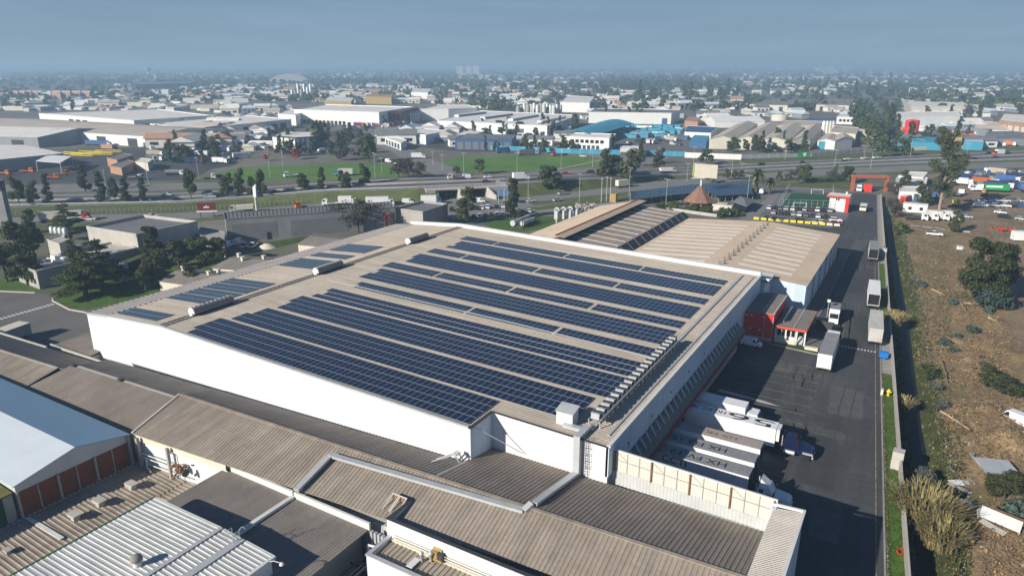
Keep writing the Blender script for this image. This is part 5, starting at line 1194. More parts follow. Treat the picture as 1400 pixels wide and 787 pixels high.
def tree(key, p, s=1.0, label=None, cat='tree', group=None, name=None, sz=None, rz=None):
    tm, cm, nm = TREE[key]; t = thing(name or nm, label, cat, p, RND.uniform(0, 6.28) if rz is None else rz, group); t.scale = (s, s, sz or s)
    for n, me in (('trunk', tm), ('crown', cm)):
        o = bpy.data.objects.new(n, me); COL.objects.link(o); o.parent = t
    return t
FARM = {}
def far_tree(key, p, s, label, group, sz=None):
    """small in the photograph: trunk and crown in one mesh"""
    if key not in FARM:
        tm, cm, nm = TREE[key]; bm = bmesh.new(); bm.from_mesh(tm); n1 = len(bm.faces); bm.from_mesh(cm)
        me = bpy.data.meshes.new('far_tree'); 
        nt_ = len(tm.materials)
        for i, f in enumerate(bm.faces):
            if i >= n1: f.material_index += nt_
        if len(bm.faces) > 1100:
            rr = random.Random(1); keep = 900/len(bm.faces); bm.faces.ensure_lookup_table()
            kill = [f for i, f in enumerate(bm.faces) if i >= n1 and rr.random() > keep]; bmesh.ops.delete(bm, geom=kill, context='FACES')
            for f in list(bm.faces):
                if len(f.verts) == 4 and f.material_index >= nt_:
                    c = f.calc_center_median()
                    for v in f.verts: v.co = c+(v.co-c)*2.1
        bm.to_mesh(me); bm.free()
        for m in list(tm.materials)+list(cm.materials): me.materials.append(m)
        FARM[key] = me
    o = bpy.data.objects.new('tree', FARM[key]); COL.objects.link(o); o.location = p; o.scale = (s, s, sz or s); o.rotation_euler = (0, 0, RND.uniform(0, 6.28))
    return tag(o, label, 'tree', group)

# --- the lot by the canal
tree('euc', G(1283, 292, 0), 1.5, 'tall open eucalyptus with pale trunk standing by the scrap yard', sz=1.6)
tree('acacia', G(1347, 414, 0), 1.95, 'broad dark tree with a bent pale trunk and bluish saplings on the dirt lot')
tree('shrubby', G(1258, 284, -1), 1.3, 'olive brown scrubby tree at the canal just past the end of the grass')
tree('bare', G(1222, 300, -.5), 1.25, 'leafless purplish tree overhanging the canal beside the wall')
tree('bare', G(1222, 268, -.5), 1.3, 'leafless brown tree at the canal beside the orange gate', sz=1.0)
tree('shrubby', G(1234, 264, 0), 1.2, 'thin green and brown tree behind the orange gate')
tree('bush', G(1232, 318, 0), 2.2, 'wide green bush sprawling on the canal bank', 'bush')
tree('shrubby', G(1305, 318, 0), .95, 'small round tree standing in front of the row of white trucks')
tree('shrubby', G(1349, 530, 0), .8, 'bushy olive tree rising out of the brush debris', sz=.55)
tree('shrubby', G(1378, 540, 0), .9, 'low sprawling olive tree right of the tree in the brush debris', sz=.42)
tree('shrubby', G(1372, 682, 0), .95, 'broad olive tree beside the tin shack at the bottom of the lot', sz=.5)
tree('bluebush', G(1392, 708, 0), 1.5, 'large blue-green bush beside the corrugated sheet shelter', 'bush')
for u, v, s, k, l in ((1258, 392, 1.15, 'bluebush', 'round blue-green bush alone near the canal'), (1301, 416, 1.0, 'bluebush', 'small blue-green bush by the pale fallen log'), (1328, 455, 1.1, 'bluebush', 'grey-green bush above the brush debris'), (1352, 428, 1.0, 'bluebush', 'blue-green bush at the foot of the broad dark tree'),
                      (1291, 473, 1.1, 'bluebush', 'left of the two grey-blue bushes at the debris edge'), (1303, 484, .95, 'bluebush', 'right of the two grey-blue bushes at the debris edge'), (1270, 515, 1.3, 'bush', 'flat green bush between the canal and the dead tree trunk'), (1280, 532, 1.0, 'greybush', 'grey dead-looking bush below the flat green bush'),
                      (1289, 558, 1.1, 'greybush', 'grey dry bush beside the long leaning log'), (1309, 462, .7, 'bluebush', 'tiny dark green bush beside the brush debris'), (1266, 652, 1.1, 'greybush', 'dark scrub at the water edge above the cane clump')):
    q = G(u, v, .1); tree(k, (q[0], q[1], .05), s, l, 'bush')
def reeds(p, n, R0, H, seed, label):
    t = thing('cane_clump', label, 'cane', p); o = bpy.data.objects.new('stalks', reed_mesh(n, R0, H, seed)); COL.objects.link(o); o.parent = t; o['kind'] = 'stuff'; return t
reeds(G(1262, 715, -.8), 800, 2.6, 5.4, 1, 'large clump of arching yellow cane by the wall at the bottom')
reeds(G(1284, 745, -.2), 420, 2.0, 4.0, 2, 'smaller clump of yellow cane right of the large clump')
reeds(G(1222, 447, -1), 420, 1.3, 4.2, 3, 'yellow cane clump leaning over the wall beside the parked trailers')
reeds(G(1237, 560, -1), 150, .8, 2.8, 4, 'thin hanging cane clump on the shaded canal bank')
# --- palms and bushes round the cone roofed hut and the pitch
tree('palm', G(1033, 268, 0), 1.7, 'stout palm tree with a skirt of dead fronds beside the carports')
tree('palm', G(1052, 266, 0), 1.05, 'smaller palm tree right of the stout palm beside the carports')
for u, v, s, l in ((902, 287, 1.3, 'at its left end'), (920, 287, 1.4, 'left of the hut'), (944, 290, 1.3, 'in front of the hut'), (966, 292, 1.3, 'right of the hut door'), (988, 297, 1.5, 'near its right end'), (1003, 296, 1.3, 'at its right end')):
    tree('bush', G(u, v, 0), s*1.5, 'dark green bush in the row before the cone roofed hut, '+l, 'bush', 'bushes in front of the cone roofed hut')
for u, v, s, k, l in ((1098, 250, .85, 'round', 'round dark tree left of the clipped hedge behind the pitch'), (1160, 250, .75, 'round', 'round dark tree beside the orange gate'), (972, 250, .5, 'round', 'small dark tree behind the billboard pole'), (994, 246, .45, 'round2', 'left of the three small trees above the carport'), (1004, 246, .4, 'round2', 'middle of the three small trees above the carport'), (1012, 246, .42, 'round2', 'right of the three small trees above the carport')):
    tree(k, G(u, v, 0), s*1.7, l)
hg = thing('hedge', 'clipped green hedge along the road behind the football pitch', 'hedge', G(1120, 250, 0)); q0, q1 = G(1104, 250, 0), G(1152, 248, 0)
cl_ = [(q0[0]+(q1[0]-q0[0])*f-hg.location.x, q0[1]+(q1[1]-q0[1])*f-hg.location.y, 1.3, 1.6, 1.6, 1.2) for f in [k/14 for k in range(15)]]
o = bpy.data.objects.new('foliage', leaf_mesh('foliage', [(cl_, 2600, .3, 'leaf_mid', {}), (cl_, 1000, .3, 'leaf_dark', {})])); COL.objects.link(o); o.parent = hg
# --- left complex
for u, v, s, k, sz, l in ((118, 404, 1.15, 'cedar', .95, 'large dark cedar with layered branches on the lawn'), (140, 388, .9, 'cedar', 1.0, 'dark cedar behind the large layered cedar'), (212, 362, 1.05, 'column', .62, 'dense dark tree against the concrete building wall'), (30, 360, 1.0, 'round2', 1.0, 'leafy green tree left of the small concrete tower'), (48, 352, .9, 'round2', .9, 'leafy green tree touching the small concrete tower'),
                          (10, 385, 1.0, 'round', .9, 'dark round tree at the left edge by the flat concrete roof'), (38, 390, .85, 'round', .8, 'dark round tree on the lawn corner'), (275, 362, 1.0, 'round', .75, 'wide dark bushy tree beside the parked white cars'), (295, 360, .8, 'round', .7, 'dark bushy tree nearest the parked white cars'), (245, 366, .8, 'shrubby', .6, 'low dark olive tree left of the wide bushy tree'),
                          (215, 382, .95, 'shrubby', .6, 'brownish tree beside the green topped truck'), (200, 398, .6, 'shrubby', .45, 'scrubby bush beside the white roof edge'), (262, 393, .5, 'shrubby', .45, 'round brown bush in front of the grey roof with chimneys'), (92, 318, .85, 'cedar', .85, 'flat topped dark pine beside the red truck'), (40, 306, .5, 'round', .5, 'small dark tree by the concrete pylon'), (104, 372, .45, 'cedar', .9, 'thin pine rising by the concrete terrace'),
                          (490, 318, 1.05, 'bare', 1.05, 'wide leafless purplish tree before the grey screen wall'), (462, 316, .85, 'bare', .9, 'leafless purplish tree left of the red portal frame'), (515, 312, .7, 'bare', .8, 'leafless tree right of the red portal frame'), (638, 305, .95, 'shrubby', .9, 'broad olive tree behind the warehouse ridge'), (702, 300, .95, 'column', .85, 'tall dark conifer beside the car park'), (168, 398, .4, 'bush', .5, 'low bush on the shaded lawn')):
    tree(k, G(u, v, 0), s*1.7, l, sz=sz*(1.2 if k == 'cedar' else 1.7))
# --- rows of trees along the highway
GRP = 'dark trees along the highway'
TR = [(27, 282), (47, 282), (68, 281), (117, 262), (139, 277), (158, 277), (174, 277), (196, 276), (262, 274), (312, 273), (330, 274), (347, 274), (358, 274), (416, 268), (442, 268), (468, 264), (474, 268), (500, 264)]
NMS = ['first dark tree from the concrete pylon', 'second dark tree from the concrete pylon', 'third dark tree from the concrete pylon', 'short dark tree before the depot fence', 'left of the four tall dark trees below the depot', 'second of the four tall dark trees below the depot', 'third of the four tall dark trees below the depot', 'right of the four tall dark trees below the depot', 'lone dark tree left of the red roadside sign', 'left of the dark tree cluster behind the tipper truck', 'second tree of the cluster behind the tipper truck', 'third tree of the cluster behind the tipper truck', 'right tree of the cluster behind the tipper truck', 'dark tree between the tipper truck and the orange cab', 'short dark tree by the yellow sign on the highway', 'left of three dark trees beside the green field', 'middle of three dark trees beside the green field', 'right of three dark trees beside the green field']
for (u, v), l in zip(TR, NMS): k = RND.choice(('column', 'column', 'shrubby', 'round2')); tree(k, G(u, v, 0), {'column': 1.05, 'shrubby': .95, 'round2': .9}[k]*RND.uniform(1.0, 1.4), l+' on the highway verge', group=GRP, sz={'column': 1.15, 'shrubby': 1.5, 'round2': 1.75}[k]*RND.uniform(.8, 1.12))
for u, v, s, k, l in ((655, 238, .8, 'round', 'dark bushy tree on the green triangle behind the underpass'), (625, 241, .5, 'bare', 'small bare bush left of the bushy tree on the green triangle'), (558, 244, 1.0, 'bare', 'purple leafless thicket at the tip of the green field, left part'), (545, 243, .9, 'bare', 'purple leafless thicket at the tip of the green field, middle'), (572, 245, .85, 'bare', 'purple leafless thicket at the tip of the green field, right part'),
                      (750, 262, 1.15, 'round', 'dense round tree between the highway and slip road'), (762, 262, .8, 'round', 'low dark bush right of the dense round tree'), (828, 250, 1.2, 'shrubby', 'olive tree left of the cluster beside the highway'), (845, 249, 1.1, 'round2', 'middle tree of the cluster beside the highway'), (862, 250, 1.2, 'shrubby', 'right tree of the cluster beside the highway'), (875, 227, .9, 'column', 'dark upright tree by the blue fenced gate road'), (900, 233, .9, 'shrubby', 'scrub tree on the verge right of the gate road'), (965, 225, .9, 'round', 'dark bush before the white sign wall'),
                      (1098, 212, .9, 'column', 'dark conifer before the cream gabled factory'), (1190, 205, 1.5, 'round2', 'large green tree right of the white factory silos'), (1205, 215, 1.3, 'round', 'dark tree right of the large green tree'), (1235, 214, 1.1, 'round', 'dark round tree beside the blue roofed workshop'), (505, 222, 1.4, 'round2', 'bushy tree at the corner of the green field'), (438, 200, 1.7, 'round', 'dark tree beside the columned office'), (404, 218, .9, 'red', 'bright red leaved tree among the parked cars'), (365, 220, .6, 'red', 'small red leaved tree left of the bright red one')):
    far_tree(k, G(u, v, 0), s*1.6, l, None)
# ================================================================ buildings given by surveyed roof corners
DM('glass_blue', (.05,.075,.10), .2, .1, 1, spec=.5); DM('roof_pale', (.76,.725,.66), .7, .1, .1, fine=(.6,.06), stain=[(.08,.58,(.44,.42,.38),.2)])
DM('wall_white', (.72,.72,.70), .7, .07, .2); DM('wall_cream', (.60,.56,.47), .8, .08, .2); DM('wall_grey', (.26,.28,.30), .7, .1, .2); DM('roof_blue', (.055,.285,.41), .55, .12, .15); DM('wall_blue', (.045,.11,.23), .6, .12, .3)
DM('roof_slate', (.17,.175,.18), .8, .12, .2); DM('wall_orange', (.40,.235,.155), .85, .12, .3); DM('roof_far_tan', (.46,.405,.34), .9, .12, .05); DM('green_paint', (.02,.30,.08), .5, .1, .5); DM('orange_paint', (.62,.15,.02), .5, .12, 1)
DM('tile_roof', (.24,.135,.09), .85, .18, 1.2, wave=((0,0,1), .35, .5)); DM('track_grey', (.15,.15,.155), .9, .12, .3); DM('red_field', (.22,.09,.06), .9, .2, .3)
def ctr(ps): return (sum(p[0] for p in ps)/len(ps), sum(p[1] for p in ps)/len(ps), 0)
def ccw(ps):
    n = len(ps); a = sum(ps[i][0]*ps[(i+1)%n][1]-ps[(i+1)%n][0]*ps[i][1] for i in range(n)); return ps if a > 0 else ps[::-1]
def opening(t, p, q, f0, f1, z0, z1, m, name, out=.05):
    """dark or coloured opening on the wall p->q between fractions f0..f1"""
    p, q = Vector((p[0], p[1], 0)), Vector((q[0], q[1], 0)); d = (q-p); n = Vector((d.y, -d.x, 0)).normalized()*out
    a, c = p+d*f0+n, p+d*f1+n; a2, c2 = p+d*f0-n*2, p+d*f1-n*2
    b = MB(); vs = [(*a.xy, z0), (*c.xy, z0), (*c.xy, z1), (*a.xy, z1), (*a2.xy, z0), (*c2.xy, z0), (*c2.xy, z1), (*a2.xy, z1)]
    b.add(vs, [(0,1,2,3), (3,2,6,7), (0,3,7,4), (1,5,6,2), (4,5,1,0)]); return b.build(name, m, t, world=True)
def block(label, px, z, wall, roof, par=.5, cat='building', name='building', wins=None, group=None, z0=0.0, parts=True):
    """flat roofed block; px: roof corners seen in the survey at height z; wins: list of (edge, n, f_lo, f_hi, zlo, zhi, mat, name)"""
    ps = ccw([G(u, v, z)[:2] for u, v in px]); t = thing(name, label, cat, ctr(ps), 0, group); n = len(ps); c = ctr(ps)
    b = MB(); b.prism([(x, y) for x, y in ps], z0, z); b.build('wall', wall, t, world=True)
    ins = [(x+(c[0]-x)*.015, y+(c[1]-y)*.015) for x, y in ps]
    b = MB(); b.poly([(x, y, z+.02) for x, y in ins]); o = b.build('roof', roof, t, world=True)
    if par:
        b = MB()
        for i in range(n): p, q = ps[i], ps[(i+1) % n]; b.beam((*p, z+par/2), (*q, z+par/2), .35, par)
        b.build('parapet', wall, t, world=True)
    for (e, k, lo, hi, za, zb, m, nm) in (wins or []):
        p, q = ps[e % n], ps[(e+1) % n]; w_ = (hi-lo)/k
        for i in range(k): opening(t, p, q, lo+w_*(i+.15), lo+w_*(i+.85), za, zb, m, nm)
    t['edges'] = 0; del t['edges']
    return t, ps
def gable(label, eA, eB, rA, rB, ze, zg, wall, roof, doors=0, cat='warehouse', name='hall', group=None, dm='dark_steel', axis=None):
    a, c = Vector(G(*eA, ze)), Vector(G(*eB, ze)); r, s = Vector(G(*rA, zg)), Vector(G(*rB, zg))
    d = (c-a); d.z = 0; d.normalize(); nn = Vector((-d.y, d.x, 0))     # square the plan: long axis along the near eave
    wd = max(4.0, min(((r-a).dot(nn)), ((s-c).dot(nn))*1.0)); wd = ((r-a).dot(nn)+(s-c).dot(nn))/2; wd = max(4.0, wd)
    L = (c-a).length; A = a.copy(); B = a+d*L; A.z = B.z = ze; R1, R2 = A+nn*wd, B+nn*wd; R1.z = R2.z = zg; D, C = A+nn*wd*2, B+nn*wd*2
    t = thing(name, label, cat, ((A.x+C.x)/2, (A.y+C.y)/2, 0), 0, group); z = lambda p, h: (p.x, p.y, h)
    b = MB(); b.quad(z(A, 0), z(B, 0), z(B, ze), z(A, ze)); b.poly([z(B, 0), z(C, 0), z(C, ze), R2, z(B, ze)]); b.quad(z(C, 0), z(D, 0), z(D, ze), z(C, ze)); b.poly([z(D, 0), z(A, 0), z(A, ze), R1, z(D, ze)])
    b.build('wall', wall, t, world=True)
    o = -nn*.35; e = d*.3; up = Vector((0, 0, .06))
    b = MB(); b.slab(A+o-e+up, B+o+e+up, R2+e+up, R1-e+up, .15); b.slab(R1-e+up, R2+e+up, C-o+e+up, D-o-e+up, .15); b.build('roof', roof, t, world=True)
    for i in range(doors): opening(t, A, B, (i+.35)/doors, (i+.65)/doors, 0, ze*.72, dm, 'door')
    return t, (A, B, C, D)
# --- roads, lawns left
sheet('access_road', [G(-120, 400), G(20, 395), G(60, 402), G(118, 405), G(150, 398), G(232, 372), G(330, 338), G(345, 345), G(250, 395), G(140, 440), G(60, 480), G(-120, 500)], 'asphalt_pale', .015)
sheet('lawn', [G(72, 408), G(100, 392), G(160, 376), G(210, 372), G(270, 356), G(330, 352), G(310, 372), G(250, 395), G(185, 408), G(118, 424), G(95, 421)], 'lawn_bright', .03)
sheet('lawn', [G(-60, 398), G(20, 378), G(60, 382), G(90, 378), G(82, 390), G(48, 398), G(0, 396), G(-60, 410)], 'lawn_bright', .03)
sheet('lawn', [G(330, 338), G(420, 322), G(430, 327), G(370, 340)], 'lawn', .035)
sheet('lawn', [G(-60, 320), G(100, 308), G(185, 300), G(190, 306), G(120, 316), G(-60, 335)], 'verge', .03)
b = MB()
for pts in (((72, 408), (72, 411), (95, 423), (118, 427)), ((-60, 400), (0, 398), (48, 400))):
    pp = [G(u, v, .08) for u, v in pts]
    for p, q in zip(pp[:-1], pp[1:]): b.beam(p, q, .35, .18)
b.build('kerb', 'cream_sheet')['kind'] = 'structure'
b = MB(); pp = [G(0, 436), G(75, 415)]; d = Vector(pp[1])-Vector(pp[0]); n_ = 14
for k in range(n_): 
    p = Vector(pp[0])+d*(k/n_); q = p+d*(.55/n_); s = Vector((-d.y, d.x, 0)).normalized()*.8; b.quad(*[(w_.x, w_.y, .025) for w_ in (p-s, q-s, q+s, p+s)])
b.build('white_road_marking', 'white_paint')['kind'] = 'structure'
# --- concrete complex
block('low concrete wing with a pale flat roof among dark trees', [(22, 363), (50, 373), (186, 341), (166, 330)], 4.6, 'concrete', 'concrete_light', .6, wins=[(0, 5, .1, .9, 1.2, 2.6, 'glass_dark', 'window')])
block('tall blank concrete hall with sunlit end wall and flat roof', [(119, 313), (187, 324), (270, 306), (196, 297)], 8.2, 'concrete_light', 'roof_slate', 1.0, wins=[(1, 2, .35, .75, .2, 2.6, 'black', 'door')])
block('lower concrete terrace roof in front of the tall blank hall', [(100, 350), (130, 356), (190, 341), (120, 331), (92, 337)], 4.4, 'concrete', 'concrete_light', .4)
block('small square concrete tower rising from the trees', [(64.5, 328), (81, 333.5), (101, 326.5), (84, 322)], 8.0, 'concrete_light', 'concrete_light', .3)
block('low grey link building beside the blank concrete hall', [(268, 321), (306, 331), (308, 318), (275, 312)], 5.0, 'concrete_grey', 'concrete', .4)
block('small concrete block building with sunlit left wall beyond the warehouse', [(541, 287), (578, 292), (612, 281), (578, 277)], 6.5, 'concrete', 'roof_slate', .8, wins=[(0, 2, .3, .8, .3, 2.2, 'glass_dark', 'window')])
t, ps = block('long grey clad building with a picket of posts along its roof edge', [(308, 300), (540, 283.5), (534, 277), (306, 292)], 8.0, 'concrete_grey', 'roof_slate', .3)
b = MB()
p, q = Vector((*G(308, 300, 8)[:2], 8)), Vector((*G(540, 283.5, 8)[:2], 8))
for k in range(46): s = p+(q-p)*(k/45); b.box(s.x-.12, s.x+.12, s.y-.12, s.y+.12, 8.2, 10.3)
b.beam((p.x, p.y, 10.2), (q.x, q.y, 10.2), .12, .12); b.build('posts', 'dark_steel', t, world=True)
for f0, f1 in ((.03, .28), (.36, .7)): opening(t, p, q, f0, f1, .6, 6.0, 'roof_slate', 'cladding_panel', -.06 if False else .06)
opening(t, p, q, .22, .245, 0, 2.6, 'black', 'door', .09)
py = thing('pylon_sign', 'tall dark concrete pylon sign with a dark panel at its top left', 'pylon', G(13, 322, 0), .52)
b = MB(); b.obox((0, 0, 0), 3.0, 2.2, 19.5); b.build('shaft', 'concrete_grey', py); b = MB(); b.box(-1.55, 1.55, -1.16, -1.1, 16, 19.2); b.box(1.5, 1.56, -1.0, 1.0, 16, 19.2); b.build('sign_panel', 'navy', py)
b = MB(); b.box(1.565, 1.6, -.5, .1, 16.8, 18.2); b.build('sign_mark', 'red_trim', py)
# roofs with chimneys
for lb, px, zg, ch in (('grey-brown low pitched roof with four white chimneys', [(214, 384), (247, 366), (322, 372), (300, 396)], 3.3, [(251, 370), (268, 374), (286, 377), (299, 374)]), ('grey-brown low roof with three chimneys in front of the parked white cars', [(287, 366), (322, 349), (392, 352), (372, 372)], 3.3, [(327, 352), (332, 357), (361, 355)]), ('grey pitched roof peak behind the left warehouse edge', [(405, 334), (430, 318.5), (482, 326), (465, 340)], 3.6, [])):
    ps = ccw([G(u, v, zg-.6)[:2] for u, v in px]); c = ctr(ps); t = thing('low_roofed_house', lb, 'building', c)
    b = MB(); b.prism([(x+(c[0]-x)*.06, y+(c[1]-y)*.06) for x, y in ps], 0, zg-.75); b.build('wall', 'wall_cream', t, world=True)
    m1 = ((ps[0][0]+ps[1][0])/2*.75+c[0]*.25, (ps[0][1]+ps[1][1])/2*.75+c[1]*.25, zg+.6); m2 = ((ps[2][0]+ps[3][0])/2*.75+c[0]*.25, (ps[2][1]+ps[3][1])/2*.75+c[1]*.25, zg+.6)
    b = MB(); E = [(x, y, zg-.6) for x, y in ps]; b.quad(E[1], E[2], m2, m1); b.quad(E[3], E[0], m1, m2); b.poly([E[0], E[1], m1]); b.poly([E[2], E[3], m2]); b.poly(E[::-1]); b.build('roof', 'roof_greybrown', t, world=True)
    for u, v in ch:
        p = G(u, v, zg+.2); b = MB(); b.obox((p[0], p[1], zg-.6), .75, .75, 1.9); b.obox((p[0], p[1], zg+1.3), 1.05, 1.05, .25); b.build('chimney', 'wall_cream', t, world=True)
rp = thing('red_portal', 'red steel portal frame behind the warehouse parapet beside bare trees', 'frame', G(522, 314, 0), .5)
b = MB()
for x in (-3.2, 1.2, 3.6): b.box(x-.25, x+.25, -.5, .5, 0, 6.2)
b.box(-3.4, 3.8, -.5, .5, 5.8, 6.4); b.build('frame', 'orange_wall', rp)
sd = thing('sand_heap', 'heap of pale sand beside the parked white cars', 'heap', G(365, 338, 0))
b = MB(); b.lathe((0, 0, 0), [(3.2, 0), (2.3, .5), (1.0, 1.1), (0, 1.35)], 14); b.build('heap', 'cream_sheet', sd)
# vehicles on the left
t = thing('curtain_truck', 'dark sided truck with green-topped load and a white cab, parked under the trees', 'truck', G(180, 374, 0), head(165, 377, 202, 362)+math.pi)
b = MB(); b.box(-6.5, 2.4, -1.3, 1.3, 1.0, 3.9); b.build('load_body', 'black', t); b = MB(); b.box(-6.55, 2.45, -1.33, 1.33, 3.9, 4.0); b.build('load_top', 'leaf_mid', t); b = MB(); b.box(2.4, 2.5, -1.3, 1.3, 1.0, 4.0); b.build('headboard', 'vehicle_white', t)
tractor_parts(t, -.2, 'vehicle_white', raised=3.5)
car('sedan', 'silver', G(176, 384, .05), head(165, 386, 190, 381), 'silver car parked in the shade in front of the green topped truck')
for k, (u, v, kd, l) in enumerate(((312, 338, 'van', 'leftmost, partly behind the bushy trees'), (326, 334, 'van', 'with a long roof, second from the left'), (335, 338, 'pickup', 'third from the left'), (346, 338, 'pickup', 'rightmost, beside the sand heap'))): car(kd, 'white', G(u, v, .03), head(300, 345, 318, 335), 'white vehicle by the long grey building, '+l, 'white vehicles by the grey building')
t = thing('container_bus', 'white roofed truck box on the road at the left edge behind the brown sheds', 'truck', G(20, 466, 0), head(0, 470, 40, 455))
b = MB(); b.box(-6, 3, -1.6, 1.6, .9, 3.3); b.build('box_body', 'wall_grey', t); b = MB(); b.box(-6.05, 3.05, -1.65, 1.65, 3.3, 3.4); b.build('roof', 'wall_cream', t)
for k in range(4): b = MB(); b.box(3.0, 3.06, -1.4+k*.75, -.95+k*.75, 1.2, 3.1); b.build('rear_panel', 'vehicle_white', t)
b = MB(); wheels(b, (-4.5, 1.5), 1.3, .5, .4); b.build('wheels', 'rubber', t)
t = thing('stacked_plant', 'white roof plant boxes and pipes on the low concrete wing', 'roof plant', G(70, 358, 4.7)); b = MB(); b.obox((1, 1, 0), 2.4, 1.8, 1.9); b.obox((4.5, 1.5, 0), 1.5, 1.5, 1.7); b.path([(-3, -1, .6), (-1, 0, .9), (0, 1, .6)], .3); b.path([(-4, -2, .5), (-1, -1.2, .5)], .25); b.build('plant', 'wall_white', t)
t = thing('roof_tanks', 'pale tanks on the roof behind the small concrete tower', 'tanks', G(72, 318, 3)); b = MB()
for k in range(4): b.lathe((k*1.9, k*.4, 0), [(.85, 0), (.85, 1.8), (.5, 2.2), (0, 2.3)], 10)
b.build('tanks', 'galv', t)
# ================================================================ gate, guard house, pitch and car park
sheet('asphalt_apron', [G(1135, 312), G(1000, 300), G(1062, 262), G(1080, 254), G(1160, 258), G(1165, 270), G(1158, 300)], 'asphalt_pale', .018)
sheet('asphalt_apron', [G(860, 306), G(1010, 312), G(1060, 305), G(1000, 297), G(870, 292)], 'asphalt_pale', .016)
sheet('access_road', [G(990, 303), G(1006, 303), G(1058, 264), G(1090, 255), G(1160, 254), G(1160, 259), G(1090, 261), G(1050, 283), G(1030, 303)], 'road_grey', .022)
sheet('running_track', [G(1050, 288), G(1073, 258), G(1142, 261), G(1146, 289)], 'track_grey', .026)
sheet('football_pitch', [G(1063, 284), G(1080, 262.5), G(1134, 264.5), G(1136, 287)], 'pitch', .034)
sheet('lawn', [G(1060, 256), G(1070, 250), G(1165, 248), G(1166, 260), G(1140, 258), G(1090, 256)], 'verge', .03)
b = MB()
def pline(b, a, c, w=.12, z=.045):
    p, q = Vector(G(*a)), Vector(G(*c)); s = (q-p); s = Vector((-s.y, s.x, 0)).normalized()*w; b.quad(*[(w_.x, w_.y, z) for w_ in (p-s, q-s, q+s, p+s)])
for a, c in (((1066, 282), (1081.5, 263.5)), ((1081.5, 263.5), (1133, 265.5)), ((1073.5, 273), (1134, 274.5))): pline(b, a, c)
b.build('pitch_marking', 'white_paint')['kind'] = 'structure'
for (u, v, l) in ((1117, 265, 'white football goal at the far end of the green pitch'), (1093, 283.5, 'white football goal at the near end of the green pitch')):
    t = thing('football_goal', l, 'goal', G(u, v, 0), head(1081, 263, 1133, 265)); b = MB(); b.path([(-2.6, 0, 0), (-2.6, 0, 2), (2.6, 0, 2), (2.6, 0, 0)], .09); b.path([(-2.6, 0, 2), (-2.6, -1.2, 0), (2.6, -1.2, 0), (2.6, 0, 2)], .05); b.build('frame', 'white_trim', t)
fc = thing('pitch_fence', 'tall thin mesh fence posts around the green football pitch', 'fence', G(1100, 286, 0)); b = MB()
for a, c, n_ in (((1062, 286), (1140, 289), 10), ((1062, 286), (1078, 262), 6), ((1140, 289), (1138, 264), 5)):
    p, q = Vector(G(*a)), Vector(G(*c))
    for k in range(n_+1): s = p+(q-p)*(k/n_); b.tube((s.x, s.y, 0), (s.x, s.y, 4.2), .05, n=5)
    for z in (1.4, 2.8, 4.2): b.tube((p.x, p.y, z), (q.x, q.y, z), .025, n=4)
b.build('posts', 'galv', fc, world=True)
gp = G(1143, 289, 0); gh = thing('guard_house', 'white two storey guard house with red fascia roof and a red column', 'building', (gp[0], gp[1], 0), .0)
b = MB(); b.box(-3, 3, 0, 6, 0, 6.1); b.build('wall', 'white_cladding', gh); b = MB(); b.box(-4.1, 4.4, -1.0, 7.2, 6.2, 6.45); b.build('roof', 'roof_pale', gh); b = MB(); b.box(-4.2, 4.5, -1.12, -1.0, 5.9, 6.6); b.box(-4.25, -4.1, -1.1, 7.2, 5.9, 6.6); b.box(4.4, 4.55, -1.1, 7.2, 5.9, 6.6); b.build('fascia', 'red_trim', gh)
b = MB(); b.box(3.2, 4.4, -.8, .5, 0, 6.2); b.build('column', 'red_wall', gh)
for s in (-.65, .15): b = MB(); b.box(s, s+.55, -.06, .02, 4.5, 5.3); b.build('window', 'glass_dark', gh)
b = MB(); b.lathe((2.6, 6, 6.45), [(.45, 0), (.45, .9), (0, 1.1)], 8); b.build('roof_tank', 'wall_cream', gh)
ga = thing('entrance_gate', 'large orange entrance gate frame over the far end of the gate road', 'gate', G(1187, 261.5, 0), head(1167, 261.5, 1206, 262))
b = MB(); b.box(-8.2, -7.0, -.8, .8, 0, 7.4); b.build('post', 'orange_wall', ga); b = MB(); b.box(7.4, 8.4, -.8, 1.2, 0, 7.4); b.build('post', 'orange_wall', ga); b = MB(); b.box(-8.4, 8.5, -.9, .9, 6.5, 7.6); b.build('beam', 'orange_wall', ga); b = MB(); b.box(-8, 8.4, 1.0, 2.2, 6.9, 7.5); b.build('rear_frame', 'wall_cream', ga)
b = MB(); pr = [(x, 4.2+2.0*math.sin((x+1)/9*1.5)) for x in [-1+.9*k for k in range(10)]]
b.add([(x, 8.2, z) for x, z in pr]+[(x, 8.2, z+.9) for x, z in pr]+[(x, 8.5, z) for x, z in pr]+[(x, 8.5, z+.9) for x, z in pr], [(k, k+1, 11+k, 10+k) for k in range(9)]+[(20+k, 30+k, 31+k, 21+k) for k in range(9)]); b.build('curved_panel', 'leaf_mid', ga)
car('van', 'white', G(1174, 261, .03), head(1175, 262, 1175, 255)+math.pi, 'white minibus standing under the orange gate', cat='minibus', name='minibus').scale = (1.3, 1.2, 1.35)
t = thing('gate_booth', 'red box booth under the orange gate', 'booth', G(1186, 261.5, 0)); b = MB(); b.obox((0, 0, 0), 3.6, 3.0, 3.2); b.build('wall', 'red_wall', t); b = MB(); b.obox((0, 0, 3.2), 4.0, 3.4, .3); b.build('roof', 'red_trim', t)
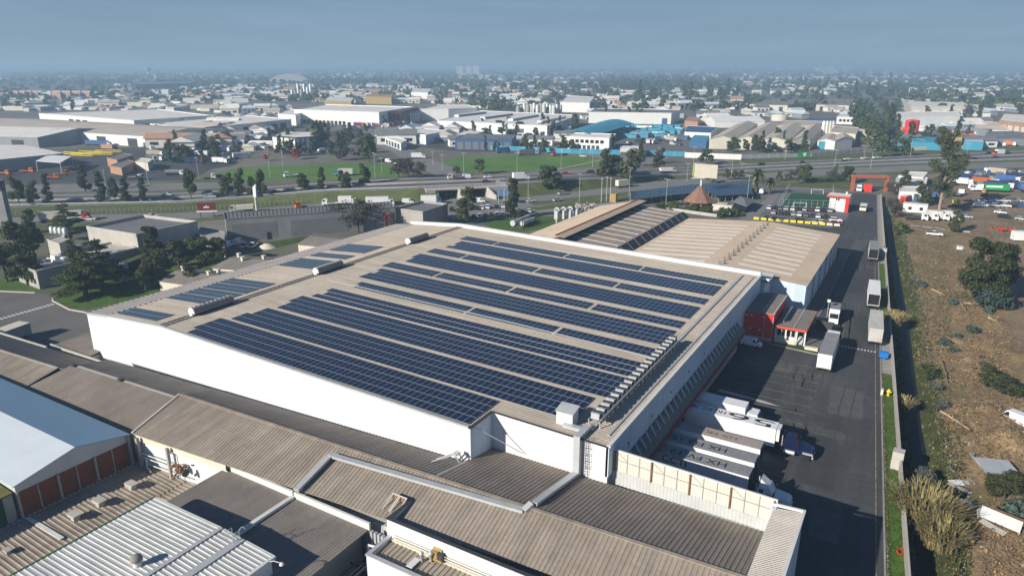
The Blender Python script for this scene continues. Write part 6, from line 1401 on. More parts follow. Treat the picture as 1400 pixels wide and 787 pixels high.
t = thing('tipper_truck', 'pale tipper truck driving down the gate road beside the guard house', 'truck', G(1179, 290, 0), rd+math.pi-.05); b = MB(); b.add([(-6.0, -1.2, 1.3), (-1, -1.2, 1.3), (-1, 1.2, 1.3), (-6, 1.2, 1.3), (-6.3, -1.25, 2.7), (-.9, -1.25, 2.7), (-.9, 1.25, 2.7), (-6.3, 1.25, 2.7)], [(3,2,1,0), (0,1,5,4), (1,2,6,5), (2,3,7,6), (3,0,4,7), (4,5,6,7)]); b.build('tipper_body', 'vehicle_white', t); tractor_parts(t, -4.2, 'cream_sheet', raised=2.9)
# barriers
for k in range(12):
    u = 1034+k*10.0; v = 299.8+(u-1034)*.082; p = G(u, v, 0); t = thing('road_barrier', 'b', 'barrier', (p[0], p[1], .02), head(1040, 300, 1148, 309), 'yellow barrier blocks along the car park'); b = MB()
    pr = [(-.45, 0), (.45, 0), (.40, .25), (.18, .45), (.15, 1.0), (-.15, 1.0), (-.18, .45), (-.40, .25)]; n = len(pr)
    vs = [(x, y, z) for x in (-1.0, 1.0) for y, z in pr]; b.add(vs, [tuple(range(n-1, -1, -1)), tuple(range(n, 2*n))]+[(i, (i+1) % n, n+(i+1) % n, n+i) for i in range(n)]); b.build('block', 'cream_sheet' if k in (10, 11) else 'yellow_block', t)
    t['label'] = 'yellow barrier block at the left end of the car park row' if k == 0 else 'pale faded barrier block at the right end of the row' if k == 11 else 'pale faded barrier block next to the end of the row' if k == 10 else 'yellow barrier block in the row between the tan roof and the parked cars'
    for o in t.children: o.scale = (1.0, 1.0, .85)
ORD = ['first', 'second', 'third', 'fourth', 'fifth', 'sixth', 'seventh', 'eighth', 'ninth', 'tenth', 'eleventh', 'twelfth', 'thirteenth', 'fourteenth', 'fifteenth', 'sixteenth', 'seventeenth', 'eighteenth', 'nineteenth', 'twentieth']
def row(us, v0, v1, cols, hd, place, group, kinds=('hatch', 'sedan', 'suv')):
    n = len(us)
    for k, u in enumerate(us):
        v = v0+(v1-v0)*k/max(1, n-1); c = cols[k % len(cols)]; car(RND.choice(kinds), c, G(u, v, .03), hd+RND.uniform(-.04, .04), f'{c} car, {ORD[k]} from the left in the {place}', group)
hd_ = head(1100, 300, 1108, 285)
row([1052, 1060, 1067, 1075, 1084, 1092, 1100, 1109, 1118, 1126, 1135], 285.5, 289.5, ['white', 'black', 'grey', 'silver', 'white', 'black', 'silver', 'dark red', 'white', 'black', 'silver'], hd_, 'car row along the pitch', 'cars parked beside the football pitch')
row([1058, 1067, 1076, 1085, 1093, 1102, 1111, 1119, 1130], 292, 298, ['silver', 'dark blue', 'black', 'silver', 'white', 'grey', 'dark blue', 'white', 'black'], hd_, 'middle car row by the pitch', 'cars parked beside the football pitch')
row([1048, 1059, 1069, 1090, 1097, 1113, 1122], 299.5, 305, ['black', 'black', 'grey', 'black', 'dark blue', 'silver', 'white'], hd_, 'car row behind the barriers', 'cars parked beside the football pitch')
car('suv', 'white', G(1142, 303, .03), head(1130, 303, 1150, 304), 'white SUV parked crosswise at the right end of the barriers'); car('hatch', 'dark red', G(1143, 307, .03), head(1130, 306, 1150, 307), 'dark red car parked crosswise beside the white SUV')
# --- hut, billboard, carports
p = G(955, 286, 0); hu = thing('cone_hut', 'octagonal brick hut with a tall brown tiled cone roof', 'hut', p)
b = MB(); b.lathe((0, 0, 0), [(5.2, 0), (5.2, 3.6)], 8, smooth=False); b.build('wall', 'wall_orange', hu); b = MB(); b.lathe((0, 0, 3.5), [(6.6, 0), (3.0, 3.6), (1.2, 5.6), (1.0, 5.9), (0, 6.2)], 8, smooth=False); b.poly([(6.6*math.cos(k*math.pi/4), 6.6*math.sin(k*math.pi/4), 3.5) for k in range(8)]); b.build('cone_roof', 'tile_roof', hu)
for a in (-2.4, -1.57, -.8, -.1): b = MB(); b.obox((5.0*math.cos(a), 5.0*math.sin(a), .9), .7, 2.4, 2.2, a); b.build('window', 'glass_dark', hu)
b = MB(); b.obox((8.5, 1, 0), 5, 6, 3.0); b.obox((12.5, -2, 0), 3.5, 3, 3.2); b.build('annex', 'wall_cream', hu)
bp = G(957, 272, 0); bb = thing('billboard', 'cream billboard in a wedge shape on a tall white pole behind the cone hut', 'billboard', bp, .45)
b = MB(); b.tube((0, 0, 0), (0, 0, 9.8), .45, n=12); b.build('pole', 'white_trim', bb); b = MB(); b.add([(-3.4, 0, 9.8), (6.5, -.6, 9.2), (6.5, .8, 9.2), (-3.4, 4.5, 9.8), (-3.4, 0, 15.6), (6.5, -.6, 15.2), (6.5, .8, 15.2), (-3.4, 4.5, 15.6)], [(3,2,1,0), (0,1,5,4), (1,2,6,5), (2,3,7,6), (3,0,4,7), (4,5,6,7)]); b.build('panel', 'cream_sheet', bb)
b = MB(); b.quad((-3.45, .3, 10), (-3.45, 4.2, 10), (-3.45, 4.2, 15.4), (-3.45, .3, 15.4)); b.build('green_face', 'green_paint', bb); b = MB(); b.box(-3.7, -3.5, 1.6, 2.6, 10, 15.2); b.build('yellow_stripe', 'yellow_block', bb); b = MB(); b.box(-4.6, 1.0, -1.2, -.9, 9.3, 9.7); b.build('walkway', 'white_trim', bb)
for lb, px in (('long carport roofed with dark solar panels, left of the cone hut', [(862, 273), (945, 264), (945, 254), (862, 263.5)]), ('long carport roofed with dark solar panels, right of the cone hut', [(945, 264), (1028, 257.5), (1026, 250.5), (945, 254)]), ('short carport with grey panels in front of the right long carport', [(974, 268), (1030, 265), (1027, 258.5), (968, 262)])):
    ps = [G(u, v, 3.0) for u, v in px]; c = ctr(ps); t = thing('solar_carport', lb, 'carport', c); q = [Vector(p) for p in ps]; q[2].z = q[3].z = 3.6
    b = MB(); b.slab(q[0], q[1], q[2], q[3], .2); b.build('roof', 'dark_steel', t, world=True)
    b = MB(); n_ = 16
    for i in range(n_):
        for j in range(3):
            f0, f1, g0, g1 = (i+.04)/n_, (i+.96)/n_, (j+.04)/3, (j+.96)/3; L_ = lambda f, g: (q[0]*(1-f)+q[1]*f)*(1-g)+(q[3]*(1-f)+q[2]*f)*g+Vector((0, 0, .04)); b.quad(L_(f0, g0), L_(f1, g0), L_(f1, g1), L_(f0, g1))
    b.build('solar_panels', 'pv_glass_left', t, world=True)
    b = MB()
    for i in range(7):
        for g_ in (.1, .9): s = (q[0]*(1-i/6)+q[1]*(i/6))*(1-g_)+(q[3]*(1-i/6)+q[2]*(i/6))*g_; b.tube((s.x, s.y, 0), (s.x, s.y, s.z-.1), .1, n=6)
    b.build('posts', 'galv', t, world=True)
row([872, 882, 893, 903, 913, 923, 933], 275, 270, ['black', 'white', 'dark blue', 'black', 'silver', 'grey', 'white'], hd_, 'row under the left long carport', 'cars under the carports')
row([985, 993, 1001, 1009, 1017, 1025], 272, 268, ['white', 'black', 'silver', 'dark red', 'white', 'black'], hd_, 'row under the short carport', 'cars under the carports')
row([921, 929], 280, 279.5, ['black', 'white'], hd_, 'pair left of the cone hut', 'cars by the cone hut')
ps = ccw([G(u, v, 3.0)[:2] for u, v in ((1000, 276), (1021, 283), (1033, 273), (1012, 268))]); c = ctr(ps); t = thing('kiosk', 'small kiosk with a blue-grey hipped roof beside the stout palm', 'kiosk', c); b = MB(); b.prism([(x+(c[0]-x)*.2, y+(c[1]-y)*.2) for x, y in ps], 0, 2.9); b.build('wall', 'glass_dark', t, world=True)
b = MB(); b.add([(x, y, 3.0) for x, y in ps]+[(c[0], c[1], 4.3)], [(0, 1, 4), (1, 2, 4), (2, 3, 4), (3, 0, 4), (3, 2, 1, 0)]); b.build('roof', 'roof_slate', t, world=True)
row([1010, 1017], 284, 283, ['white', 'white'], hd_, 'pair in front of the hipped roof kiosk', 'cars by the kiosk'); car('van', 'white', G(1042, 264, .03), head(1035, 268, 1048, 259), 'white van standing in the shade beside the two palms')
lw = thing('low_wall', 'low pale garden wall in front of the hut bushes', 'wall', G(940, 294, 0)); b = MB(); p, q = G(903, 286), G(981, 297); b.beam((p[0], p[1], .6), (q[0], q[1], .6), .3, 1.2); b.build('panel', 'concrete_light', lw, world=True)
# car park beyond the ridge
sheet('asphalt_apron', [G(540, 305), G(600, 276), G(705, 272), G(735, 292), G(700, 300), G(640, 312)], 'asphalt_pale', .016); sheet('lawn', [G(655, 302), G(700, 296), G(790, 296), G(745, 312), G(690, 322)], 'lawn_bright', .03); sheet('lawn', [G(725, 285), G(780, 276), G(870, 268), G(862, 274), G(790, 282), G(735, 288)], 'verge', .03)
sheet('access_road', [G(700, 292), G(880, 278), G(880, 272), G(740, 285)], 'pavement', .022)
hc_ = head(640, 300, 646, 286)
row([618, 629, 640, 652, 659, 667, 679, 688, 697], 288, 283, ['black', 'white', 'dark red', 'black', 'white', 'white', 'black', 'white', 'black'], hc_, 'rear row of cars behind the ridge', 'cars behind the warehouse ridge')
row([622, 633, 648, 656, 664, 672, 680, 687], 299, 294, ['white', 'grey', 'black', 'silver', 'black', 'black', 'white', 'white'], hc_, 'front row of cars behind the ridge', 'cars behind the warehouse ridge')
row([716, 723], 291, 290, ['grey', 'white'], hc_, 'pair right of the tall conifer', 'cars by the tall conifer'); 
# ================================================================ scrap yard and white sheds right
for lb, px, z in (('white barrel roofed shed behind the eucalyptus', [(1228, 241), (1262, 243), (1268, 236), (1236, 235)], 4.5), ('white flat shed left of the eucalyptus, rear of three', [(1224, 249), (1266, 251), (1268, 243), (1226, 243)], 4.0), ('long white flat shed left of the eucalyptus, front of three', [(1230, 262), (1268, 264), (1268, 256), (1230, 255)], 3.6)): block(lb, px, z, 'wall_white', 'roof_pale', .25, cat='shed', name='shed')
for lb, u, v, m in (('red shipping container beside the white sheds', 1237, 275, 'red_wall'), ('blue shipping container beside the white sheds', 1255, 276, 'wall_blue')):
    t = thing('shipping_container', lb, 'container', G(u, v, 0), 1.3); b = MB(); b.obox((0, 0, 0), 6, 2.4, 2.6); b.build('box_body', m, t); b = MB(); b.obox((0, 0, 2.6), 5.9, 2.3, .05); b.build('roof', 'wall_white', t)
t = thing('site_cabin', 'white site cabin with two dark windows in front of the eucalyptus', 'cabin', G(1250, 290, 0), .03); b = MB(); b.obox((0, 0, .1), 8.6, 3.6, 3.3); b.build('wall', 'wall_white', t); b = MB(); b.obox((0, 0, 3.4), 8.9, 3.9, .2); b.build('roof', 'roof_pale', t)
for s in (-2.4, 1.6): b = MB(); b.box(s, s+1.2, -1.86, -1.78, 1.2, 2.4); b.build('window', 'glass_dark', t)
for k, (u, l, kd, cc) in enumerate(((1252, 'left end, with dark flat bed', 'flat', 'vehicle_white'), (1266, 'second from the left', 'flat', 'vehicle_white'), (1281, 'third from the left', 'box', 'vehicle_white'), (1296, 'right end', 'box', 'vehicle_white'))): big_truck('white truck parked in the row below the white cabin, '+l, G(u, 301, 0), 0.05+math.pi*(k % 2 == 9), 'chassis' if kd == 'flat' else 'vehicle_dirty', cc, 8, kd, group='white trucks in the scrap yard row')
t = big_truck('white cab semi with a long green trailer lettered in white, on the scrap yard', G(1352, 262, 0), head(1370, 263, 1340, 262), 'green_paint', 'vehicle_white', 16, 'box')
b = MB(); b.box(-5, 2, 1.26, 1.3, 2.2, 3.1); b.box(-5, 2, -1.3, -1.26, 2.2, 3.1); b.build('side_lettering', 'ink_white', t)
for u, v, c, bc, kd, l in ((1281, 272, 'vehicle_white', 'wall_blue', 'box', 'blue box truck beside the eucalyptus trunk'), (1312, 268, 'vehicle_white', 'roof_slate', 'flat', 'white flatbed truck right of the eucalyptus'), (1304, 283, 'yellow_block', None, 'none', 'bright yellow truck cab right of the eucalyptus'), (1345, 268, 'ochre', 'chassis', 'flat', 'olive yellow flatbed below the green trailer')): big_truck(l, G(u, v, 0), head(1300, 280, 1310, 270)+RND.uniform(-.4, .4), bc, c, 7.5, kd)
SCR = [(1322, 298, 'silver', 'hatch', 'silver car'), (1316, 294, 'dark blue', 'sedan', 'dark blue car'), (1277, 322, 'white', 'pickup', 'white pickup beside the dry grass'), (1368, 292, 'white', 'sedan', 'white car in the middle of the bare track'), (1373, 298, 'black', 'suv', 'black car in the middle of the bare track'), (1396, 301, 'silver', 'hatch', 'silver car at the right edge by the red heap'), (1385, 578, 'white', 'van', 'white van wreck half behind the brush debris'), (1290, 290, 'black', 'suv', 'black car'), (1300, 296, 'white', 'sedan', 'white car')]
for u, v, c, k, l in SCR: car(k, c, G(u, v, .12), RND.uniform(-.5, .5) if u < 1380 or v < 400 else 2.6, l+(' parked right of the eucalyptus shade' if len(l) < 16 else ''))
SR = [('white', 'pickup'), ('blue', 'pickup'), ('silver', 'sedan'), ('white', 'sedan'), ('grey', 'suv'), ('silver', 'hatch'), ('white', 'van'), ('dark blue', 'sedan'), ('silver', 'suv'), ('white', 'pickup'), ('black', 'hatch'), ('blue', 'hatch')]
for k, (c, kd) in enumerate(SR): u = 1340+(k % 6)*11; v = 276+(k//6)*7; car(kd, c, G(u, v, .1), RND.uniform(-.6, .6), f'{c} scrapped vehicle, {ORD[k % 6]} from the left in the {"rear" if k < 6 else "front"} scrap row', 'scrapped vehicles on the right')
t = thing('white_truck_body', 'white truck body cut off by the right edge beside a red heap', 'truck body', G(1398, 330, 0), .4); b = MB(); b.obox((0, 0, .6), 7, 2.5, 3.0); b.build('box_body', 'vehicle_white', t); b = MB(); wheels(b, (-2, 2), 1.0, .5, .3); b.build('wheels', 'rubber', t)
t = thing('red_scrap_heap', 'heap of red and rusty scrap at the right edge', 'heap', G(1385, 318, 0)); b = MB()
for k in range(40): b.obox((RND.gauss(0, 2.4), RND.gauss(0, 1.6), RND.uniform(0, .9)), RND.uniform(.4, 1.6), RND.uniform(.3, 1.0), RND.uniform(.2, .8), RND.uniform(0, 3), RND.choice((0, 1, 1)))
b.build('heap', ['red_wall', 'rust'], t)
# --- things on the dirt lot
def log(label, a, c, r, m='twig_pale'):
    p, q = Vector(PL_(*a)), Vector(PL_(*c)); t = thing('fallen_log', label, 'log', p); b = MB(); n = 5
    pts = [p+(q-p)*(k/n)+Vector((RND.uniform(-.15, .15), RND.uniform(-.15, .15), r+.15+RND.uniform(0, .15)))-p for k in range(n+1)]
    for k in range(n): b.tube(pts[k], pts[k+1], r*(1-k*.12), r*(1-(k+1)*.12), 8)
    for k in range(4): s = pts[1+k % 4]; b.tube(s, s+Vector((RND.uniform(-1, 1), RND.uniform(-1, 1), RND.uniform(.2, .9))), r*.35, .03, 5)
    b.build('wood', m, t)
log('short pale log lying left of the small blue-green bush', (1274, 398), (1291, 406), .3); log('pale log lying on the brush below the broad dark tree', (1318, 417), (1338, 418), .3); log('pale forked branch leaning on the brush pile', (1312, 414), (1319, 428), .2); log('bare broken trunk standing out of the debris', (1286, 497), (1296, 528), .26, 'twig_grey'); log('long thin pale log sloping through the lower debris', (1286, 566), (1325, 594), .26); log('short log at the right edge of the upper debris', (1350, 440), (1363, 445), .25); log('long thin pole across the debris below the leafy mound', (1300, 498), (1318, 488), .14)
def sheets_heap(label, uv, parts, name='sheet_heap', cat='sheets'):
    p = Vector(PL_(*uv)); t = thing(name, label, cat, p)
    for (dx, dy, dz, sx, sy, rz, tx, ty, m, nm) in parts:
        b = MB(); b.box(-sx/2, sx/2, -sy/2, sy/2, 0, .06); o = b.build(nm, m, t); o.location = (dx, dy, dz); o.rotation_euler = (tx, ty, rz)
sheets_heap('large pale grey sheet shelter lying aslant beside the brown heap', (1362, 648), [(0, 0, .9, 5.2, 3.6, .5, .18, .1, 'galv', 'roof_sheet'), (-2.6, .4, .6, 1.6, 3.0, .5, .1, 1.0, 'galv', 'side_sheet'), (1.8, -1.4, .5, 3.0, .8, .5, 1.1, 0, 'dark_steel', 'front_sheet')], 'sheet_shelter', 'shelter')
sheets_heap('rusty corrugated sheet fence shelter at the bottom right of the lot', (1365, 722), [(0, 0, 1.0, 4.6, 1.5, -.35, 1.2, 0, 'grey_sheet', 'side_sheet'), (-2.3, .5, .9, 1.4, 1.2, 1.2, 1.3, 0, 'galv', 'end_sheet'), (-.8, -1.4, .35, 3.0, .9, -.5, .2, .1, 'concrete_light', 'board'), (.6, .7, 1.25, 4.2, 1.2, -.35, .15, 0, 'rust', 'roof_sheet')], 'sheet_shelter', 'shelter')
sheets_heap('pile of pale boards and white sheets with a red barrel', (1318, 692), [(0, .6, .3, 2.2, 1.3, .3, .1, .2, 'wall_white', 'sheet'), (-.9, -.2, .3, .5, 2.4, .2, .1, .1, 'wall_cream', 'board'), (-.1, -.5, .5, 1.4, 1.0, .9, .3, .1, 'galv', 'sheet')], 'board_pile', 'pile')
t = thing('red_barrel', 'bright red barrel beside the pile of white boards', 'barrel', PL_(1319, 697)); b = MB(); b.lathe((0, 0, 0), [(0, 0), (.34, 0), (.36, .5), (.34, 1.0), (0, 1.0)], 12); b.build('drum', 'red_wall', t)
sheets_heap('brown planked box hut below the pile of white boards', (1318, 735), [(0, 0, .9, 1.9, 2.2, .05, .0, .12, 'twig_pale', 'roof_sheet'), (0, -1.1, .45, 1.9, .9, .05, 1.57, 0, 'twig', 'front_sheet'), (.95, 0, .45, 2.1, .9, 1.6, 1.57, 0, 'twig', 'side_sheet')], 'plank_hut', 'hut')
sheets_heap('pale plank lying below the white litter near the cane', (1312, 668), [(0, 0, .2, 3.0, .7, -.3, 0, .1, 'concrete_light', 'board'), (-.4, 1.4, .15, 1.8, 1.2, .6, .1, 0, 'wall_white', 'sheet'), (.6, 2.2, .15, 1.2, .8, .2, .1, 0, 'galv', 'sheet')], 'plank_pile', 'planks')
sheets_heap('white tarpaulin thrown over a wreck above the broad dark tree', (1313, 340), [(0, 0, .7, 2.2, 1.8, .5, .2, .2, 'wall_white', 'tarpaulin'), (-.3, -.8, .4, 1.8, 1.0, .4, 1.0, 0, 'wall_white', 'tarpaulin')], 'tarpaulin', 'tarpaulin')
sheets_heap('white sheet caught in the broad dark tree', (1331, 390), [(0, 0, 1.2, 1.4, 1.8, 1.0, .5, .2, 'wall_white', 'sheet')], 'white_sheet', 'sheet')
sheets_heap('row of pale rubble blocks below the white trucks', (1268, 311), [(-4, 0, .2, 3, 1.2, .1, 0, 0, 'concrete_light', 'slab'), (0, -.5, .25, 3.2, 1.4, .05, .1, 0, 'concrete', 'slab'), (4, -1, .25, 3.5, 1.3, -.1, 0, .1, 'concrete_light', 'slab'), (8, -1.4, .3, 3, 1.5, -.2, 0, 0, 'concrete', 'slab'), (12, -2, .3, 2.6, 1.6, -.1, .1, 0, 'wall_cream', 'slab')], 'rubble_row', 'rubble')
# ================================================================ highway, slip roads, fields, underpass
def ip(tab, u, k): return float(np.interp(u, [r[0] for r in tab], [r[k] for r in tab]))
HF = [(-150,262,.3),(0,268,.3),(240,264.5,.3),(330,259,1),(440,250,3.5),(560,244,5),(680,240,5),(800,234,4),(900,231,1.5),(1000,225.5,.3),(1120,219.5,.3),(1250,213,.3),(1400,206.5,.3),(1560,199,.3)]
HN = [(-150,277,.3),(0,282,.3),(240,277,.3),(330,271,1),(440,261.5,3.5),(560,257.5,5),(680,252,5),(800,245,4),(900,240.5,1.5),(1000,235.5,.3),(1120,229,.3),(1250,223,.3),(1400,217.5,.3),(1560,211,.3)]
US = list(range(-150, 1561, 30))
E_F = [Vector(G(u, ip(HF, u, 1), ip(HF, u, 2))) for u in US]; E_N = [Vector(G(u, ip(HN, u, 1), ip(HN, u, 2))) for u in US]
def strip(name, A, B, m, dz=0.0, thick=False, kind='structure'):
    b = MB(); up = Vector((0, 0, dz)); n = len(A); b.add([p+up for q in zip(A, B) for p in q], [(2*i, 2*i+1, 2*i+3, 2*i+2) for i in range(n-1)]); o = b.build(name, m); o['kind'] = kind; return o
def between(f): return [a*(1-f)+c*f for a, c in zip(E_N, E_F)]
strip('highway', E_N, E_F, 'road_dark'); strip('highway_median', between(.44), between(.52), 'pavement', .03); strip('highway_shoulder', between(.93), between(1.04), 'pavement', .02); strip('highway_shoulder', between(-.05), between(.05), 'pavement', .02)
b = MB()
for f in (.245, .73): 
    L_ = between(f)
    for i in range(len(L_)-1):
        d = (L_[i+1]-L_[i]); n_ = max(1, int(d.length/11))
        for k in range(n_):
            p = L_[i]+d*(k/n_); q = p+d.normalized()*4; s = Vector((-d.y, d.x, 0)).normalized()*.09; b.quad(*[w_+Vector((0, 0, .025)) for w_ in (p-s, q-s, q+s, p+s)])
for f in (.08, .43, .53, .9):
    L_ = between(f)
    for i in range(len(L_)-1): d = L_[i+1]-L_[i]; s = Vector((-d.y, d.x, 0)).normalized()*.1; b.quad(*[w_+Vector((0, 0, .035)) for w_ in (L_[i]-s, L_[i+1]-s, L_[i+1]+s, L_[i]+s)])
b.build('white_road_marking', 'white_paint')['kind'] = 'structure'
# embankment slopes
def off(L_, ref, dist):
    out = []
    for i, p in enumerate(L_): d = (p-ref[i]); d.z = 0; d.normalize(); out.append(Vector((p.x, p.y, p.z))+d*(dist*max(.3, p.z))+Vector((0, 0, -p.z+.01)))
    return out
i0, i1 = US.index(600), US.index(690); T_, B_ = between(-.05), off(between(-.05), E_F, 2.2); strip('embankment', T_[:i0+1], B_[:i0+1], 'verge'); strip('embankment', T_[i1:], B_[i1:], 'verge'); strip('embankment', off(between(1.04), E_N, 2.0), between(1.04), 'verge', -.0)
gr = thing('guard_rail', 'long steel guard rail along the near edge of the highway', 'guard rail', tuple(E_N[20])); b = MB()
for p, q in zip(between(-.02)[:-1], between(-.02)[1:]): b.beam(p+Vector((0, 0, .75)), q+Vector((0, 0, .75)), .12, .4)
b.build('rail', 'galv', gr, world=True); b = MB()
for p, q in zip(between(-.02)[:-1], between(-.02)[1:]):
    for k in range(3): s = p+(q-p)*(k/3); b.tube(s, s+Vector((0, 0, .8)), .08, n=5)
b.build('posts', 'galv', gr, world=True)
mb_ = thing('median_barrier', 'low concrete barrier along the highway median', 'barrier', tuple(E_N[30])); b = MB()
for p, q in zip(between(.48)[:-1], between(.48)[1:]): b.beam(p+Vector((0, 0, .42)), q+Vector((0, 0, .42)), .35, .85)
b.build('block', 'concrete', mb_, world=True)
# near slip road and far frontage road
SF = [(-150,297),(0,298),(100,294),(240,291),(350,285),(440,277),(600,272),(660,272),(740,265),(820,258),(900,247.5),(985,241),(1120,231.5),(1250,226),(1400,221),(1560,215)]
SN = [(-150,309),(0,309),(100,304),(240,300),(350,293),(440,284),(600,281),(660,282),(740,275),(820,266.5),(900,257.5),(985,249),(1120,240),(1250,233.5),(1400,229),(1560,224)]
strip('slip_road', [Vector(G(u, ip(SN, u, 1), .024)) for u in US], [Vector(G(u, ip(SF, u, 1), .024)) for u in US], 'road_grey')
strip('roadside_verge', [Vector(G(u, ip(SN, u, 1)+4.5, .02)) for u in US], [Vector(G(u, ip(SF, u, 1)-(13 if u < 560 else 9 if u < 880 else 3), .02)) for u in US], 'verge')
FU = list(range(-150, 331, 30)); FF = [(-150,251),(0,253.5),(240,250),(330,249.5)]; FN = [(-150,263),(0,264.5),(240,260),(330,256.5)]
strip('frontage_road', [Vector(G(u, ip(FN, u, 1), .1)) for u in FU], [Vector(G(u, ip(FF, u, 1), .1)) for u in FU], 'road_grey')
FU = list(range(1000, 1561, 40)); strip('roadside_verge', [Vector(G(u, ip(HF, u, 1)-.8, .03)) for u in FU], [Vector(G(u, ip(HF, u, 1)-7, .03)) for u in FU], 'verge')
sheet('green_field', [G(285, 241), G(330, 229), G(420, 226), G(520, 221.5), G(548, 236), G(556, 241), G(440, 246), G(330, 247.5)], 'field_grass', .05)
sheet('green_field', [G(592, 222), G(640, 214), G(790, 212.5), G(852, 223), G(830, 227), G(760, 232), G(690, 235.5), G(630, 237)], 'field_grass', .05)
b = MB(); pline(b, (755, 233), (845, 214), 1.2, .07); b.build('footpath', 'pavement')['kind'] = 'structure'
sheet('access_road', [G(492, 176), G(508, 176), G(545, 196), G(580, 213), G(640, 238), G(598, 241), G(566, 226), G(545, 214), G(520, 200)], 'road_grey', .06)
sheet('access_road', [G(700, 208), G(790, 207), G(905, 210), G(915, 216), G(880, 228), G(866, 233), G(838, 230), G(852, 222), G(790, 211.5)], 'road_grey', .055)
sheet('depot_yard', [G(-80, 222), G(100, 208), G(230, 198), G(330, 206), G(322, 226), G(290, 231), G(262, 246), G(100, 250), G(-80, 252)], 'asphalt', .04)
sheet('roadside_verge', [G(180, 252), G(270, 246), G(300, 238), G(330, 248), G(250, 254)], 'verge', .05)
sheet('asphalt_apron', [G(575, 283), G(600, 273), G(690, 268), G(730, 280), G(700, 292), G(600, 300)], 'road_grey', .03)
sheet('depot_yard', [G(430, 185), G(470, 176), G(560, 172), G(600, 176), G(560, 182), G(500, 190)], 'asphalt', .05); sheet('depot_yard', [G(640, 208), G(560, 200), G(600, 180), G(720, 186), G(760, 206)], 'asphalt', .035)
sheet('depot_yard', [G(770, 206), G(800, 180), G(940, 168), G(1000, 178), G(960, 200), G(900, 212)], 'asphalt_pale', .03)
# underpass
up_ = thing('underpass', 'concrete underpass with two dark openings under the highway', 'underpass', G(630, 272, 0)); 
P0, P1 = Vector(G(592, 274, 0)), Vector(G(683, 269, 0)); d = (P1-P0); d.z = 0; L_ = d.length; d.normalize(); n_ = Vector((d.y, -d.x, 0))
def ub(a0, a1, o0, o1, z0, z1, m, nm):
    b = MB(); vs = [tuple((P0+d*a+n_*o).xy)+(z,) for z in (z0, z1) for o in (o0, o1) for a in (a0, a1)]
    b.add(vs, [(0,2,3,1), (4,5,7,6), (0,1,5,4), (2,6,7,3), (0,4,6,2), (1,3,7,5)]); return b.build(nm, m, up_, world=True)
ub(-3, L_+4, -16, .25, 4.3, 4.95, 'concrete_light', 'lintel')
for a0, a1 in ((-3, 1.2), (L_*.37, L_*.54), (L_*.80, L_+4)): ub(a0, a1, -16, .2, 0, 4.3, 'concrete', 'pier')
for a0, a1 in ((1.2, L_*.37), (L_*.54, L_*.80)): ub(a0, a1, -6.4, -6.0, 0, 4.3, 'black', 'tunnel_dark_slab')  # black slabs inside the tunnels, their darkness put into the colour
for a in (L_*.37, L_*.80):
    b = MB(); q0 = P0+d*a; q1 = q0+d*2.6+n_*6.5; b.add([(q0.x, q0.y, 0), (q1.x, q1.y, 0), (q1.x, q1.y, 1.6), (q0.x, q0.y, 5.0)]+[(p.x+d.x*.6, p.y+d.y*.6, z) for p, z in ((q0, 0), (q1, 0), (q1, 1.6), (q0, 5.0))], [(0,1,2,3), (7,6,5,4), (3,2,6,7), (1,5,6,2)]); b.build('wing_wall', 'concrete_light', up_, world=True)
# fences along the slip road
fs_ = thing('roadside_fence', 'thin wire fence with pale posts between slip road and highway', 'fence', G(200, 292, 0)); b = MB()
for k in range(110):
    u = -40+k*6.2; p = G(u, ip(SF, u, 1)-2.2, 0); b.tube(p, (p[0], p[1], 1.9), .07, n=4)
    if k: b.tube((pp_[0], pp_[1], 1.7), (p[0], p[1], 1.7), .03, n=3); b.tube((pp_[0], pp_[1], .9), (p[0], p[1], .9), .03, n=3)
    pp_ = p
b.build('posts', 'concrete', fs_, world=True)
# lamp posts and power poles
def pole(u, v, h, label, group=None, arm=True, r=.085, z=0.0, name='street_lamp', cat='street lamp'):
    t = thing(name, label, cat, G(u, v, z), head(u, v, u+10, v-1), group); b = MB(); b.tube((0, 0, 0), (0, 0, h), r*1.3, r*.8, 6); b.build('pole', 'galv', t)
    b = MB()
    if arm: b.beam((0, -1.4, h), (0, 1.4, h+.1), .12, .12); b.box(-.15, .15, -2.0, -1.2, h-.05, h+.1); b.box(-.15, .15, 1.2, 2.0, h-.05, h+.1); b.build('lamp_head', 'galv', t)
    else: b.beam((0, -1.0, h-.6), (0, 1.0, h-.6), .14, .14); b.build('crossarm', 'galv', t)
    return t
LP = [(146, 262, 10, .1), (203, 252, 11, .1), (213, 232, 11, .1), (272, 245, 11, 0), (369, 242, 12, 1), (387, 228, 9, 0), (513, 243, 12, 4), (522, 236, 8, 0), (592, 226, 8, 0), (605, 234, 9, 0), (634, 234, 10, 0), (707, 236, 11, 0), (767, 231, 11, 0), (810, 229, 11, 0), (722, 279, 12, 0), (690, 290, 12, 0), (792, 275, 12, 0), (860, 268, 13, 0), (901, 225, 10, 0), (948, 224, 10, 0), (1000, 239, 11, 0), (1013, 244, 8, 0), (1073, 219, 10, 0), (1141, 226, 9, 0), (1180, 222, 10, 0), (1190, 231, 11, 0), (1217, 213, 9, 0), (1244, 216, 14, 0), (1320, 218, 10, 0), (939, 248, 9, 0), (910, 284, 12, 0), (1021, 278, 12, 0)]
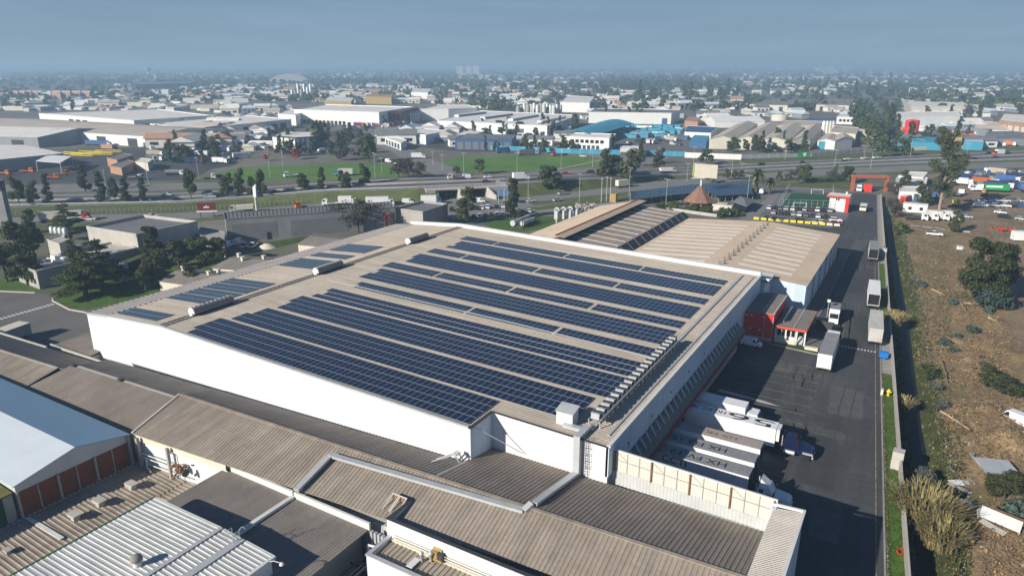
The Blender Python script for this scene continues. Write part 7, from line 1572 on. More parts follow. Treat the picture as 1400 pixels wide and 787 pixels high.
LPD = ['by the depot fence left', 'by the depot exit', 'at the brown depot houses', 'left of the red roadside sign', 'beside the first green field', 'at the rear of the first green field', 'at the tip of the first green field', 'on the access road island', 'left of the second green field', 'in the second green field, near its left tip', 'at the left third of the second green field', 'at the middle of the second green field', 'at the right third of the second green field', 'at the right end of the second green field', 'by the two road sign panels', 'beside the car park conifer', 'on the slip road verge below the round tree', 'beside the electric poles', 'in front of the blue fence', 'in front of the white sign wall', 'tall one right of the billboard', 'short one right of the billboard', 'in front of the cream gabled factory', 'opposite the factory silos', 'opposite the grove', 'above the orange gate', 'in front of the grove', 'tall leaning one above the scrap yard', 'at the right end of the highway', 'left of the billboard', 'behind the hut bushes', 'in front of the hipped roof kiosk']
for (u, v, h, z), l in zip(LP, LPD): pole(u, v, h, 'slender pale street lamp '+l, 'street lamps along the roads', z=z)
for k, (u, v) in enumerate(((822, 277), (829, 275), (834, 276))): pole(u, v, 11, 'bare electric pole of the group of three, '+['left', 'middle', 'right'][k], 'electric poles', False, .14, name='power_pole', cat='power pole')
t = thing('transformer_box', 'ochre electric cabinet behind the saw tooth hall beside the poles', 'cabinet', G(839, 276, 0)); b = MB(); b.obox((0, 0, 0), 2.6, 2.0, 3.6); b.obox((0, 0, 3.6), 2.9, 2.3, .2); b.build('cabinet', 'ochre', t)
t = thing('mast_sign', 'tall white flag-like mast with a pale narrow panel by the tipper truck', 'mast', G(352, 298, 0), .3); b = MB(); b.tube((0, 0, 0), (0, 0, 9), .35, n=8); b.build('pole', 'white_trim', t); b = MB(); b.add([(-.6, -.3, 8.4), (.6, -.3, 8.2), (.9, -.3, 13.5), (-.5, -.3, 12.2), (-.6, .3, 8.4), (.6, .3, 8.2), (.9, .3, 13.5), (-.5, .3, 12.2)], [(0,1,2,3), (7,6,5,4), (0,4,5,1), (1,5,6,2), (2,6,7,3), (3,7,4,0)]); b.build('panel', 'wall_white', t)
t = thing('roadside_sign', 'dark red roadside billboard with a small white emblem', 'billboard', G(284, 297, 0), head(270, 297, 300, 296)); b = MB()
for x in (-2.5, 2.5): b.tube((x, 0, 0), (x, 0, 3), .2, n=6)
b.build('legs', 'dark_steel', t); b = MB(); b.box(-3.4, 3.4, -.25, .25, 2.6, 5.8); DM('maroon', (.13, .02, .022), .6, .1, .5); b.build('panel', 'maroon', t); b = MB(); b.box(-3.7, 3.9, -.7, .3, 2.2, 2.7); b.build('walkway', 'wall_white', t)
b = MB()
for x, s in ((-.75, .55), (0, .95), (.75, .55)): b.add([(x-.45, -.27, 3.8), (x+.45, -.27, 3.8), (x, -.27, 3.8+s*1.3)], [(0, 1, 2)])
b.build('emblem', 'ink_white', t)
t = thing('road_signs', 'pair of dark blue road sign panels seen edge on by the car park', 'road sign', G(685, 279, 0)); b = MB()
for x in (-1.2, 1.2, 3.2): b.tube((x, 0, 0), (x, 0, 6), .12, n=6)
b.build('posts', 'galv', t); b = MB(); b.box(-2, .9, -.1, .1, 3.4, 6.4); b.box(1.4, 4.2, -.1, .1, 3.6, 6.2); b.build('panel', 'wall_blue', t)
# vehicles on the roads
def hd_at(tab, u): return head(u-12, ip(tab, u-12, 1), u+12, ip(tab, u+12, 1))
def hz(f, u): return ip(HN, u, 2)+(ip(HF, u, 2)-ip(HN, u, 2))*f
HV = [(200, .22, 'white', 'sedan'), (243, .25, 'black', 'sedan'), (287, .25, 'white', 'van'), (283, .75, 'black', 'suv'), (228, .78, 'white', 'sedan'), (376, .3, 'dark blue', 'sedan'), (636, .75, 'white', 'van'), (667, .78, 'white', 'hatch'), (665, .25, 'dark red', 'sedan'), (761, .72, 'dark blue', 'sedan'), (806, .72, 'dark blue', 'suv'), (772, .7, 'red', 'sedan'), (984, .6, 'purple', 'sedan'), (1040, .7, 'black', 'suv'), (1096, .7, 'dark blue', 'sedan'), (1153, .65, 'black', 'sedan'), (1158, .9, 'white', 'sedan'), (1181, .9, 'white', 'hatch'), (1198, .9, 'white', 'pickup'), (1351, .85, 'black', 'sedan'), (1377, .75, 'dark blue', 'sedan'), (1361, .3, 'purple', 'sedan'), (1319, .15, 'black', 'sedan'), (1332, .2, 'black', 'hatch')]
for k, (u, f, c, kd) in enumerate(HV):
    v = ip(HN, u, 1)*(1-f)+ip(HF, u, 1)*f; p = G(u, v, hz(f, u)); l = f'{c} {"van" if kd == "van" else "pickup" if kd == "pickup" else "car"} on the {"near" if f < .48 else "far"} carriageway '
    l += 'below the depot' if u < 300 else 'below the first green field' if u < 500 else 'above the underpass' if u < 690 else 'below the second green field' if u < 830 else 'right of the billboard' if u < 1100 else 'opposite the factory grove' if u < 1250 else 'at the right end above the scrap yard'
    if kd in ('suv', 'hatch'): l += ', tall body'
    if k in (3, 9): l += ', alone in its lane'
    car(kd, c, p, hd_at(HN, u)+(math.pi if f > .48 else 0), l, 'vehicles on the highway')
LV = [(205, .1, 'white_trim', None), ]
for u, f, bc, cc, kd, L, l in ((712, .3, 'vehicle_white', 'vehicle_white', 'box', 8, 'white box truck on the highway right of the underpass'), (913, .35, 'vehicle_white', 'vehicle_dirty', 'dump', 9, 'white dump truck on the highway left of the billboard'), (1364, .62, 'vehicle_white', 'red_trim', 'box', 8, 'white box truck with red cab on the highway above the scrap yard'), (623, .72, 'roof_slate', 'vehicle_dirty', 'flat', 8, 'grey flatbed truck on the highway above the underpass')):
    v = ip(HN, u, 1)*(1-f)+ip(HF, u, 1)*f; big_truck(l, G(u, v, hz(f, u)), hd_at(HN, u)+(math.pi if f > .48 else 0), bc, cc, L, kd)
for u, v, bc, cc, kd, L, l in ((90, 302, 'vehicle_dirty', 'red_wall', 'box', 17, 'semi with pale grey trailer and bright red cab on the slip road'), (330, 290, 'cream_sheet', 'vehicle_dirty', 'dump', 9, 'tan tipper truck with pale cab by the white mast'), (452, 281, 'vehicle_white', 'vehicle_white', 'flat', 7, 'white tractor with a blue deflector on the slip road'), (476, 280, 'vehicle_white', 'vehicle_white', 'box', 8, 'white box trailer behind the white tractor on the slip road'), (520, 281, 'vehicle_white', 'vehicle_white', 'box', 12, 'long white box truck on the slip road behind the concrete block building'), (590, 279, 'vehicle_white', 'wall_blue', 'box', 9, 'white box truck with a blue cab beside the underpass'), (853, 256, 'wall_cream', 'green_paint', 'box', 9, 'cream box truck with a green cab on the slip road'),
                            (412, 285, None, 'orange_paint', 'none', 5, 'orange truck cab alone on the slip road'), (572, 217, 'vehicle_white', 'vehicle_white', 'box', 9, 'white box truck leaving on the access road beside the second green field'), (400, 242, 'vehicle_white', 'vehicle_white', 'flat', 9, 'white flatbed truck along the first green field'), (470, 240, 'vehicle_dirty', 'roof_blue', 'box', 10, 'grey truck with a blue cab along the first green field'), (287, 245, 'vehicle_white', 'vehicle_white', 'none', 6, 'white truck cab at the left tip of the first green field'),
                            (765, 213, 'chassis', 'red_wall', 'flat', 12, 'red cab truck with an empty flatbed along the blue fence'), (722, 212, 'roof_slate', 'vehicle_white', 'box', 14, 'grey trailer truck with a white cab along the blue fence'), (688, 209, 'wall_blue', 'wall_blue', 'box', 10, 'dark blue truck in front of the navy wall')):
    big_truck(l, G(u, v, .06 if v > 230 else .07), hd_at(SN, u)+(math.pi if u in (330, 452, 470, 765, 412, 400) else 0), bc, cc, L, kd)
for u, v, c, kd, l in ((207, 298, 'white', 'pickup', 'white pickup on the slip road above the concrete hall'), (123, 301, 'white', 'sedan', 'white car beside the red cab semi'), (558, 278, 'white', 'van', 'white van on the slip road left of the concrete block'), (655, 277, 'white', 'van', 'white van on the road below the underpass'), (632, 281, 'grey', 'sedan', 'grey car on the road below the underpass'), (770, 266, 'silver', 'pickup', 'silver pickup on the slip road beside the blue post'), (725, 276, 'white', 'sedan', 'white car on the verge left of the round tree'), (762, 275, 'silver', 'hatch', 'silver car on the verge below the round tree'), (1145, 242, 'white', 'pickup', 'white pickup on the slip road above the orange gate'), (526, 220, 'black', 'sedan', 'black car on the access road junction'), (532, 222, 'white', 'van', 'white van on the access road junction'), (543, 225, 'white', 'pickup', 'white pickup on the access road junction'), (846, 215, 'silver', 'sedan', 'silver car at the blue gate'), (797, 214.5, 'white', 'sedan', 'white car on the gate road beside the green field'), (866, 213, 'white', 'pickup', 'white pickup at the white canopy of the blue yard')):
    car(kd, c, G(u, v, .07), hd_at(SN, u) if v > 230 else RND.uniform(-.6, .3), l)
# ================================================================ industrial estate beyond the highway
gable('grey metal hall at the left edge of the truck depot', (-60, 224), (86, 209.5), (-60, 206), (61, 196), 7, 9.5, 'wall_grey', 'roof_pale', 0)
t = thing('canopy', 'white roofed open canopy over orange trucks in the depot', 'canopy', ctr([G(66, 217, 6)])); q = [Vector(G(u, v, z)) for u, v, z in ((49, 220, 6), (82, 222.5, 6), (98, 213.6, 6.6), (66, 211.6, 6.6))]; b = MB(); b.slab(*q, .2); b.build('roof', 'wall_white', t, world=True); b = MB()
for s in q: b.tube((s.x, s.y, 0), (s.x, s.y, s.z), .2, n=6)
b.build('posts', 'galv', t, world=True)
gable('pale long roofed hall with a blue-grey gable end above the depot', (-60, 185), (51, 188), (-60, 169.5), (76, 177), 7.5, 11, 'wall_grey', 'roof_pale', 2)
gable('very long tan roofed hall with white wall, dark doors and a blue-grey gable', (-60, 170), (202, 186.5), (-60, 158.5), (224, 174), 8, 11, 'wall_white', 'roof_far_tan', 7)
block('broad white flat roofed hall behind the long tan hall', [(53, 155.5), (183, 165.5), (288, 158.5), (215, 149.5)], 9, 'wall_white', 'roof_pale', .6, wins=[(0, 3, .33, .55, 0, 6, 'black', 'door'), (1, 3, .05, .95, 0, 6, 'glass_dark', 'door')])
block('long white edged hall left of the columned office', [(205, 169.5), (264, 177), (398, 163.5), (335, 158)], 8, 'wall_white', 'roof_pale', .5, wins=[(1, 9, .05, .95, 0, 5.5, 'glass_dark', 'door')])
block('low brown house in the truck depot, larger one', [(146, 216), (160, 219), (182, 212), (168, 209.5)], 5, 'wall_orange', 'roof_slate', .2); block('low brown house in the truck depot, smaller one', [(150, 227), (166, 230), (184, 221), (172, 218)], 4, 'wall_orange', 'roof_slate', .2); block('small cream shed beside the brown depot houses', [(185, 221), (202, 223), (208, 218), (192, 216)], 4.5, 'wall_cream', 'roof_pale', .2)
big_truck('bright green covered truck at the depot exit', G(246, 222, 0), .8, 'green_paint', 'vehicle_white', 11, 'box'); big_truck('dark blue long trailer truck behind the yellow beams', G(135, 199, 0), .3, 'wall_blue', 'vehicle_white', 22, 'box'); big_truck('rust red trailer with a dark cab behind the brown houses', G(150, 205, 0), .2, 'wall_orange', 'glass_dark', 13, 'box'); big_truck('dark truck with white tank at the depot exit', G(240, 240, 0), .6, 'roof_slate', 'vehicle_white', 10, 'tank'); big_truck('light blue cab truck parked by the depot street lamp', G(187, 245, 0), .2, 'roof_slate', 'roof_bluewhite', 9, 'flat')
for k, (u, v, l) in enumerate(((8, 239, 'at the left edge of the depot'), (38, 236, 'left of the white canopy'), (70, 245, 'foremost, with a red flat bed'), (84, 240, 'behind the foremost one'), (103, 232, 'right of the white canopy'))): big_truck('orange tow truck in the depot, '+l, G(u, v, 0), .2+k*.3, 'red_trim' if k == 2 else 'orange_paint', 'orange_paint', 8, 'flat', group='orange tow trucks in the depot')
for k in range(5):
    t = thing('crane_boom', 'y', 'crane boom', G(100+k*12, 211-k*.8+(k % 2)*2.5, .6), .15+.1*k, 'yellow booms in the depot'); t['label'] = 'yellow steel boom lying in the depot behind the white canopy'; b = MB(); L_ = 9
    for y, z in ((-.6, 0), (.6, 0), (-.6, 1.3), (.6, 1.3)): b.beam((-L_, y, z), (L_, y, z), .22, .22)
    for i in range(9): b.beam((-L_+2*i, -.6, 0), (-L_+2*i+2, -.6, 1.3), .15, .15); b.beam((-L_+2*i, .6, 0), (-L_+2*i+2, .6, 1.3), .15, .15)
    b.build('boom', 'yellow_block', t)
# centre
block('large white logistics hall with a row of dock doors', [(402, 150.5), (518, 154.5), (566, 147), (444, 143.5)], 13, 'wall_white', 'roof_pale', .8, wins=[(0, 12, .05, .62, 0, 3.6, 'glass_dark', 'dock_door'), (0, 5, .70, .95, 0, 3.6, 'wall_grey', 'dock_door')]); block('lower white wing left of the logistics hall', [(380, 156), (404, 158), (420, 151), (396, 149.5)], 10, 'wall_white', 'roof_pale', .5)
block('dark red framed hall under construction at the end of the logistics hall', [(519, 153.5), (548, 153), (572, 147), (545, 146)], 12.5, 'maroon', 'roof_slate', .4, wins=[(0, 5, .05, .95, .5, 10.5, 'glass_dark', 'bay')]); block('grey lattice walled hall beside the dark red frame', [(549, 154), (574, 153), (580, 149), (556, 149)], 10, 'wall_grey', 'roof_slate', .4, wins=[(0, 7, .03, .97, .5, 9, 'roof_pale', 'cladding_panel')])
block('tall white hall with slanting end right of the lattice hall', [(575, 149.5), (613, 149.5), (652, 148), (640, 144), (600, 144)], 12, 'wall_white', 'roof_pale', .6)
t, ps = block('wide white hall with four dark roof monitors', [(598, 165.5), (748, 172.5), (792, 158), (655, 151.5)], 9, 'wall_white', 'wall_white', .4)
for k, (u0, v0, u1, v1) in enumerate(((624, 158.5, 662, 154), (660, 161.5, 698, 156.5), (698, 164, 733, 158), (738, 167, 770, 160))):
    p, q = Vector(G(u0, v0, 10)), Vector(G(u1, v1, 10)); b = MB(); b.beam((p.x, p.y, 10.1), (q.x, q.y, 10.1), 5, 2.0); b.build('roof_monitor', 'wall_white', t, world=True); dv = (q-p).normalized(); nv = Vector((dv.y, -dv.x, 0)); b = MB(); b.beam((p.x+nv.x*2.55, p.y+nv.y*2.55, 10.1), (q.x+nv.x*2.55, q.y+nv.y*2.55, 10.1), .3, 1.5); b.build('monitor_glazing', 'glass_dark', t, world=True)
block('office with white columns and dark glass behind parked cars', [(371, 186), (404, 189), (436, 187), (430, 181), (388, 180)], 9, 'glass_blue', 'roof_pale', .6, wins=[(0, 4, .0, 1, 0, 8.5, 'wall_white', 'column'), (1, 3, .0, .6, 0, 8.8, 'wall_white', 'column')])
block('low white building with a green entrance left of the navy wall', [(518, 178.5), (545, 181), (556, 177), (528, 175)], 6, 'wall_white', 'roof_pale', .4, wins=[(1, 1, .1, .5, 0, 7.5, 'green_paint', 'entrance')]); block('low white office wing with glass front by the access road', [(522, 187), (548, 196), (556, 192), (532, 184)], 5, 'wall_white', 'roof_pale', .3, wins=[(0, 6, .05, .95, .5, 4, 'glass_blue', 'window')]); block('low white building with blue base beside the green entrance', [(550, 181), (582, 185), (612, 179), (580, 176)], 7, 'wall_white', 'roof_pale', .3, wins=[(0, 3, .05, .95, 0, 3, 'roof_bluewhite', 'window')])
block('white roofed workshop behind the navy wall', [(620, 184), (640, 187), (660, 181), (642, 178)], 7, 'wall_blue', 'roof_pale', .3); block('long navy walled yard building above the second green field', [(622, 190), (700, 191), (706, 185), (640, 183)], 7.5, 'wall_blue', 'roof_slate', .3, wins=[(0, 7, .02, .98, .3, 5.5, 'roof_slate', 'bay')])
# blue yard
t = thing('blue_canopy', 'big bright blue arched canopy roof', 'canopy', ctr([G(812, 176, 9)])); q = [Vector(G(u, v, z)) for u, v, z in ((767, 182, 7.5), (812, 186, 7.5), (866, 169, 7.5), (822, 166, 7.5))]; b = MB(); n_ = 8
R0 = [q[0]*(1-k/n_)+q[1]*(k/n_)+Vector((0, 0, 3*math.sin(math.pi*k/n_))) for k in range(n_+1)]; R1 = [q[3]*(1-k/n_)+q[2]*(k/n_)+Vector((0, 0, 3*math.sin(math.pi*k/n_))) for k in range(n_+1)]
for k in range(n_): b.slab(R0[k], R0[k+1], R1[k+1], R1[k], .2)
b.build('roof', 'roof_blue', t, world=True); b = MB()
for f in (0, .33, .66, 1):
    for a, c in ((q[0], q[3]), (q[1], q[2])): s = a*(1-f)+c*f; b.tube((s.x, s.y, 0), (s.x, s.y, 7.5), .35, n=6)
b.build('posts', 'dark_steel', t, world=True)
block('white two storey office in front of the blue canopy', [(772, 187), (833, 189.5), (842, 184), (785, 182)], 8.5, 'wall_white', 'roof_pale', .5, wins=[(0, 7, .12, .9, 4.8, 7, 'glass_dark', 'window'), (0, 5, .3, .8, .5, 3.2, 'glass_blue', 'window')])
block('long white hall behind the blue yard', [(805, 153.5), (918, 155), (930, 150.5), (815, 148.5)], 11, 'wall_white', 'roof_slate', .4, wins=[(0, 1, .88, .97, 0, 6, 'wall_blue', 'door')])
BL = 'bright blue booth in the crowded yard right of the arched canopy'
for k in range(34):
    u = 846+(k % 9)*10+RND.uniform(-3, 3); v = 175+(k//9)*4.2+RND.uniform(-1, 1); t = thing('market_booth', BL, 'booth', G(u, v, 0), RND.uniform(-.1, .2), 'blue booths in the yard'); b = MB(); L_ = RND.uniform(6, 11); b.obox((0, 0, 0), L_, 5, 2.8); b.build('wall', 'roof_blue' if RND.random() < .85 else 'wall_white', t); b = MB(); b.obox((0, 0, 2.8), L_+.4, 5.4, .35, 0, 0, .8); b.build('roof', 'roof_blue' if RND.random() < .9 else 'wall_white', t)
block('white shed with a dark blue roof right of the blue booths', [(936, 180.5), (972, 182), (982, 174), (940, 172)], 6, 'wall_white', 'wall_blue', .2); block('low blue roofed shed in front of the dark blue roof', [(943, 192), (966, 194), (970, 186), (950, 185)], 5, 'wall_blue', 'roof_blue', .2); block('small white gate canopy with a pale oval sign at the blue yard', [(848, 202.5), (877, 202.5), (877, 200), (850, 200)], 6.5, 'wall_white', 'wall_white', .2, z0=4.0, cat='canopy', name='gate_canopy'); block('rust red shed behind the blue booths', [(936, 165), (954, 167), (958, 161), (940, 160)], 6, 'wall_orange', 'wall_orange', .2)
def wall_run(label, pts, h, m, name='fence', cat='fence', th=.3):
    P = [G(u, v, 0) for u, v in pts]; t = thing(name, label, cat, ctr(P)); b = MB()
    for p, q in zip(P[:-1], P[1:]): b.beam((p[0], p[1], h/2), (q[0], q[1], h/2), th, h)
    b.build('panel', m, t, world=True); b = MB()
    for p, q in zip(P[:-1], P[1:]):
        n_ = max(1, int((Vector(q)-Vector(p)).length/6))
        for k in range(n_+1): s = Vector(p)+(Vector(q)-Vector(p))*(k/n_); b.tube((s.x, s.y, 0), (s.x, s.y, h+.25), .22, n=6)
    b.build('posts', 'galv', t, world=True); return t
wall_run('long bright blue fence with stickers above the second green field', [(660, 205), (710, 206.5), (780, 210), (848, 211.5)], 3.2, 'roof_blue'); wall_run('blue fence right of the gate canopy', [(882, 212.5), (936, 214)], 3.2, 'roof_blue'); wall_run('white sign wall at the end of the blue fence', [(936, 215.5), (1013, 218.5)], 3.4, 'wall_white', 'sign_wall', 'wall'); wall_run('grey fence in front of the cream gabled factory', [(1014, 217), (1110, 214.5), (1180, 209)], 2.6, 'wall_grey'); wall_run('pale fence along the highway at the right', [(1240, 206), (1320, 203), (1400, 196)], 2.4, 'wall_cream')
t = thing('green_emblem', 'green oval emblem board on the factory fence', 'sign board', G(1098, 214.5, 1.0), head(1090, 215, 1110, 214.3)); b = MB(); b.obox((0, -.6, 0), 9, .2, 3.2); b.build('panel', 'green_paint', t); b = MB(); b.obox((.5, -.75, .6), 2.0, .08, 2.0); b.build('emblem', 'ink_white', t)
# factory gables
def gfront(label, eL, ap, eR, far, ze, zg, wall, roof, door=None):
    a, r, c, fr_ = Vector(G(*eL, ze)), Vector(G(*ap, zg)), Vector(G(*eR, ze)), Vector(G(*far, zg)); d = fr_-r; d.z = 0
    m = (a+c)/2; r = Vector((m.x, m.y, zg)); t = thing('factory_hall', label, 'factory hall', (m.x+d.x/2, m.y+d.y/2, 0)); z = lambda p, h: (p.x, p.y, h)
    b = MB(); b.poly([z(a, 0), z(c, 0), z(c, ze), r, z(a, ze)]); b.poly([z(a+d, 0), z(a+d, ze), r+d, z(c+d, ze), z(c+d, 0)]); b.quad(z(a, 0), z(a, ze), z(a+d, ze), z(a+d, 0)); b.quad(z(c, 0), z(c+d, 0), z(c+d, ze), z(c, ze)); b.build('wall', wall, t, world=True)
    e = -d.normalized()*.4; u_ = Vector((0, 0, .08)); b = MB(); b.slab(a+e+u_, r+e+u_, r+d+u_, a+d+u_, .2); b.slab(r+e+u_, c+e+u_, c+d+u_, r+d+u_, .2); b.build('roof', roof, t, world=True)
    if door: opening(t, a, c, door[0], door[1], 0, door[2], door[3], 'door')
for k, (eL, ap, eR, far) in enumerate((((970, 190), (987, 186.5), (1005, 190.5), (1022, 166)), ((1005.5, 190.5), (1021, 186.5), (1039, 191.5), (1056, 166)), ((1039.5, 191.5), (1056, 189), (1078, 193), (1085, 168)))): gfront('cream gabled factory hall, '+['left', 'middle', 'right'][k]+' of the joined three', eL, ap, eR, far, 7, 9.5, 'wall_cream', 'roof_far_tan')
gfront('cream gabled factory hall with a dark open front right of the joined three', (1080, 193), (1095, 189), (1108, 192), (1117, 170), 7, 10, 'wall_cream', 'roof_far_tan', (.2, .95, 4.5, 'black')); gfront('white shed with a bright blue door below the silos', (1118, 192), (1131, 190), (1142, 193), (1140, 182), 6, 7.5, 'wall_white', 'roof_far_tan', (.08, .45, 5.5, 'roof_blue')); gfront('white gabled shed right of the blue door shed', (1143, 192), (1154, 188), (1166, 190), (1152, 181), 6.5, 8.5, 'wall_white', 'roof_far_tan')
block('long tan roofed factory wing behind the silos', [(1062, 172), (1120, 172), (1124, 166), (1072, 165)], 8, 'wall_cream', 'roof_far_tan', .3); block('flat roofed factory part right of the silos', [(1136, 181), (1170, 184), (1174, 175), (1140, 172)], 8, 'wall_cream', 'roof_far_tan', .3); block('blue roofed strip behind the factory', [(1100, 165), (1142, 166), (1144, 162.5), (1104, 162)], 7, 'wall_blue', 'wall_blue', .2); block('white block with arched openings at the grove', [(1144, 160), (1175, 161), (1178, 156), (1148, 155)], 7, 'wall_white', 'roof_pale', .3, wins=[(0, 5, .1, .95, 2.5, 5, 'glass_dark', 'opening')])
for k, (u, v, m, l) in enumerate(((1124, 188, 'wall_white', 'tall white silo, left of the pair'), (1128, 188, 'wall_white', 'tall white silo, right of the pair'), (1132.5, 188, 'wall_cream', 'tall cream silo, left of the pair'), (1136.5, 188, 'wall_cream', 'tall cream silo, right of the pair'))): t = thing('silo', l+' at the factory', 'silo', G(u, v, 0)); b = MB(); b.lathe((0, 0, 0), [(1.5, 0), (1.5, 12.5), (.9, 13.4), (0, 13.7)], 12); b.build('shell', m, t); b = MB(); b.tube((1.6, -.3, 0), (1.6, -.3, 13.5), .15, n=5); b.build('pipe', 'galv', t)
t = thing('storage_tank', 'wide cream storage tank behind the factory', 'tank', G(1065, 165, 0)); b = MB(); b.lathe((0, 0, 0), [(8.5, 0), (8.5, 6), (0, 7.2)], 20); b.build('shell', 'wall_cream', t)
gable('white barrel roofed hall behind the dark blue shed', (978, 166), (1046, 166), (984, 159), (1048, 159), 6, 9.5, 'wall_white', 'wall_white')
gable('brown roofed long hall far behind the factory, left one', (1025, 142.5), (1077, 144), (1037, 137), (1089, 137.5), 8, 9.5, 'wall_cream', 'roof_greybrown', 3); gable('brown roofed long hall far behind the factory, right one', (1116, 143), (1161, 144), (1122, 137), (1167, 137.5), 8, 9.5, 'wall_cream', 'roof_greybrown', 3)
block('yellow edged cream hall on the right beyond the grove', [(1246, 146.5), (1328, 147), (1310, 137.5), (1232, 136)], 10, 'wall_cream', 'roof_pale', 1.2, wins=[(0, 6, .02, .98, 0, 6.5, 'wall_white', 'cladding_panel')]); block('white hall in front of the yellow edged hall', [(1232, 159), (1313, 158), (1309, 153), (1226, 154)], 13, 'wall_white', 'roof_pale', .5)
t = thing('red_tank', 'big red storage tank right of the grove', 'tank', G(1245, 184, 0)); b = MB(); b.lathe((0, 0, 0), [(5.4, 0), (5.4, 12), (0, 13)], 18); b.build('shell', 'red_wall', t)
block('long bright blue roofed workshop below the red tank', [(1228, 193), (1290, 195), (1292, 188), (1236, 187)], 5.5, 'roof_blue', 'roof_blue', .2); block('short blue and white workshop at the right', [(1318, 194), (1345, 195), (1344, 189), (1320, 189)], 5.5, 'roof_blue', 'roof_bluewhite', .2); block('grey roofed shed between tan and blue workshops', [(1310, 172), (1352, 178), (1366, 170), (1326, 166)], 6, 'wall_grey', 'roof_slate', .2); block('ochre walled factory block at the right edge', [(1366, 165), (1430, 172), (1450, 160), (1372, 156)], 12, 'wall_orange', 'roof_pale', .4, wins=[(0, 6, .05, .95, 2, 9, 'wall_cream', 'bay')]); block('dark roofed yard shed at the right edge', [(1345, 190), (1420, 190), (1430, 178), (1350, 180)], 5, 'wall_grey', 'roof_slate', .2)
block('small yellow shed by the blue workshops', [(1302, 187), (1316, 188), (1317, 182), (1304, 181)], 7, 'ochre', 'ochre', .2); block('pale low shed at the foot of the grove', [(1172, 180), (1196, 183), (1198, 177), (1176, 175)], 5, 'wall_cream', 'roof_pale', .2)
# process plants
def plant(label, u0, u1, v, n, hmin, hmax, r, mats):
    for k in range(n):
        u = u0+(u1-u0)*(k+.5)/n; t = thing('process_tower', f'{label}, {ORD[k]} from the left', 'tower', G(u, v+RND.uniform(-.6, .6), 0), 0, label); h = RND.uniform(hmin, hmax); b = MB(); b.lathe((0, 0, 0), [(r, 0), (r, h), (r*.6, h+1.2), (0, h+1.6)], 10); b.build('shell', RND.choice(mats), t)
plant('pale process tower in the plant behind the logistics hall', 398, 428, 137, 7, 10, 27, 2.4, ['wall_grey', 'concrete', 'galv']); plant('grey silo in the row behind the white monitor hall', 706, 768, 157, 14, 9, 14, 2.4, ['galv', 'wall_cream', 'concrete'])
block('long bright yellow building behind the logistics hall', [(500, 132), (535, 133), (538, 129.5), (503, 129)], 11, 'ochre', 'ochre', .3); block('ochre plant building beside the process towers', [(443, 138), (480, 139), (484, 134), (448, 133)], 9, 'ochre', 'roof_pale', .3); block('white curved roof hall in the centre distance', [(766, 140), (806, 141), (812, 133), (776, 131)], 12, 'wall_white', 'roof_pale', .4); block('white hall beside the yellow building', [(562, 126), (585, 127), (590, 122), (566, 121.5)], 11, 'wall_white', 'roof_pale', .3); block('long dark hall with a white end in the far left', [(178, 116), (262, 114), (262, 111.5), (184, 112.5)], 14, 'wall_blue', 'roof_slate', .4, wins=[(0, 1, -.02, .1, 0, 13, 'wall_white', 'cladding_panel')]); 
t = thing('dome_hangar', 'grey arched hangar in the far centre left', 'hangar', G(402, 112.5, 0), .4); b = MB(); n_ = 12; vs = [(75*math.cos(math.pi*k/n_), s, 30*math.sin(math.pi*k/n_)) for s in (-40, 40) for k in range(n_+1)]; b.add(vs, [(k, k+1, n_+2+k, n_+1+k) for k in range(n_)]+[tuple(range(n_+1)), tuple(range(2*n_+1, n_, -1))]); b.build('shell', 'concrete', t)
for k in range(8): u = 16+k*9 if k < 4 else 70+(k-4)*13.5; block(f'orange-brown apartment block in the far left row, {ORD[k]} from the left', [(u, 126), (u+(8 if k < 4 else 12), 126.3), (u+(8.5 if k < 4 else 12.5), 124.3), (u+1, 124)], 13, 'wall_orange', 'roof_pale', .3, group='orange-brown apartment blocks', cat='apartment block', name='apartment_block')
for k in range(24): u = 1243+k*6.6; block('cream terraced house in the long far row on the right', [(u, 121.5+k*.04), (u+5.6, 121.6+k*.04), (u+5.4, 119.6), (u+.2, 119.5)], 9, 'wall_cream', 'roof_pale', .2, group='terraced houses in the far row', cat='house', name='terraced_house')
# far towers
for k, (u, v, h, w_, l) in enumerate(((629, 104, 52, 40, 'pale apartment tower in the far centre, left of three'), (641, 104, 52, 34, 'pale apartment tower in the far centre, middle of three'), (651, 104, 53, 36, 'pale apartment tower in the far centre, right of three'), (873, 98.3, 38, 36, 'hazy tower right of centre, first from the left'), (909, 98.5, 48, 62, 'hazy tower right of centre, second from the left'), (922, 98.5, 50, 40, 'hazy tower right of centre, third from the left'), (953, 99, 44, 48, 'hazy tower right of centre, fourth from the left'), (1064, 99.5, 38, 44, 'hazy tower on the right, first from the left'), (1083, 99.5, 44, 66, 'hazy tower on the right, second from the left'), (1122, 100.5, 46, 80, 'hazy tower on the right, third from the left'), (1134, 100.5, 46, 80, 'hazy tower on the right, fourth from the left'), (1159, 98.5, 48, 80, 'hazy tower on the right, fifth from the left'))):
    p = G(u, v, 0); t = thing('apartment_tower', l, 'apartment tower', p, YAW); b = MB(); b.box(-w_/2, w_/2, -12, 12, 0, h); b.build('wall', 'wall_cream' if k > 2 else 'wall_white', t); b = MB()
    for j in range(3): x = -w_/2+w_*(j+.5)/3; b.box(x-w_*.05, x+w_*.05, -12.6, -11.8, 2, h-1)
    b.build('window_strip', 'wall_grey', t); b = MB(); b.box(-w_*.2, w_*.2, -6, 6, h, h+4); b.build('roof_housing', 'wall_cream', t)
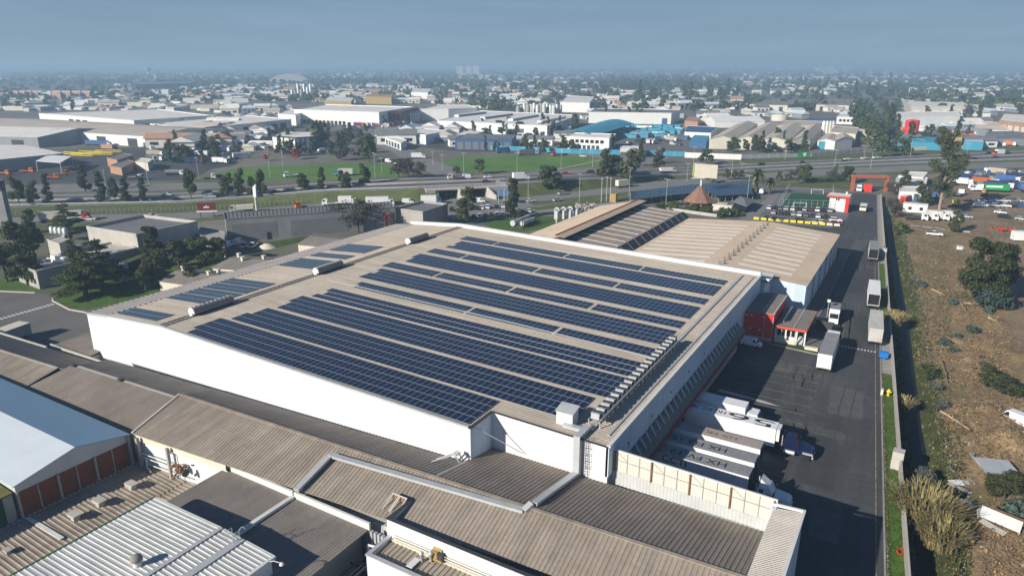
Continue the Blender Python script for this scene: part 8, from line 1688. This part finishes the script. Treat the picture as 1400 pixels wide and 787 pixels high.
t = thing('water_tower', 'pale water tower in the far left fields', 'water tower', G(204, 107, 0)); b = MB(); b.lathe((0, 0, 0), [(7, 0), (7, 32)], 10); b.build('shaft', 'wall_cream', t); b = MB(); b.lathe((0, 0, 32), [(9, 0), (14, 6), (14, 16), (0, 19)], 12); b.build('tank', 'wall_grey', t)
# fields far
M['field'] = mat('field', (.075,.115,.04), .95, .2, .01, fine=(.05,.15)); M['field_brown'] = mat('field_brown', (.15,.12,.085), .95, .2, .01, fine=(.05,.15))
sheet('green_field', [G(-250, 121), G(165, 115.5), G(175, 108.5), G(-250, 110)], 'field', .25); sheet('brown_field', [G(270, 122), G(560, 120), G(560, 116), G(270, 117)], 'field_brown', .2); sheet('green_field', [G(270, 116), G(480, 115), G(480, 112.5), G(270, 113)], 'field', .25); sheet('brown_field', [G(870, 152), G(1010, 150), G(1010, 141), G(900, 140)], 'field_brown', .1); sheet('brown_field', [G(1000, 143), G(1235, 150), G(1225, 158), G(1000, 156)], 'field_brown', .1)
for k, (a, c, wd) in enumerate((((600, 143), (1010, 127), 9), ((1250, 152), (1100, 104), 12), ((290, 152), (560, 117), 10), ((800, 150), (760, 104), 12), ((0, 134), (420, 127), 9), ((1010, 133), (1400, 118), 10), ((430, 116), (700, 111), 12), ((900, 120), (1240, 109), 12))):
    p, q = Vector(G(*a)), Vector(G(*c)); s = (q-p); s = Vector((-s.y, s.x, 0)).normalized()*wd; sheet('avenue', [p-s, q-s, q+s, p+s], 'road_grey', .3)
# --- houses one can tell apart, then the city that reads as a mass
HM = {}
def house(p, s, rz, k, label, group, name='house'):
    if k not in HM:
        wall, roof = [('wall_white', 'roof_far_tan'), ('wall_cream', 'roof_pale'), ('wall_white', 'roof_slate'), ('wall_cream', 'wall_orange'), ('wall_white', 'wall_white'), ('wall_grey', 'roof_bluewhite')][k]; b = MB(); b.box(-5, 5, -4, 4, 0, 4)
        b.add([(-5.4, -4.5, 3.9), (5.4, -4.5, 3.9), (5.4, 4.5, 3.9), (-5.4, 4.5, 3.9), (-5.4, 0, 6), (5.4, 0, 6)], [(0, 1, 5, 4), (2, 3, 4, 5), (1, 2, 5), (3, 0, 4), (3, 2, 1, 0)], 1); b.box(-1, .6, -4.06, -3.9, 0, 2.2, 2); b.box(-4, -2.2, -4.06, -3.9, 1.2, 2.5, 2); b.box(2, 4, -4.06, -3.9, 1.2, 2.5, 2); HM[k] = b.mesh('house', [wall, roof, 'glass_dark'])
    o = bpy.data.objects.new(name, HM[k]); COL.objects.link(o); o.location = p; o.scale = (s*RND.uniform(.9, 1.8), s, s*RND.uniform(.7, 1.1)); o.rotation_euler = (0, 0, rz); tag(o, label, name, group)
ZN = [('left of the process towers', 230, 400, 122, 138, 46), ('behind the logistics hall', 430, 600, 126, 142, 40), ('left of the white curved roof hall', 600, 760, 118, 148, 46), ('right of the white curved roof hall', 820, 1010, 120, 150, 62), ('above the brown roofed halls', 1010, 1180, 112, 130, 40), ('beyond the yellow edged hall', 1270, 1400, 124, 160, 46), ('beside the columned office', 220, 380, 176, 205, 18)]
for nm, u0, u1, v0, v1, n_ in ZN:
    for k in range(n_): kk = RND.choice((0, 0, 1, 1, 2, 3, 4, 4, 5)); house(G(RND.uniform(u0, u1), RND.uniform(v0, v1), 0), RND.uniform(1.0, 2.0), YAW+RND.choice((0, math.pi/2))+RND.uniform(-.2, .2), kk, 'small low house '+nm, 'small houses '+nm)
for nm, u0, u1, v0, v1, n_ in (('in the yards left of the columned office', 225, 368, 170, 206, 40), ('right of the access road', 520, 640, 178, 200, 16), ('behind the blue yard', 800, 1000, 155, 166, 22), ('in the right hand yards', 1240, 1400, 168, 202, 26), ('beyond the white flat hall', 0, 230, 126, 150, 46), ('between the long halls', 290, 400, 148, 166, 16), ('beside the blue canopy', 700, 780, 176, 198, 8), ('on the far side of the factory', 1000, 1180, 146, 162, 18)):
    for k in range(n_): house(G(RND.uniform(u0, u1), RND.uniform(v0, v1), 0), RND.uniform(.8, 1.7), YAW+RND.choice((0, math.pi/2))+RND.uniform(-.25, .25), RND.choice((0, 1, 1, 2, 2, 4, 5)), 'small low workshop '+nm, 'small workshops '+nm, 'workshop')
b = MB()
def city(n, u0, u1, v0, v1, smin, smax):
    for k in range(n):
        f = RND.random(); v = v0+(v1-v0)*f; p = G(RND.uniform(u0, u1), v, 0); s = RND.uniform(smin, smax); L_ = s*RND.uniform(1, 3.2); w_ = s*RND.uniform(.8, 1.6); h = s*RND.uniform(.25, .55); m = RND.choice((0, 0, 1, 1, 2, 3, 4, 5, 6)); b.obox((p[0], p[1], 0), L_, w_, h, YAW+RND.choice((0, 1.57))+RND.uniform(-.3, .3), m, .96)
city(1500, -60, 1460, 96.6, 101, 12, 30); city(1700, -60, 1460, 99, 108, 9, 20); city(900, 560, 1460, 106, 122, 7, 15); city(420, 160, 560, 117, 136, 7, 15); city(260, -60, 330, 126, 152, 6, 14); city(240, 600, 1000, 120, 150, 6, 12)
o = b.build('far_city', ['wall_white', 'wall_cream', 'roof_pale', 'roof_far_tan', 'wall_orange', 'roof_slate', 'wall_grey']); o['kind'] = 'stuff'
# --- trees: those one can tell apart, then the far woods
TZ = [('in the depot and along its lanes', 215, 330, 190, 226, 20, 1.0), ('around the columned office', 372, 500, 188, 220, 34, 1.0), ('in front of the logistics hall', 495, 560, 170, 182, 8, 1.0), ('in the row before the white monitor hall', 640, 790, 176, 190, 26, 1.1), ('along the blue fence', 655, 850, 203, 210, 16, .8), ('before the long white hall', 818, 882, 164, 169, 9, 1.2), ('before the cream factory', 990, 1085, 198, 211, 20, .9), ('in the grove right of the factory', 1165, 1225, 150, 196, 34, 1.6), ('around the red tank', 1225, 1330, 158, 202, 18, 1.0), ('along the verge at the right', 1060, 1160, 243, 252, 6, .6), ('on the far right', 1270, 1400, 126, 165, 30, 1.4), ('behind the far warehouses', 820, 1010, 122, 140, 28, 2.0), ('at the left yards', 0, 110, 136, 152, 14, 1.2), ('between the far halls', 1060, 1240, 118, 136, 26, 2.2)]
for nm, u0, u1, v0, v1, n_, s in TZ:
    for k in range(n_): far_tree(RND.choice(('round', 'round', 'column', 'shrubby', 'bare' if s < 1.5 else 'round2')), G(RND.uniform(u0, u1), RND.uniform(v0, v1), 0), 1.15*s*RND.uniform(.65, 1.3), 'tree among its like '+nm, 'trees '+nm, sz=1.2*s*RND.uniform(.7, 1.35))
def woods(name, specs):
    cl, vs = [], []
    for n, u0, u1, v0, v1, s0, s1 in specs:
        for k in range(n):
            p = G(RND.uniform(u0, u1), v0+(v1-v0)*RND.random(), 0); s = RND.uniform(s0, s1); hgt = s*RND.uniform(.8, 1.3)
            for j in range(3): cl.append((p[0]+RND.gauss(0, s*.3), p[1]+RND.gauss(0, s*.3), hgt*RND.uniform(.35, .8), s*.42, s*.42, hgt*.34))
    cl = np.array(cl); n = len(cl)*9; k = np.repeat(np.arange(len(cl)), 9); d = NR.normal(size=(n, 3)); d /= np.linalg.norm(d, axis=1)[:, None]; P = cl[k, :3]+d*(NR.random(n)**.4)[:, None]*cl[k, 3:6]; P[:, 2] = np.maximum(P[:, 2], .3)
    N_ = d+NR.normal(size=(n, 3))*.5; N_ /= np.linalg.norm(N_, axis=1)[:, None]; A = np.cross(N_, NR.normal(size=(n, 3))); A /= np.linalg.norm(A, axis=1)[:, None]; B = np.cross(N_, A); s = (cl[k, 3]*.55)[:, None]; A = A*s; B = B*s*.8
    Vv = np.stack([P-A-B, P+A-B, P+A+B, P-A+B], 1).reshape(-1, 3); me = bpy.data.meshes.new(name); me.vertices.add(len(Vv)); me.vertices.foreach_set('co', Vv.ravel()); me.loops.add(n*4); me.loops.foreach_set('vertex_index', np.arange(n*4)); me.polygons.add(n); me.polygons.foreach_set('loop_start', np.arange(n)*4); me.polygons.foreach_set('loop_total', np.full(n, 4)); me.materials.append(M['leaf_dark']); me.materials.append(M['leaf_mid']); me.materials.append(M['leaf_olive']); me.polygons.foreach_set('material_index', (k*7919 % 3).astype(np.int32)); me.update(calc_edges=True)
    o = bpy.data.objects.new(name, me); COL.objects.link(o); o['kind'] = 'stuff'
woods('far_woods', [(1900, -60, 1460, 96.5, 101, 14, 26), (1500, -60, 1460, 99.5, 107, 10, 18), (500, 0, 620, 107, 117, 9, 16), (900, 560, 1460, 106, 124, 8, 15), (260, 820, 1000, 108, 124, 12, 20), (160, 560, 620, 98, 106, 10, 20), (420, 0, 560, 118, 140, 6, 11), (420, 600, 1240, 122, 152, 6, 11), (260, 1230, 1460, 122, 150, 8, 14), (90, 20, 140, 102, 107, 16, 22)])
# parked cars that fill the yards beyond the highway
for nm, u0, u1, v0, v1, n_ in (('in the office car park below the columned office', 372, 500, 202, 212, 34), ('in front of the logistics hall', 470, 560, 170, 178, 20), ('in the depot beside the brown houses', 240, 340, 205, 222, 16), ('in the blue yard', 850, 935, 190, 200, 14), ('in the right hand yards beyond the highway', 1230, 1400, 190, 202, 16), ('at the scrap yard edge along the slip road', 1300, 1400, 235, 255, 22)):
    for k in range(n_): c = RND.choice(('white', 'white', 'silver', 'grey', 'black', 'dark blue', 'dark red')); car(RND.choice(('hatch', 'sedan', 'suv', 'van')), c, G(RND.uniform(u0, u1), RND.uniform(v0, v1), .08), RND.uniform(-.4, .4)+RND.choice((0, 1.57)), c+' vehicle standing '+nm, 'vehicles '+nm)
CT = {}
for nm, u0, u1, v0, v1, n_ in (('in the depot beside the green field', 205, 345, 192, 224, 34), ('in the crowded blue yard', 850, 940, 186, 199, 12), ('in the right hand yards', 1230, 1400, 178, 201, 22), ('before the logistics hall', 450, 560, 167, 178, 16), ('behind the scrap yard', 1300, 1400, 238, 262, 16), ('behind the navy wall', 640, 770, 176, 188, 14)):
    for k in range(n_):
        c = RND.choice(('white', 'white', 'grey', 'dark blue', 'dark blue', 'blue', 'orange', 'dark red', 'beige'))
        if 'm' not in CT:
            b = MB(); b.box(-4.5, 4.5, -1.25, 1.25, .9, 3.6)
            for i in range(9): b.box(-4.4+i*1.05, -4.2+i*1.05, -1.3, 1.3, .95, 3.55)
            b.box(4.7, 6.6, -1.2, 1.2, .6, 3.0, 1); b.box(6.3, 6.64, -1.1, 1.1, 1.8, 2.8, 2); wheels(b, (-3.2, -2, 5.6), 1.0, .5, .4, 2); CT['m'] = b.mesh('lorry', ['paint', 'vehicle_white', 'rubber'])
        o = bpy.data.objects.new('lorry', CT['m']); COL.objects.link(o); o.location = G(RND.uniform(u0, u1), RND.uniform(v0, v1), .06); o.rotation_euler = (0, 0, RND.uniform(-.5, .5)+RND.choice((0, 0, 1.57, 3.14))); o.color = (*CC[c], 1); tag(o, c+' boxed lorry standing '+nm, 'truck', 'lorries '+nm)
DM('scrap_mix', (.28,.24,.22), .85, .3, .4, stain=[(.5,.55,(.05,.07,.12),.1),(.35,.6,(.45,.20,.12),.1)])
b = MB()
for k in range(210): p = G(RND.uniform(1290, 1430), RND.uniform(236, 254), 0); b.obox((p[0], p[1], RND.uniform(0, .8)), RND.uniform(1, 4.5), RND.uniform(.8, 2.4), RND.uniform(.4, 2.0), RND.uniform(0, 3), RND.choice((0, 0, 0, 1, 1, 2, 3, 4)))
b.build('scrap_heaps', ['scrap_mix', 'dark_steel', 'wall_grey', 'wall_orange', 'wall_blue'])['kind'] = 'stuff'
# ================================================================ light, air, camera
SUN = Vector((-.80, -1.95, 1.0)).normalized()
el = math.asin(SUN.z); rot = math.atan2(SUN.x, SUN.y)
w = bpy.data.worlds.new('World'); SC.world = w; w.use_nodes = True
nt = w.node_tree; bg = nt.nodes['Background']
sky = nt.nodes.new('ShaderNodeTexSky'); sky.sky_type = 'NISHITA'; sky.sun_disc = False
sky.sun_elevation = el; sky.sun_rotation = rot % (2*math.pi); sky.altitude = 500
sky.air_density = SKY_AIR; sky.dust_density = SKY_DUST; sky.ozone_density = SKY_OZONE
bg.inputs[1].default_value = SKY_STRENGTH
# the city smog that fills the sky just above the horizon, thinning upward, with faint cloud streaks
tc = nt.nodes.new('ShaderNodeTexCoord'); sx = nt.nodes.new('ShaderNodeSeparateXYZ'); nt.links.new(tc.outputs['Generated'], sx.inputs[0])
mr = nt.nodes.new('ShaderNodeMapRange'); mr.interpolation_type = 'SMOOTHSTEP'; nt.links.new(sx.outputs['Z'], mr.inputs[0])
for k, x in ((1, .02), (2, .42), (3, 1.0), (4, 0.0)): mr.inputs[k].default_value = x
vm = nt.nodes.new('ShaderNodeVectorMath'); vm.operation = 'MULTIPLY'; nt.links.new(tc.outputs['Generated'], vm.inputs[0]); vm.inputs[1].default_value = (3, 3, 34)
nz = nt.nodes.new('ShaderNodeTexNoise'); nz.inputs['Scale'].default_value = 1.6; nz.inputs['Detail'].default_value = 5; nt.links.new(vm.outputs[0], nz.inputs['Vector'])
m2 = nt.nodes.new('ShaderNodeMapRange'); nt.links.new(nz.outputs['Fac'], m2.inputs[0])
for k, x in ((1, .35), (2, .72), (3, .97), (4, 1.07)): m2.inputs[k].default_value = x
m3 = nt.nodes.new('ShaderNodeMapRange'); nt.links.new(sx.outputs['Z'], m3.inputs[0]); m3.inputs[2].default_value = .085
m4 = nt.nodes.new('ShaderNodeMix'); m4.data_type = 'RGBA'; nt.links.new(m3.outputs[0], m4.inputs[0])
for k, S in ((6, SMOG), (7, SMOG_HIGH)): m4.inputs[k].default_value = [c/SKY_STRENGTH/2**EXPOSURE for c in S]+[1]
sm = nt.nodes.new('ShaderNodeVectorMath'); sm.operation = 'SCALE'; nt.links.new(m4.outputs[2], sm.inputs[0]); nt.links.new(m2.outputs[0], sm.inputs['Scale'])
mx = nt.nodes.new('ShaderNodeMix'); mx.data_type = 'RGBA'; nt.links.new(mr.outputs[0], mx.inputs[0]); nt.links.new(sky.outputs[0], mx.inputs[6]); nt.links.new(sm.outputs[0], mx.inputs[7]); nt.links.new(mx.outputs[2], bg.inputs[0])
ld_ = bpy.data.lights.new('sun', 'SUN'); ld_.energy = SUN_STRENGTH; ld_.angle = rad(.53); ld_.color = (1.0, .93, .82)
lo = bpy.data.objects.new('sun', ld_); COL.objects.link(lo); lo.rotation_euler = SUN.to_track_quat('Z', 'Y').to_euler(); lo.location = (0, 0, 300)
# air: one closed box of even haze
hm = bpy.data.materials.new('haze'); hm.use_nodes = True; N = hm.node_tree.nodes; N.clear()
out = N.new('ShaderNodeOutputMaterial'); pv = N.new('ShaderNodeVolumePrincipled')
pv.inputs['Color'].default_value = (*HAZE_COL, 1); pv.inputs['Density'].default_value = HAZE_DENSITY; pv.inputs['Anisotropy'].default_value = HAZE_ANI
hm.node_tree.links.new(pv.outputs[0], out.inputs['Volume'])
b = MB(); b.box(-30000, 30000, -1500, 29500, -3.5, 70)
M['haze'] = hm; ho = b.build('haze', 'haze'); ho['kind'] = 'stuff'
cam = bpy.data.cameras.new('camera'); co = bpy.data.objects.new('camera', cam); COL.objects.link(co)
cam.sensor_width = 36; cam.lens = 36*FPX/1400; cam.clip_start = .5; cam.clip_end = 90000
co.location = (0, 0, HC); co.rotation_euler = (math.pi/2-PITCH, 0, YAW); SC.camera = co
SC.view_settings.view_transform = 'Standard'; SC.view_settings.look = 'None'; SC.view_settings.gamma = 1.0; SC.view_settings.use_curve_mapping = False
SC.view_settings.exposure = EXPOSURE
SC.cycles.max_bounces = 6; SC.cycles.diffuse_bounces = 3; SC.cycles.glossy_bounces = 2; SC.cycles.volume_bounces = 0; SC.cycles.transparent_max_bounces = 4
SC.cycles.caustics_reflective = False; SC.cycles.caustics_refractive = False
SC.cycles.use_denoising = True
